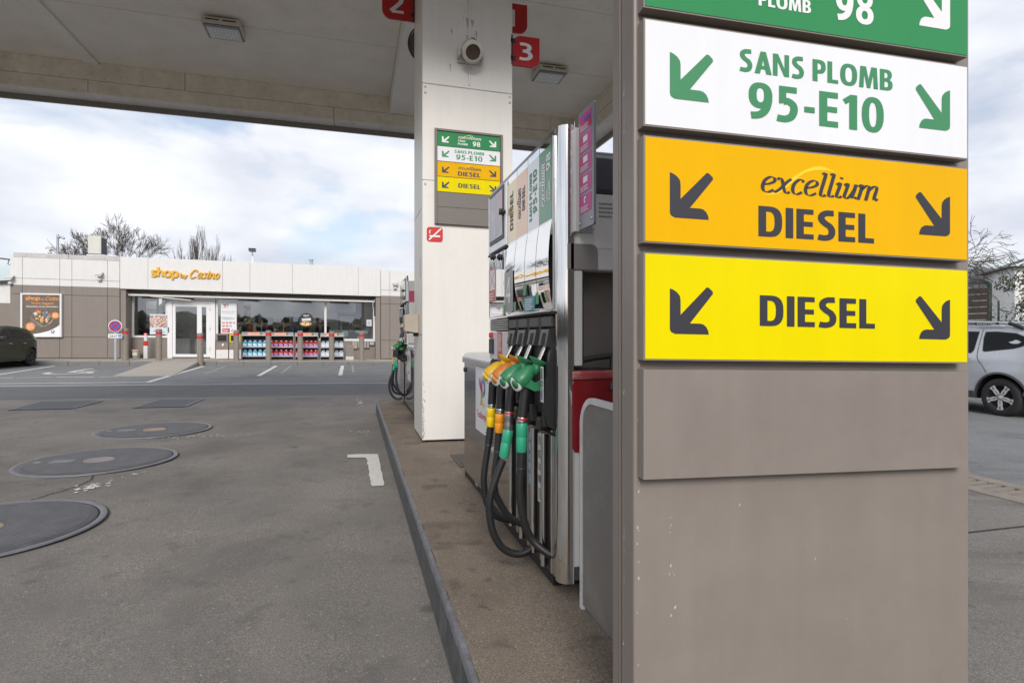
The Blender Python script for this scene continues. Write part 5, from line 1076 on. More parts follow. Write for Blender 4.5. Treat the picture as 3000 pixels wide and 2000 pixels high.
item('coffee_machine', 'dark framed machine on the service desk behind the right shop window', 'machine', [('posts', None, [(-.72, -.62, 30.1, 30.2, 1.53, 2.25), (.02, .10, 30.1, 30.2, 1.53, 2.25), (-.75, .13, 30.1, 30.4, 2.24, 2.42)]), ('body', None, [(-.55, -.05, 30.2, 30.4, 1.53, 1.95)]), ('trim', mat('bronze', (.22, .14, .07, 1), .4), [(-.70, .08, 30.08, 30.099, 2.30, 2.40)])], ind, (-.3, 30.2, 1.53))
item('inner_pillar', 'dark brown pillar inside the shop behind the right window', 'pillar', [('shaft', None, [(.12, .55, 31.0, 31.4, PZ + .03, 3.08)])], mat('pillar_brown', (.10, .075, .055, 1), .6), (.33, 31.2, PZ))
item('menu_board', 'grey menu board with three panels inside the left shop window', 'menu board', [('panel', None, [(-9.2, -8.78, 30.2, 30.23, 2.33, 2.72), (-9.2, -8.78, 30.2, 30.23, 1.93, 2.31), (-9.2, -8.78, 30.2, 30.23, 1.55, 1.91)]), ('backing', ind, [(-9.3, -8.76, 30.232, 30.25, .2, 3.0)])], mat('menu_grey', (.30, .30, .31, 1), .5), (-9.0, 30.2, PZ))
t = thing('floor_fan', 'round black fan standing inside the left shop window', 'fan', (-9.0, 29.7, PZ))
mb = MB(); mb.lathe([(0, -.08), (.34, -.06), (.36, 0), (.34, .06), (0, .08)], (0, 0, 1.30), (0, -1, 0), 26); part('cage', mb, black_plastic, t); mb = MB(); mb.cyl((0, 0), .04, .02, 1.0, 8); mb.cyl((0, 0), .2, .0, .03, 16); part('stand', mb, black_plastic, t)
item('cable_pole', 'thin black pole inside the left shop window', 'pole', [('shaft', None, [(-8.40, -8.35, 29.8, 29.85, PZ + .03, 3.08)]), ('clamp', None, [(-8.45, -8.30, 29.78, 29.87, 2.30, 2.52)])], black_plastic, (-8.37, 29.8, PZ))
item('banner', 'olive and black patterned banner inside the big shop window', 'banner', [('cloth', mosaic('banner_cloth', ['#8f8a3c', '#2a2a22', '#a39c48', '#3a3a2c'], 7), [(-4.95, -4.65, 29.55, 29.57, 1.75, 2.62)])], None, (-4.8, 29.55, 1.75))
# ------------------------------------------------------------------ lettering over the entrance
sg = thing('shop_sign', 'gold raised lettering shop by Casino on the white fascia', 'sign', (-7.06, WY - .08, 3.6)); so = Vector((-7.06, WY - .075, 3.6))
def letters(txt, x0, x1, z0, h, font, **kw):
    g, wd = word(txt, font, **kw); sx = (x1 - x0) / wd
    for ch in g:
        if not ch: continue
        mb = MB(); k_ = 0
        for a, hs in ch:
            k_ += 1; mb.prism([(x0 + p[0] * sx, z0 + p[1] * h) for p in a], (0, WY - .085 - .003 * (k_ % 3), 0), (1, 0, 0), (0, 0, 1), .055)
        wpart('letter', mb, gold, sg)
letters('shop', -8.40, -7.34, 3.715, .395, 'round', wd=.20, gap=0); letters('by', -7.29, -7.0, 3.705, .19, 'round', wd=.17, gap=0)
letters('Casino', -6.93, -5.735, 3.705, .36, 'nib', wd=.155, shear=.16, gap=0)
# ------------------------------------------------------------------ posters
UU, VV = (1, 0, 0), (0, 0, 1)
t = thing('poster_frame', 'white framed brown poster of a grocery basket on the left shop wall', 'poster', (-12.41, WY - .06, 1.035)); hw, hh = .723, 1.805
mb = MB()
for b in ((-hw, -hw + .07, 0, hh), (hw - .07, hw, 0, hh), (-hw + .07, hw - .07, hh - .07, hh), (-hw + .07, hw - .07, 0, .055)): mb.box(b[0], b[1], -.06, .055, b[2], b[3], .006)
part('frame', mb, white_paint, t)
Op = (0, -.02, 0); mb = MB(); mb.prism([(-hw + .071, .056), (hw - .071, .056), (hw - .071, hh - .071), (-hw + .071, hh - .071)], Op, UU, VV, .02); ps = part('print', mb, brown_poster, t)
def pdec(nm, m_, fn, e=.002):
    mb = MB(); fn(mb, Vector(Op) + Vector((0, -e, 0))); return part(nm, mb, m_, ps)
pdec('white_sweep', white_ink, lambda mb, o: mb.poly([(-.40, .058)] + [(p.x, p.y) for p in cat_rom([(-.45, .10, 0), (-.1, .16, 0), (.25, .26, 0), (.5, .40, 0), (.651, .52, 0)], 6)] + [(.651, .058)], o, UU, VV))
pdec('lettering', orange_ink, lambda mb, o: put_word(mb, 'shop', o, UU, VV, -.56, -.04, 1.53, .17, 'round', wd=.17, gap=0))
pdec('lettering', orange_ink, lambda mb, o: put_word(mb, 'Casino', o, UU, VV, .13, .60, 1.53, .15, 'nib', wd=.125, shear=.16, gap=0))
pdec('lettering', orange_ink, lambda mb, o: put_word(mb, 'by', o, UU, VV, .0, .10, 1.53, .06, 'round', wd=.14, gap=0))
pdec('lettering', orange_ink, lambda mb, o: put_text(mb, 'Votre magasin', o, UU, VV, -.36, .42, 1.35, .10, bold=.012))
pdec('lettering', white_ink, lambda mb, o: put_text(mb, 'alimentaire et non alimentaire', o, UU, VV, -.53, .58, 1.235, .06, bold=.012))
for cx_, cz_, r_, tx in ((.485, .90, .135, ('PRIX', 'SERRÉS')), (-.385, .44, .165, ('OUVERT', '7j/7'))):
    pdec('badge', orange_ink, lambda mb, o: disc(mb, cx_, cz_, r_, o, UU, VV))
    pdec('lettering', white_ink, lambda mb, o: (put_text(mb, tx[0], o, UU, VV, cx_ - r_ * .6, cx_ + r_ * .6, cz_ + r_ * .12, r_ * .34), put_text(mb, tx[1], o, UU, VV, cx_ - r_ * .6, cx_ + r_ * .6, cz_ - r_ * .45, r_ * .42)), .0035)
q = random.Random(4)
for k_ in range(40):
    a = q.uniform(-1, 1); bz = q.uniform(0, 1); cx_ = .02 + a * .38 * (.55 + .45 * bz); cz_ = .62 + bz * .42 + (.12 if a < -.2 else 0); r_ = q.uniform(.028, .065); c_ = ['#b8483c', '#d9a95c', '#d9cfc0', '#b98a55', '#9aa070', '#8c5a5c', '#e8dcc4', '#7a8aa8', '#cdbb7e'][k_ % 9]
    P = [(cx_ - r_, cz_ - r_ * 1.2), (cx_ + r_, cz_ - r_ * 1.1), (cx_ + r_ * .9, cz_ + r_ * 1.2), (cx_ - r_ * .8, cz_ + r_)] if k_ % 2 else arc(cx_, cz_, r_, r_ * 1.1, 0, 330, 11)
    pdec('grocery_print', mat('print_%s' % ['scarlet', 'honey', 'pale', 'toffee', 'leaf', 'plum', 'ivory', 'blue', 'mustard'][k_ % 9], c_, .4, var=.15, vs_=25), lambda mb, o: mb.poly(P, o, UU, VV), .002 + .0006 * k_)
def basket(mb, o):
    for i in range(7): f = i / 6; mb.poly(strk([(-.42 + f * .10, .86 - f * .36), (-.18 + f * .16, .66 - f * .24), (.10, .44 + f * .01), (.30 - f * .05, .60 - f * .08), (.45 - f * .08, .80 - f * .2)], .008), o - Vector((0, .0005 * i, 0)), UU, VV)
    mb.poly(strk([(-.38, .82), (-.15, 1.1), (.12, 1.16), (.22, .95)], .008), o, UU, VV)
pdec('basket_print', mat('wire_print', (.42, .40, .37, 1), .4), basket, .02)
pdec('emblem', blue_ink, lambda mb, o: disc(mb, .40, .235, .068, o, UU, VV), .003); pdec('emblem', red_ink, lambda mb, o: mb.poly(arc(.415, .225, .055, .055, 100, 260, 10), o, UU, VV), .004); pdec('emblem', white_ink, lambda mb, o: disc(mb, .395, .25, .038, o, UU, VV), .005)
pdec('lettering', grey_ink, lambda mb, o: put_text(mb, 'TOTAL', o, UU, VV, .33, .46, .115, .035), .003)
def wposter(name, label, x0, x1, z0, z1, y, m_):
    t = thing(name, label, 'poster', ((x0 + x1) / 2, y, z0)); w2 = (x1 - x0) / 2
    mb = MB(); mb.prism([(-w2, 0), (w2, 0), (w2, z1 - z0), (-w2, z1 - z0)], (0, 0, 0), UU, VV, .006); return t, part('sheet', mb, m_, t), w2, z1 - z0
t, a_, w2, h = wposter('welcome_poster', 'white welcome poster with red pictograms right of the shop door', -5.815, -5.155, 1.28, 2.652, RY - .12, mat('poster_white', 0))
o = (0, -.001, 0)
logo(o, UU, VV, -.13, h * .93, .15, a_, 1.6)
mb = MB(); put_text(mb, 'TotalEnergies', o, UU, VV, -.27, -.02, h * .845, .03); part('lettering', mb, red_ink, a_)
mb = MB(); put_text(mb, 'Bienvenue chez', o, UU, VV, -.27, .27, h * .715, .055); put_text(mb, 'TotalEnergies', o, UU, VV, -.26, .24, h * .66, .04, bold=0); bars(mb, o, UU, VV, -.27, .1, h * .46, h * .56, 4); bars(mb, o, UU, VV, .08, .26, h * .47, h * .53, 3); part('lettering', mb, grey_ink, a_)
for i in range(4):
    for j in range(2):
        if j == 1 and i == 3: continue
        mb = MB(); mb.poly(rrect(-.27 + i * .145, -.17 + i * .145, h * (.325 - j * .105), h * (.325 - j * .105) + .085, .02), (0, -.0015, 0), UU, VV); pk = part('pictogram', mb, red_ink if (i, j) != (2, 1) else grey_ink, a_)
        mb = MB(); mb.poly(arc(-.22 + i * .145, h * (.325 - j * .105) + .045, .02 + .008 * ((i + j) % 2), .018 + .01 * ((i + j) % 3 == 0), 0, 300, 5 + i), (0, -.0025, 0), UU, VV); part('symbol', mb, white_ink, pk)
mb = MB(); mb.poly([(-.27, h * .03), (.04, h * .03), (.04, h * .17), (-.27, h * .17)], (0, -.0015, 0), UU, VV); rb = part('red_notice', mb, red_ink, a_)
mb = MB(); bars(mb, (0, -.002, 0), UU, VV, -.24, .01, h * .045, h * .15, 4); part('lettering', mb, white_ink, rb)
mb = MB(); mb.poly([(.09, h * .09), (.16, h * .03), (.23, h * .09), (.16, h * .15)], (0, -.0015, 0), UU, VV, 0, [[(.115, h * .09), (.16, h * .05), (.205, h * .09), (.16, h * .13)]]); part('diamond', mb, red_ink, a_)
t, a_, w2, h = wposter('crowd_poster', 'colourful crowd poster in the left shop window by the door', -8.68, -8.0, 1.20, 2.10, RY - .115, mat('poster_pale', (.62, .72, .78, 1), .4, var=.05))
mb = MB(); mb.poly([(-w2, h * .34), (w2, h * .34), (w2, h * .94), (-w2, h * .94)], (0, -.0012, 0), UU, VV); part('crowd_print', mb, mosaic('crowd_print', ['#d9b8a0', '#5a4640', '#e4cdbb', '#b88878', '#efe4d8', '#8f7a8c', '#d9a870', '#b58aa4', '#9fb2c4'], 30), a_)
mb = MB(); mb.poly([(-.2, h * .15), (.05, h * .19), (.05, h * .22), (-.2, h * .19)], (0, -.0012, 0), UU, VV); part('red_print', mb, red_ink, a_); mb = MB(); bars(mb, (0, -.0012, 0), UU, VV, -.1, .28, h * .05, h * .16, 3); part('lettering', mb, grey_ink, a_)
t = thing('pizza_sticker', 'round dark pizza sticker on the big shop window', 'sticker', (-2.145, RY - .045, 1.635))
mb = MB(); mb.prism(arc(0, .33, .325, .33, 0, 350, 35), (0, 0, 0), UU, VV, .004); a_ = part('disc', mb, mat('sticker_black', (.03, .03, .032, 1), .4), t)
mb = MB(); put_text(mb, 'Angelo', (0, 0, 0), UU, VV, -.14, .13, .50, .10, shear=.3); mb.poly([(-.20, .33), (.20, .36), (.20, .42), (-.20, .39)], (0, -.001, 0), UU, VV); mb.poly([(-.19, .27), (.21, .30), (.21, .345), (-.19, .315)], (0, -.001, 0), UU, VV); part('lettering', mb, white_ink, a_)
mb = MB(); disc(mb, -.02, .15, .26, (0, 0, 0), UU, VV, .0015, r2=.10); part('pizza_crust', mb, mat('crust', (.55, .33, .14, 1), .6, var=.2, vs_=20), a_)
mb = MB(); disc(mb, -.02, .152, .21, (0, 0, 0), UU, VV, .0028, r2=.075); part('pizza_topping', mb, mosaic('topping', ['#e0b060', '#e8cf90', '#c96a3a', '#f0dca8', '#d99a4a'], 16), a_)
for x_, z_, w_, h_ in ((.74, 1.88, .24, .32),):
    t, a_, w2, h = wposter('window_notice', 'pale notice sheet inside the right shop window', x_ - w_ / 2, x_ + w_ / 2, z_ - h_ / 2, z_ + h_ / 2, RY - .045, mat('pale_notice', 0)); mb = MB(); bars(mb, (0, -.001, 0), UU, VV, -.06, .07, .06, .25, 5); part('lettering', mb, grey_ink, a_)
# ------------------------------------------------------------------ roof and wall fittings
t = thing('roof_air_unit', 'boxy air conditioning unit on the shop roof before the big tree', 'air unit', (-11.9, 32.2, 4.36))
mb = MB(); mb.box(-.24, .30, -.35, .35, .62, 1.48, .01); part('casing', mb, mat('unit_cream', (.60, .59, .53, 1), .5, var=.05, streak=.1), t); mb = MB(); mb.box(.302, .315, -.30, .30, .66, 1.42); part('grille', mb, ind, t)
mb = MB(); mb.box(-.3, .4, -.4, .4, .5, .6, .01); mb.box(-.2, -.14, -.3, -.24, 0, .5); mb.box(.2, .26, -.3, -.24, 0, .5); mb.box(.2, .26, .24, .3, 0, .5); mb.box(-.2, -.14, .24, .3, 0, .5); part('stand', mb, taupe_dark, t)
item('roof_skylight', 'low white skylight kerb on the shop roof beside the air unit', 'skylight', [('kerb', None, [(-11.5, -10.4, 30.2, 31.2, 4.36, 4.70)]), ('lid', None, [(-11.55, -10.35, 30.15, 31.25, 4.703, 4.75)])], mat('skylight_white', (.70, .73, .80, 1), .4), (-11, 30.7, 4.36))
t = thing('roof_camera', 'security camera on a white post on the shop roof', 'camera', (-4.63, 30.0, 4.36))
mb = MB(); mb.cyl((0, 0), .05, 0, .62, 12); part('post', mb, white_paint, t); mb = MB(); mb.ring([(0, 0, .62), (0, -.12, .70), (0, -.1, .82)], .03, 8); part('bracket', mb, galv, t)
mb = MB(); mb.box(-.16, .14, -.24, .12, .83, .96, .03); part('camera_body', mb, grey_plastic, t); mb = MB(); mb.box(-.17, .15, -.30, .14, .965, .98); part('sun_shield', mb, alu_paint, t)
t = thing('roof_vent', 'small capped metal flue on the shop roof', 'vent', (-1.98, 30, 4.36))
mb = MB(); mb.cyl((0, 0), .07, 0, .55, 14); part('pipe', mb, galv, t); mb = MB(); mb.lathe([(.13, .55), (.13, .575), (.04, .60), (0, .60)], (0, 0, 0), (0, 0, 1), 14); part('cap', mb, galv, t)
def spot(label, x, y, z, s_=1, up=False):
    t = thing('wall_floodlight', label, 'floodlight', (x, y, z), 0, 'small floodlights on the shop')
    mb = MB(); mb.box(-.03, .03, -.02, .0 if not up else .02, -.12 if not up else -.50, .02, .005); mb.ring([(0, -.02, -.10), (.0, -.10, -.05)], .025, 8); part('arm', mb, alu_paint, t)
    mb = MB(); mb.add([(-.11, -.20, -.0), (.13, -.20, .03), (.13, -.02, .15), (-.11, -.02, .12), (-.11, -.23, .05), (.13, -.23, .08), (.13, -.05, .20), (-.11, -.05, .17)], [(0, 1, 2, 3), (7, 6, 5, 4), (0, 4, 5, 1), (1, 5, 6, 2), (2, 6, 7, 3), (3, 7, 4, 0)]); part('head', mb, alu_paint, t)
    mb = MB(); mb.box(-.09, .11, -.215, -.205, .0, .05); part('lens', mb, MATS['lamp_lens'], t); mb = MB(); mb.lathe([(0, -.07), (.07, -.05), (.08, 0), (.07, .05), (0, .07)], (0, -.07, -.14), (0, 0, 1), 12); part('sensor', mb, alu_paint, t)
spot('small floodlight on the left white shop wall, above the poster side', -10.34, WY, 3.62); spot('small floodlight on the right white shop wall by the far pump', 1.93, WY, 3.68); spot('small floodlight on the left corner of the shop', -13.50, WY, 3.36); spot('floodlight standing on the shop roof left of the tree', -12.85, 30, 4.86, up=True)
mb = MB(); mb.ring([(-14.25, 29, 4.30), (-13.5, 29, 4.22)], .03, 8); mb.ring([(-13.9, 29, 4.25), (-13.95, 29, 4.08), (-13.8, 29, 4.0)], .018, 6); top('roof_spout', mb, grey_plastic, 'dark rain spout sticking out at the left corner of the shop', 'spout')
mb = MB(); mb.ring(cat_rom([(-15.1, 36, .2), (-15.1, 36, 5.9), (-15.08, 36, 6.2), (-14.98, 36, 6.3), (-14.8, 36, 6.2)], 6), .06, 10); top('lamp_post', mb, galv, 'grey hooked lamp post behind the left end of the shop', 'lamp post')
# services boxes under the right window
t = thing('meter_box', 'group of beige service boxes under the right shop window', 'service box', (.1, RY - .05, .6))
for x0, x1, z0, z1, nm in ((-.05, .2, .62, 1.0, 'box'), (.22, .62, .66, .99, 'box'), (.64, .74, .66, .99, 'box'), (.76, .98, .80, .97, 'gauge_box')):
    mb = MB(); mb.box(x0, x1, RY - .16, RY - .035, z0, z1, .012); wpart(nm, mb, mat('service_beige', (.34, .31, .27, 1), .5) if nm == 'box' else galv, t)
item('trash_flap_bin', 'small taupe cupboard standing at the right end of the bottle racks', 'cupboard', [('case', taupe_wall, [(-.33, .02, 27.3, 27.6, .32, .78)]), ('base', alu_paint, [(-.33, .02, 27.28, 27.6, PZ, .315)])], None, (-.15, 27.45, PZ))
# ------------------------------------------------------------------ bins, bucket, post
def bin_(x0, x1, label, yel):
    t = thing('waste_bin', label, 'waste bin', ((x0 + x1) / 2, 27.75, PZ), 0, 'waste bins beside the shop door'); w2 = (x1 - x0) / 2
    mb = MB(); mb.box(-w2, w2, -.15, .25, .02, 1.12, .01); part('cabinet', mb, taupe_wall, t)
    mb = MB(); mb.box(-w2 + .005, w2 - .005, -.165, -.151, .03, .43, .004); part('door', mb, white_paint, t)
    mb = MB(); mb.box(-w2 + .07, w2 - .07, -.158, -.1505, .80, 1.05); part('opening', mb, dark_gap, t)
    mb = MB()
    for b in ((-w2 + .03, -w2 + .069, .76, 1.09), (w2 - .069, w2 - .03, .76, 1.09), (-w2 + .07, w2 - .07, .76, .799), (-w2 + .07, w2 - .07, 1.051, 1.09)): mb.box(b[0], b[1], -.17, -.151, b[2], b[3], .003)
    part('frame', mb, p_yellow if yel else taupe_dark, t)
    if not yel:
        mb = MB(); mb.poly([(-.02, .58), (.05, .60), (.07, .70), (.0, .68)], (0, -.1515, 0), UU, VV); part('badge', mb, white_ink, t)
    mb = MB(); mb.box(-w2 + .005, w2 - .005, -.17, -.151, .432, .445); part('red_rim', mb, red_ink, t)
bin_(-5.73, -5.24, 'taupe waste bin with dark slot just right of the shop door', False); bin_(-5.215, -4.73, 'taupe waste bin with yellow framed slot beside the bottle racks', True)
t = thing('plastic_bucket', 'white plastic bucket with red lid under the left shop window', 'bucket', (-9.09, 28.6, PZ))
mb = MB(); mb.lathe([(.0, .0), (.125, .0), (.155, .34), (.165, .345), (.165, .37)], (0, 0, 0), (0, 0, 1), 20); part('tub', mb, white_paint, t); mb = MB(); mb.lathe([(.17, .37), (.16, .385), (.05, .39), (0, .42)], (0, 0, 0), (0, 0, 1), 20); part('lid', mb, mat('worn_red', (.5, .10, .06, 1), .5), t); mb = MB(); mb.box(-.09, .09, -.149, -.14, .14, .25); part('label', mb, MATS['product_cream'], t)
t = thing('air_post', 'thin white post with red fittings under the left shop window', 'post', (-8.69, 28.5, PZ))
mb = MB(); mb.box(-.075, .075, -.05, .05, 0, .55, .005); part('post', mb, white_paint, t); mb = MB(); mb.box(-.08, .08, -.06, .05, .56, .76, .03); part('reel', mb, red_band, t); mb = MB(); mb.box(-.06, .06, -.05, .03, .76, 1.02, .004); part('notice', mb, mat('sheet_lilac', (.62, .6, .66, 1), .5), t); mb = MB(); mb.box(-.085, .085, -.06, .05, 1.02, 1.11, .03); part('cap', mb, red_band, t); mb = MB(); disc(mb, 0, 1.06, .03, (0, -.061, 0), UU, VV); part('dial', mb, white_ink, t)
# ------------------------------------------------------------------ bottle racks
def jug(label, body, lab, grp):
    t = thing('fluid_jug', label, 'jug', (0, 0, 0), 0, grp); w2 = .095
    mb = MB(); prof = [(-w2, 0), (w2, 0), (w2, .15), (.075, .20), (.03, .235), (-.03, .235), (-.075, .20), (-w2, .15)]
    mb.prism(prof, (0, -.06, 0), UU, VV, .12); part('bottle', mb, body, t)
    mb = MB(); mb.cyl((0.0, 0), .024, .236, .265, 10); part('cap', mb, lab[1], t)
    mb = MB(); mb.poly([(-.075, .03), (.075, .03), (.075, .075), (.0, .135), (-.075, .135)], (0, -.0615, 0), UU, VV); part('paper_label', mb, lab[0], t)
    mb = MB(); mb.ring([(-.05, 0, .21), (-.05, 0, .27), (.05, 0, .27), (.05, 0, .21)], .010, 6); part('handle', mb, body, t)
    return t
lab_blue = mat('jug_label_white', (.70, .74, .80, 1), .4); lab_viol = mat('jug_label_violet', (.36, .34, .62, 1), .4)
jb = mat('jug_blue', (.12, .42, .58, 1), .15, var=.1, coat=.3); jr = mat('jug_red', (.50, .04, .04, 1), .2, var=.1, coat=.3); jw = mat('jug_clear', (.52, .60, .62, 1), .15, var=.1, coat=.3)
protos = {'b': ('blue screen wash jug', jb, (lab_blue, white_ink), 'blue jugs on the racks'), 'r': ('red jug with label', jr, (lab_viol, white_ink), 'red jugs on the racks'), 'w': ('clear pale jug', jw, (lab_blue, ink), 'clear jugs on the racks')}
first = {}
racks = [(-4.668, -3.60, 'b', 'first bottle rack, filled with blue jugs, beside the waste bins'), (-3.60, -2.535, 'r', 'second bottle rack from the door, filled with red jugs'), (-2.50, -1.50, 'r', 'third bottle rack from the door, filled with red jugs'), (-1.43, -.40, 'w', 'fourth bottle rack, filled with clear jugs, farthest right')]
rack_m = mat('rack_grey', (.22, .20, .185, 1), .45, var=.08); shelf_m = mat('shelf_lilac', (.46, .46, .56, 1), .35)
for x0, x1, kd, lb in racks:
    t = thing('bottle_rack', lb, 'rack', ((x0 + x1) / 2, 27.5, PZ), 0, 'jug racks under the shop window'); w2 = (x1 - x0) / 2 - .012
    for sx in (-1, 1):
        mb = MB(); mb.box(sx * w2 - .02, sx * w2 + .02, -.20, .18, .0, 1.04, .008); part('side_frame', mb, rack_m, t)
    mb = MB(); mb.box(-w2 + .02, w2 - .02, .15, .165, .05, 1.04); part('back', mb, ind, t)
    for z_ in (.17, .575):
        mb = MB(); mb.box(-w2 + .021, w2 - .021, -.19, .149, z_ - .03, z_, .003); part('shelf', mb, rack_m, t); mb = MB(); mb.box(-w2 + .021, w2 - .021, -.205, -.191, z_ - .035, z_ + .01); part('price_rail', mb, shelf_m, t)
    mb = MB(); mb.box(-w2 + .021, w2 - .021, -.19, .149, .03, .05); part('base', mb, ind, t)
    mb = MB(); mb.box(-w2, w2, -.24, .2, 1.045, 1.085, .008); part('top', mb, alu_paint, t)
    mb = MB(); mb.box(-w2, w2, -.225, -.21, 1.09, 1.21, .004); hb = part('header', mb, mat('header_silver', (.5, .5, .52, 1), .25, .6), t)
    mb = MB(); mb.box(-.30, .30, -.232, -.2255, 1.085, 1.195); bn = part('banner', mb, mat('banner_orange', (.72, .20, .07, 1), .4), hb)
    mb = MB(); put_text(mb, 'SERVEZ-VOUS', (0, -.233, 0), UU, VV, -.26, .20, 1.115, .055, bold=.01); part('lettering', mb, white_ink, bn)
    mb = MB(); mb.box(.22, .295, -.2345, -.2325, 1.09, 1.19); part('banner_end', mb, MATS['product_green'], bn)
    n_ = 5
    for zi, z_ in enumerate((.17, .575)):
        for i in range(n_):
            xx = (x0 + x1) / 2 - w2 + .02 + (i + .5) * (2 * w2 - .04) / n_; loc = (xx, 27.42, PZ + z_ + .001)
            row = 'upper' if zi else 'lower'; rk = {'b': 'first rack', 'r': 'second rack' if x0 < -3 else 'third rack', 'w': 'fourth rack'}[kd]
            base, bm_, lm_, gp2 = protos[kd]; lbl = '%s, %s from the left in the %s row of the %s' % (base, ('first', 'second', 'third', 'fourth', 'fifth')[i], row, rk)
            if kd not in first: first[kd] = jug(lbl, bm_, lm_, gp2); first[kd].location = Vector((loc[0], loc[1], loc[2] + gz(loc[0]))); ORG[first[kd]] = first[kd].location.copy()
            else: dup(first[kd], loc, None, lbl, gp2)
# ------------------------------------------------------------------ bollards and no-stopping sign
def bollard():
    t = thing('bollard', '', 'bollard', (0, 0, 0), 0, 'taupe bollards with a red band in front of the shop')
    mb = MB(); mb.ring([(0, 0, -.1), (0, 0, 1.18)], .113, 24, 0, False); part('shaft', mb, bollard_m, t)
    mb = MB(); mb.lathe([(.113, 1.181), (.118, 1.185), (.118, 1.205), (.112, 1.215), (.118, 1.225), (.117, 1.25), (.10, 1.275), (.06, 1.285), (0, 1.287)], (0, 0, 0), (0, 0, 1), 24); part('cap', mb, bollard_m, t)
    mb = MB(); mb.ring([(0, 0, 1.06), (0, 0, 1.16)], .1155, 24, 0, False); part('band', mb, red_band, t)
    return t
bl = [(-8.80, 26.5, PZ, 'bollard with rusty side, right behind the no-stopping sign'), (-7.61, 26.5, PZ, 'bollard left of the shop door, at the head of the ramp'), (-5.87, 25.55, .0, 'bollard before the shop door, standing lower beside the ramp'), (-4.72, 26.5, PZ, 'bollard between the yellow framed bin and the first rack'), (-3.47, 26.5, PZ, 'bollard between the blue jugs and the red jugs'), (-2.20, 26.5, PZ, 'bollard before the third bottle rack'), (-.91, 26.5, PZ, 'bollard before the rack of clear jugs'), (.36, 26.5, PZ, 'rightmost bollard, standing alone under the right shop window')]
b0 = bollard()
for i, (x, y, z, lb) in enumerate(bl):
    if i == 0: b0.location = (x, y, z + gz(x)); ORG[b0] = b0.location.copy(); b0['label'] = lb
    else: dup(b0, (x, y, z), None, lb)
t = thing('no_stopping_sign', 'round red and blue no-stopping sign with SAUF plate on a grey post', 'traffic sign', (-9.08, 26.3, PZ))
mb = MB(); mb.box(-.04, .04, -.02, .02, 0, 1.6, .004); part('post', mb, galv, t)
mb = MB(); mb.lathe([(0, .01), (.235, .01), (.24, .0), (.235, -.006), (0, -.006)], (0, -.03, 1.37), (0, -1, 0), 40); d_ = part('disc', mb, white_ink, t); o = (0, -.042, 1.37)
mb = MB(); disc(mb, 0, 0, .212, o, UU, VV); part('red_ring', mb, mat('sign_red', (.45, .01, .02, 1), .35, var=0), d_)
mb = MB(); disc(mb, 0, 0, .158, o, UU, VV, .002); part('blue_field', mb, mat('sign_blue', (.015, .13, .62, 1), .35, var=0), d_)
for s_ in (((-.13, -.13), (.13, .13)), ((-.13, .13), (.13, -.13))):
    mb = MB(); mb.poly(strk(s_, .052, False), Vector(o) + Vector((0, -.003 - .001 * (s_[0][1] > 0), 0)), UU, VV); part('cross_bar', mb, MATS['sign_red'], d_)
mb = MB(); mb.prism(rrect(-.245, .245, .90, 1.06, .03), (0, -.03, 0), UU, VV, .006); pl = part('plate', mb, white_ink, t)
mb = MB(); put_word(mb, 'SA', (0, -.03, 0), UU, VV, -.205, -.07, .935, .085); mb.poly([(-.05, .935), (-.0, .935), (.0, 1.02), (-.014, 1.02), (-.014, .952), (-.036, .952), (-.036, 1.02), (-.05, 1.02)], (0, -.031, 0), UU, VV); mb.poly([(.02, .935), (.036, .935), (.036, .97), (.06, .97), (.06, .984), (.036, .984), (.036, 1.006), (.068, 1.006), (.068, 1.02), (.02, 1.02)], (0, -.031, 0), UU, VV); part('lettering', mb, ink, pl)
mb = MB(); mb.poly([(.10, .925), (.225, .925), (.225, 1.035), (.10, 1.035)], (0, -.031, 0), UU, VV); wq = part('wheelchair_badge', mb, MATS['sign_blue'], pl)
mb = MB(); mb.poly(strk([(.13, .99), (.125, .95), (.16, .938), (.185, .955)], .010), (0, -.0318, 0), UU, VV); mb.poly(strk([(.15, 1.02), (.155, .98), (.185, .975), (.205, .945)], .010), (0, -.0322, 0), UU, VV); part('symbol', mb, white_ink, wq)
# ramp from the parking bay up to the door
mb = MB(); v = [(-6.78, 19.45, .003), (-5.22, 19.35, .003), (-5.98, 25.86, .152), (-7.58, 25.86, .152), (-6.78, 19.45, -.05), (-5.22, 19.35, -.05), (-5.98, 25.86, -.05), (-7.58, 25.86, -.05)]
mb.add(v, [(0, 1, 2, 3), (0, 4, 5, 1), (1, 5, 6, 2), (3, 2, 6, 7), (0, 3, 7, 4)]); top('access_ramp', mb, paving, kind='structure')
# neighbour building at the left edge
t = thing('neighbour_building', 'pale low building with dark roof edge at the left picture border', 'building', (-19, 34, 0))
mb = MB(); mb.box(-24, -15.4, 33.2, 40, .0, 2.6); wpart('lower_wall', mb, taupe_wall, t); mb = MB(); mb.prism([(-24, 2.603), (-15.4, 2.603), (-15.4, 3.62), (-24, 1.9 + .0 + .95)], (0, 33.2, 0), UU, VV, 6.6); wpart('upper_wall', mb, white_clad, t)
mb = MB(); mb.prism([(-24.2, 2.80), (-15.3, 3.63), (-15.3, 3.74), (-24.2, 2.91)], (0, 33.0, 0), UU, VV, 7.0); wpart('roof_edge', mb, mat('roof_black', (.04, .04, .042, 1), .6), t)

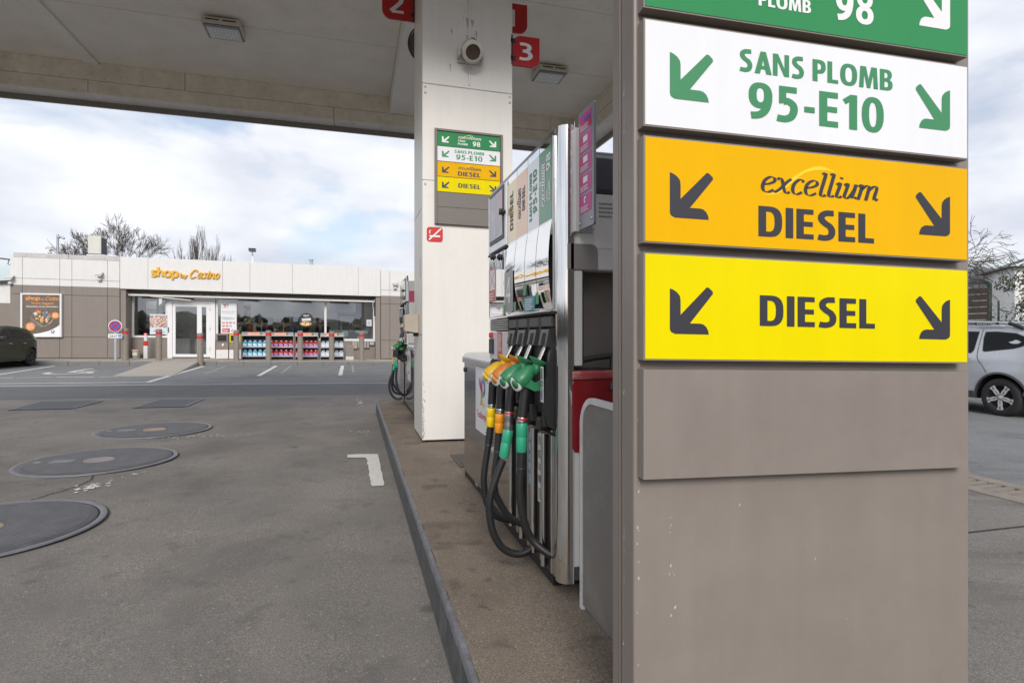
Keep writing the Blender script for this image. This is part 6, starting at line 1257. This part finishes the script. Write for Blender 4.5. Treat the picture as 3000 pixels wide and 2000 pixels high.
# ================================================================== VEHICLES
def wheel(t, x, y, r, wd, side, style):
    L = Vector((x, y, r)); ay = Vector((0, side, 0))
    mb = MB(); mb.lathe([(r * .60, -wd * .5), (r * .86, -wd * .5), (r * .97, -wd * .40), (r, -wd * .22), (r, wd * .22), (r * .97, wd * .40), (r * .90, wd * .5), (r * .70, wd * .52), (r * .62, wd * .47)], L, ay, 40); w_ = part('wheel', mb, tyre_rubber, t)
    mb = MB(); mb.lathe([(r * .625, wd * .46), (r * .60, wd * .46), (r * .58, wd * .1), (.05, wd * .06), (0, wd * .06)], L, ay, 36); part('rim', mb, mat('rim_dark', (.02, .02, .022, 1), .4), w_)
    n = 5; m_ = mat('rim_alloy', (.62, .62, .63, 1), .35, .2) if style else mat('rim_black', (.03, .03, .032, 1), .35)
    for k in range(n):
        a0 = 2 * math.pi * k / n + .3; mb = MB()
        for sg in (-1, 1):
            P = [(.05, .006 * sg), (r * .30, .03 * sg), (r * .45, .075 * sg), (r * .60, .085 * sg), (r * .60, .135 * sg), (r * .43, .125 * sg), (r * .27, .055 * sg), (.05, .03 * sg)]
            if sg < 0: P = P[::-1]
            u = Vector((math.cos(a0), 0, math.sin(a0))); v = Vector((-math.sin(a0), 0, math.cos(a0))); nn = u.cross(v)
            o = L + ay * wd * (.44 if nn.dot(ay) > 0 else .40); mb.prism(P, o, u, v, .02)
        part('spoke', mb, m_, w_)
    mb = MB(); mb.lathe([(.045, wd * .40), (.04, wd * .46), (0, wd * .46)], L, ay, 16); part('hub_cap', mb, m_, w_)
def car(name, label, loc, rz, prof_top, hw_fn, zb, paint, wheels, wr, wwd, windows, clad_m=None, zclad=0, style=1, arch_k=1.16):
    """x forward, y left, z up. prof_top: (x, z) roof line from tail to nose; windows: side glass outlines (x, z)"""
    t = thing(name, label, 'car', loc, rz)
    def zt(x):
        for (a, b), (c, d_) in zip(prof_top[:-1], prof_top[1:]):
            if a <= x <= c: f = (x - a) / (c - a + 1e-9); return b + (d_ - b) * f
        return prof_top[-1][1]
    xs = sorted(set([round(prof_top[0][0] + (prof_top[-1][0] - prof_top[0][0]) * i / 110, 4) for i in range(111)])); nz = 30; R_ = wr * arch_k
    for sd in (1, -1):
        vs = []; fs = []; 
        for x in xs:
            for j in range(nz + 1):
                z = zb + (zt(x) - zb) * j / nz; xx, zz = x, z
                for wx in wheels:
                    d_ = math.hypot(xx - wx, zz - wr)
                    if d_ < R_ and d_ > R_ - .07 and d_ > 1e-6: f = R_ / d_; xx, zz = wx + (xx - wx) * f, max(zb, wr + (zz - wr) * f)
                vs.append((xx, sd * hw_fn(xx, zz), zz))
        for i in range(len(xs) - 1):
            for j in range(nz):
                q_ = [i * (nz + 1) + j, (i + 1) * (nz + 1) + j, (i + 1) * (nz + 1) + j + 1, i * (nz + 1) + j + 1]
                cxx = sum(vs[k][0] for k in q_) / 4; czz = sum(vs[k][2] for k in q_) / 4
                if any(math.hypot(cxx - wx, czz - wr) < R_ * .985 for wx in wheels): continue
                fs.append(q_ if sd < 0 else q_[::-1])
        mb = MB(); mb.add(vs, fs, 0, True); part('body_side', mb, paint, t)
        for wx in wheels:                                            # wheel housing and arch lip
            mb = MB(); P = arc(wx, wr, R_, R_, -8, 188, 26); vv = [(p[0], sd * (hw_fn(p[0], p[1]) + .004), p[1]) for p in P] + [(p[0], sd * .45, p[1]) for p in P]; k = len(P)
            mb.add(vv, [(i, i + 1, k + i + 1, k + i) for i in range(k - 1)]); mb.poly([(p[0], p[1]) for p in P], (0, sd * .46, 0), (1, 0, 0), (0, 0, 1)); part('wheel_housing', mb, dark_gap, t)
            mb = MB(); P2 = arc(wx, wr, R_ + .035, R_ + .035, -8, 188, 26); mb.add([(p[0], sd * (hw_fn(p[0], p[1]) + .012), p[1]) for p in P] + [(p[0], sd * (hw_fn(p[0], p[1]) + .007), p[1]) for p in P2], [(i, i + 1, k + i + 1, k + i) for i in range(k - 1)], 0, True); part('arch_lip', mb, clad_m or paint, t)
            wheel(t, wx, sd * (hw_fn(wx, wr * 2.2) - wwd * .5 - .02), wr, wwd, sd, style)
        for wn in windows:
            out_ = []
            for a, b in zip(wn, wn[1:] + wn[:1]):
                for i in range(6): f = i / 6; out_.append((a[0] + (b[0] - a[0]) * f, a[1] + (b[1] - a[1]) * f))
            mb = MB(); mb.poly(out_, (0, 0, 0), (1, 0, 0), (0, 0, 1)); mb.v = [(v_[0], sd * (hw_fn(v_[0], v_[2]) + .008), v_[2]) for v_ in mb.v]; part('side_window', mb, car_glass, t)
            cx_ = sum(p[0] for p in out_) / len(out_); cz_ = sum(p[1] for p in out_) / len(out_); big_ = [(cx_ + (p[0] - cx_) * 1.05, cz_ + (p[1] - cz_) * 1.09) for p in out_]; k = len(out_)
            mb = MB(); mb.add([(p[0], sd * (hw_fn(*p) + .007), p[1]) for p in out_] + [(p[0], sd * (hw_fn(*p) + .005), p[1]) for p in big_], [(i, (i + 1) % k, k + (i + 1) % k, k + i) for i in range(k)]); part('window_seal', mb, black_plastic, t)
    mb = MB(); vs = []
    for x in xs:
        z = zt(x); h = hw_fn(x, z)
        for f in (-1, -.6, 0, .6, 1): vs.append((x, f * h, z + .03 * (1 - f * f) * (1 if abs(x) < 1.6 else .4)))
    mb.add(vs, [(i * 5 + j, (i + 1) * 5 + j, (i + 1) * 5 + j + 1, i * 5 + j + 1) for i in range(len(xs) - 1) for j in range(4)], 0, True); part('roof_shell', mb, paint, t)
    for x in (xs[0], xs[-1]):
        P = [(sd * hw_fn(x, zb + (zt(x) - zb) * j / 6), zb + (zt(x) - zb) * j / 6) for sd, js in ((-1, range(7)), (1, range(6, -1, -1))) for j in js]
        mb = MB(); mb.poly(P, (x, 0, 0), (0, 1, 0), (0, 0, 1)); part('end_panel', mb, paint, t)
    mb = MB(); mb.box(xs[0] + .1, xs[-1] - .1, -.6, .6, zb - .02, zb + .05); part('underbody', mb, dark_gap, t)
    if zclad:
        for sd in (1, -1):
            mb = MB(); xa, xb = min(wheels) + R_ + .04, max(wheels) - R_ - .04; K = 20; vv = []
            for i in range(K + 1):
                x = xa + (xb - xa) * i / K; vv += [(x, sd * (hw_fn(x, zb) + .006), zb - .01), (x, sd * (hw_fn(x, zclad) + .016), zclad)]
            mb.add(vv, [(2 * i, 2 * i + 2, 2 * i + 3, 2 * i + 1) for i in range(K)], 0, True); part('sill_cladding', mb, clad_m or black_plastic, t)
    return t, hw_fn
def hw_suv(x, z):
    h = .90 - .02 * max(0, (.55 - z) / .3) ** 2
    if z > 1.02: h -= .20 * (z - 1.02) / .62 + .03 * max(0, (z - 1.45) / .2) ** 2
    if .95 < z <= 1.02: h -= .0
    for wx in (-1.337, 1.337): h += .032 * math.exp(-((x - wx) / .42) ** 2) * math.exp(-((z - .72) / .22) ** 2)
    a = abs(x)
    if a > 1.5: h -= .22 * ((a - 1.5) / .67) ** 2.2
    return h
suv_paint = mat('silver_blue_paint', (.52, .54, .58, 1), .25, .25, var=.02, coat=.8)
suv, _ = car('parked_suv', 'silver estate-like off-roader parked on the right behind the totem', (11.12 + .90, 7.68 + 1.337, -.004), R(90),
  [(-2.17, .62), (-2.13, 1.0), (-2.03, 1.12), (-1.80, 1.50), (-1.62, 1.585), (-1.0, 1.63), (.0, 1.635), (.42, 1.58), (1.15, 1.10), (1.3, 1.06), (1.95, .95), (2.10, .80), (2.17, .55)], hw_suv, .30, suv_paint, (-1.337, 1.337), .345, .22,
  [[(-1.00, 1.50), (-1.18, 1.505), (-1.50, 1.475), (-1.635, 1.42), (-1.69, 1.33), (-1.64, 1.265), (-1.52, 1.225), (-1.06, 1.165), (-1.02, 1.18), (-.99, 1.40)], [(-.86, 1.50), (-.10, 1.53), (-.10, 1.16), (-.80, 1.13), (-.84, 1.18)], [(.02, 1.53), (.42, 1.50), (.92, 1.16), (.02, 1.16)]], grey_plastic, .42, 1, 1.20)
for sd in (1, -1):
    mb = MB(); P = cat_rom([(-1.62, sd * .735, 1.555), (-1.45, sd * .745, 1.645), (-1.2, sd * .745, 1.675), (-.4, sd * .75, 1.70), (.25, sd * .74, 1.665), (.4, sd * .74, 1.60)], 5); mb.ring(P, .024, 8); rl = part('roof_rail', mb, alu, suv)
    mb = MB(); mb.ring([P[0], P[3], P[7]], .034, 8); mb.box(-1.22, -.80, sd * .755 - .018, sd * .755 + .018, 1.64, 1.685, .006); part('rail_foot', mb, black_plastic, rl)
    mb = MB(); put_text(mb, 'DUSTER', (-.01, sd * .775, 0), (-sd, 0, 0), (0, 0, 1), sd * 1.01 - .17 if sd > 0 else -1.18, sd * 1.01 + .17 if sd > 0 else -.84, 1.652, .022, bold=.02); part('lettering', mb, white_ink, rl)
    mb = MB(); pts = [(-.93, 1.56), (-.925, 1.15), (-.96, 1.0), (-1.05, .88), (-1.12, .76)]
    Pq = strk(pts, .008, True); mb.poly(Pq, (0, 0, 0), (1, 0, 0), (0, 0, 1)); mb.v = [(v_[0], sd * (hw_suv(v_[0], v_[2]) + .006), v_[2]) for v_ in mb.v]; part('door_gap', mb, dark_gap, suv)
    mb = MB(); mb.ring(cat_rom([(-.80, sd * .915, 1.015), (-.72, sd * .935, 1.02), (-.60, sd * .94, 1.02), (-.55, sd * .915, 1.015)], 4), .016, 8); part('door_handle', mb, alu, suv)
    mb = MB(); mb.box(-2.10, -1.95, sd * .74 - .05, sd * .74 + .05, .92, 1.12, .02); part('tail_lamp', mb, mat('tail_red', (.35, .01, .01, 1), .2), suv)
    mb = MB(); mb.poly([(-1.68, .40), (-1.73, .52), (-2.06, .60), (-2.10, .40)], (0, 0, 0), (1, 0, 0), (0, 0, 1)); mb.v = [(v_[0], sd * (hw_suv(v_[0], v_[2]) + .012), v_[2]) for v_ in mb.v]; part('bumper_cladding', mb, grey_plastic, suv)
mb = MB(); mb.box(-2.20, -2.0, -.72, .72, .33, .58, .04); part('rear_bumper', mb, grey_plastic, suv)
def hw_hatch(x, z):
    h = .905 - .03 * max(0, (.50 - z) / .3) ** 2
    if z > .92: h -= .26 * (z - .92) / .5
    elif z > .80: h -= .012 * (z - .8) / .12
    for wx in (-1.34, 1.34): h += .02 * math.exp(-((x - wx) / .45) ** 2) * math.exp(-((z - .66) / .2) ** 2)
    a = abs(x)
    if a > 1.45: h -= .24 * ((a - 1.45) / .73) ** 2.0
    return h
g_paint = mat('dark_green_paint', (.014, .026, .010, 1), .22, .0, var=.03, spec=.35)
hat, _ = car('parked_hatchback', 'dark green hatchback parked at the left edge before the shop', (-11.40 - .905, 25.25 - 1.34, -.004), R(-90),
  [(-2.18, .60), (-2.15, .92), (-2.05, 1.02), (-1.92, 1.08), (-1.45, 1.335), (-1.05, 1.41), (-.3, 1.455), (.15, 1.44), (.55, 1.33), (1.25, .98), (1.75, .88), (2.08, .74), (2.18, .5)], hw_hatch, .22, g_paint, (-1.34, 1.34), .325, .215,
  [[(-.80, 1.33), (-.98, 1.31), (-1.35, 1.20), (-1.50, 1.09), (-1.42, 1.035), (-.80, .985)], [(-.74, 1.34), (-.18, 1.375), (-.18, .955), (-.74, .98)], [(-.10, 1.375), (.20, 1.345), (.82, 1.0), (.78, .955), (-.10, .95)]], None, .0, 0, 1.13)
for sd in (1, -1):
    mb = MB(); mb.box(.58, .78, sd * .90 - .0, sd * 1.06, .95, 1.09, .035, 0, 2); part('mirror', mb, black_plastic, hat)
    for x_ in (-.95, -.05):
        mb = MB(); mb.ring([(x_, sd * .915, .835), (x_ + .08, sd * .93, .84), (x_ + .2, sd * .915, .84)], .013, 6); part('door_handle', mb, alu, hat)
    mb = MB(); mb.poly([(-1.62, .99), (-1.80, 1.0), (-2.0, .93), (-1.98, .84), (-1.85, .86), (-1.70, .93)], (0, 0, 0), (1, 0, 0), (0, 0, 1)); mb.v = [(v_[0], sd * (hw_hatch(v_[0], v_[2]) + .007), v_[2]) for v_ in mb.v]; part('tail_lamp', mb, mat('lamp_smoke', (.30, .30, .32, 1), .1, coat=.8), hat)
    mb = MB(); Pq = strk([(-.77, 1.0), (-.76, .7), (-.80, .45), (-.9, .32)], .008, True); mb.poly(Pq, (0, 0, 0), (1, 0, 0), (0, 0, 1)); mb.v = [(v_[0], sd * (hw_hatch(v_[0], v_[2]) + .005), v_[2]) for v_ in mb.v]; part('door_gap', mb, dark_gap, hat)
mb = MB(); mb.lathe([(.04, 0), (.03, .05), (0, .07)], (-1.15, 0, 1.42), (0, 0, 1), 10); part('roof_fin', mb, black_plastic, hat)

# ================================================================== RIGHT-HAND SURROUNDINGS
fen = thing('slat_fence', 'brown-grey wooden slat fence behind the silver car', 'fence', (17, 16, 0))
for i in range(15):
    mb = MB(); mb.box(16.98, 17.01, 12.0, 20.5, .15 + i * .18, .15 + i * .18 + .158, .004); wpart('slat', mb, mat('fence_wood', (.13, .105, .082, 1), .8, var=.3, vs_=4, streak=.2), fen)
for y_ in (12.05, 14.1, 16.2, 18.3, 20.4):
    mb = MB(); mb.box(17.012, 17.09, y_ - .04, y_ + .04, 0, 2.95, .005); wpart('post', mb, mat('post_green', (.03, .07, .05, 1), .5), fen)
cf = thing('mesh_fence', 'chain-link mesh fence right of the slat fence', 'fence', (17, 9.5, 0))
for y_ in (11.8, 10.0, 8.0, 6.0):
    mb = MB(); mb.cyl((17.03, y_), .025, 0, 2.45, 8); wpart('post', mb, MATS['post_green'], cf)
mb = MB(); k_ = 0
for i in range(-20, 62):
    for sg in (1, -1):
        ya, za = 6.0 + i * .12, .1; yb, zb_ = ya + sg * 2.3, 2.4
        pts = []
        for f in (0, 1):
            pts.append([17.0, ya + (yb - ya) * f, za + (zb_ - za) * f])
        (x_, y0_, z0_), (_, y1_, z1_) = pts
        lo, hi = 6.0, 11.85
        def clip(y0_, z0_, y1_, z1_):
            t0, t1 = 0, 1; dy = y1_ - y0_
            for b_, s_ in ((lo, 1), (hi, -1)):
                d0 = (y0_ - b_) * s_; d1 = (y1_ - b_) * s_
                if d0 < 0 and d1 < 0: return None
                if d0 < 0: t0 = max(t0, d0 / (d0 - d1))
                if d1 < 0: t1 = min(t1, d0 / (d0 - d1))
            return (y0_ + dy * t0, z0_ + (z1_ - z0_) * t0, y0_ + dy * t1, z0_ + (z1_ - z0_) * t1) if t1 > t0 else None
        c_ = clip(y0_, z0_, y1_, z1_)
        if c_: mb.ring([(17.0 + .004 * sg, c_[0], c_[1]), (17.0 + .004 * sg, c_[2], c_[3])], .004, 3, 0, False)
wpart('wire_mesh', mb, galv, cf, kind='stuff')
hs = thing('white_house', 'white rendered house with grey slate roof behind the fences on the right', 'house', (27, 20, 0))
hw_ = mat('render_white', (.80, .795, .78, 1), .8, var=.06, vs_=2, streak=.08); slate = mat('slate', (.10, .105, .115, 1), .6, var=.2, vs_=6)
def plan(c, half, depth, e=0):                                     # plan corners of a wing whose front faces the forecourt
    d_ = Vector((.8, -.6)); n = Vector((.6, .8)); c = Vector(c)
    return [c - d_ * (half + e) - n * e, c + d_ * (half + e) - n * e, c + d_ * (half + e) + n * (depth + e), c - d_ * (half + e) + n * (depth + e)]
def wing(c, half, depth, z1, z2, gable):
    P = plan(c, half, depth); mb = MB(); mb.prism([(p.x, p.y) for p in P], (0, 0, z1), (1, 0, 0), (0, 1, 0), z1); wpart('wall', mb, hw_, hs)
    E = plan(c, half, depth, .25); mb = MB(); v = [(p.x, p.y, z1 + .02) for p in E]
    if gable: a, b = (E[0] + E[1]) / 2, (E[2] + E[3]) / 2; v += [(a.x, a.y, z2), (b.x, b.y, z2)]; f_ = [(0, 4, 5, 3), (1, 2, 5, 4), (0, 1, 2, 3)]
    else: a, b = (E[0] + E[3]) / 2, (E[1] + E[2]) / 2; v += [(a.x, a.y, z2), (b.x, b.y, z2)]; f_ = [(0, 1, 5, 4), (2, 3, 4, 5), (0, 4, 3), (1, 2, 5), (0, 1, 2, 3)]
    mb.add(v, f_); wpart('roof', mb, slate, hs)
    if gable: mb = MB(); q_ = [P[0], P[1], (P[0] + P[1]) / 2]; mb.add([(q_[0].x, q_[0].y, z1), (q_[1].x, q_[1].y, z1), (q_[2].x, q_[2].y, z2 - .12)], [(0, 1, 2)]); wpart('gable', mb, hw_, hs)
wing((25.5, 17.5), 7, 8, 3.72, 4.75, False); wing((26.2, 13.9), 3.2, 3.0, 4.1, 5.5, True)
d2 = Vector((.8, -.6, 0))
for k_ in (-5.2, -2.6, 0):
    c_ = Vector((25.5, 17.5, 0)) + d2 * k_ - Vector((.6, .8, 0)) * .02; mb = MB(); mb.prism([(-.5, 1.4), (.5, 1.4), (.5, 2.7), (-.5, 2.7)], c_, d2, (0, 0, 1), .04); f_ = wpart('window', mb, white_paint, hs); mb = MB(); mb.prism([(-.42, 1.48), (.42, 1.48), (.42, 2.62), (-.42, 2.62)], c_ - Vector((.6, .8, 0)) * .01, d2, (0, 0, 1), .008); wpart('pane', mb, car_glass, f_)
# ================================================================== TREES
def bare_tree(name, label, loc, seed, trunk_h, trunk_r, levels, spread, length, upr, nkids, m_, lean=(0, 0), min_r=.008, droop=0, jit=.16, size=None):
    q = random.Random(seed); t = thing(name, label, 'tree', loc); mb = MB(); tw = MB()
    def branch(p, d_, L, r, lv):
        k = 4 if lv > 1 else 3; pts = [p.copy()]; rr = [r]; d_ = d_.normalized()
        for i in range(k):
            d_ = (d_ + Vector((q.uniform(-1, 1), q.uniform(-1, 1), q.uniform(-1, 1))) * jit + Vector((0, 0, upr * .12 - droop * .10 * (levels - lv)))).normalized()
            pts.append(pts[-1] + d_ * L / k); rr.append(max(min_r, r * (1 - .55 * (i + 1) / k)))
        (mb if lv >= levels - 1 else tw).ring(pts, rr, 6 if lv >= levels - 1 else 3, 0, False)
        if lv == 0: return
        n = nkids if lv > 1 else nkids + 1
        for j in range(n):
            f = q.uniform(.28, 1) if j < n - 1 else 1; seg = min(k - 1, int(f * k)); fr = f * k - seg; bp = pts[seg].lerp(pts[seg + 1], min(1, fr))
            dd = (pts[min(seg + 1, k)] - pts[seg]).normalized(); o_ = dd.orthogonal().normalized(); o_.rotate(Matrix.Rotation(q.uniform(0, 6.283), 3, dd))
            nd = (dd + o_ * spread * q.uniform(.6, 1.3)).normalized(); branch(bp, nd, L * q.uniform(.58, .82), max(min_r, rr[seg] * .62), lv - 1)
    if trunk_h > 0: mb.ring([(0, 0, -.1), (0, 0, trunk_h * .5), (lean[0] * .3, lean[1] * .3, trunk_h)], [trunk_r * 1.25, trunk_r, trunk_r * .85], 8, 0, False)
    st = Vector((lean[0] * .3, lean[1] * .3, trunk_h)); n0 = nkids + 2
    for j in range(n0):
        a = 6.283 * j / n0 + q.uniform(-.4, .4); d_ = Vector((math.cos(a) * spread * 1.1, math.sin(a) * spread * 1.1, 1 if upr > 0 else .55)) + Vector((lean[0], lean[1], 0)) * .3
        branch(st - Vector((0, 0, q.uniform(0, .12) * trunk_h)), d_, length * q.uniform(.8, 1.1), trunk_r * .6, levels)
    if size:
        V = tw.v + mb.v; kx = size[0] / (max(v[0] for v in V) - min(v[0] for v in V)); kz = size[1] / max(v[2] for v in V); cxm = (max(v[0] for v in V) + min(v[0] for v in V)) / 2
        for b_ in (mb, tw): b_.v = [((v[0] - cxm) * kx, v[1] * kx, v[2] * kz) for v in b_.v]
    part('trunk', mb, m_, t); c_ = part('crown', tw, m_, t); return t
bare_tree('bare_tree', 'big bare rounded tree behind the shop roof and air unit', (-21.6, 62, 0), 12, 3.6, .40, 6, .50, 3.4, .16, 3, bark_d, min_r=.011, jit=.09, size=(10.6, 12.1))
pop = [(-17.7, 70, 2, 'bare upright poplar, leftmost of the slender trees behind the shop', (2.0, 11.6)), (-16.5, 71, 4, 'tallest bare poplar behind the shop, right of the round tree', (2.2, 13.3)), (-15.0, 70, 6, 'bare poplar right of the tallest one behind the shop', (2.1, 12.5)), (-13.7, 72, 8, 'low bare poplar at the right end of the slender trees', (1.5, 10.6))]
for x, y, sd_, lb, k_ in pop: bare_tree('poplar', lb, (x, y, 0), sd_, 4.4, .2, 4, .22, 3.4, 1.3, 3, bark_d, min_r=.011, jit=.07, size=k_)
bare_tree('spreading_tree', 'bare spreading tree overhanging the fence beside the silver car', (15.6, 13.0, 0), 21, 2.0, .13, 5, .75, 1.25, .05, 3, bark, min_r=.005, droop=.3, jit=.11)
def shrub(loc, r, h, seed, label):
    q = random.Random(seed); t = thing('evergreen_shrub', label, 'shrub', loc); lm = MB(); tm = MB(); tm.ring([(0, 0, 0), (.05, 0, h * .5), (0, .04, h * .8)], [.06, .045, .02], 7); part('stem', tm, bark, t)
    cl = [(Vector((q.gauss(0, r * .42), q.gauss(0, r * .42), h * .25 + q.random() * h * .72)), r * q.uniform(.25, .45)) for _ in range(26)]
    for c_, cr in cl:
        for _ in range(150):
            v_ = Vector((q.gauss(0, 1), q.gauss(0, 1), q.gauss(0, 1))).normalized(); p = c_ + v_ * cr * q.uniform(.6, 1); n_ = (v_ + Vector((q.uniform(-1, 1), q.uniform(-1, 1), q.uniform(-.5, 1))) * .8).normalized(); u = n_.orthogonal().normalized(); u.rotate(Matrix.Rotation(q.uniform(0, 6.28), 3, n_)); w_ = n_.cross(u); a = q.uniform(.035, .06); lm.add([p - u * a, p + w_ * a * .42, p + u * a, p - w_ * a * .42], [(0, 1, 2, 3)], 0 if q.random() < .7 else 1)
    part('crown', lm, [mat('leaf_green', (.055, .085, .025, 1), .45, var=.3, vs_=8), mat('leaf_olive', (.11, .13, .035, 1), .45, var=.3, vs_=8)], t, kind=None)
shrub((17.4, 11.1, 0), .95, 3.3, 3, 'leafy evergreen shrub at the right picture edge above the silver car')
# far-off tree belt all round, one mass
q = random.Random(9); mb = MB()
for i in range(1500):
    a = q.uniform(0, 6.283); d_ = q.uniform(92, 140); x, y = math.cos(a) * d_, math.sin(a) * d_; r = q.uniform(1.8, 4.5); hgt = q.uniform(2.2, 6.4); bm_ = bmesh.new(); bmesh.ops.create_icosphere(bm_, subdivisions=2, radius=1)
    for v_ in bm_.verts: v_.co *= 1 + q.uniform(-.38, .30); v_.co = Vector((x + v_.co.x * r, y + v_.co.y * r, hgt * .45 + v_.co.z * hgt * .55))
    mb.bm(bm_)
o = top('distant_trees', mb, mat('far_foliage', (.06, .062, .045, 1), .95, var=.4, vs_=.8), kind='stuff', base=(0, 0, 0))
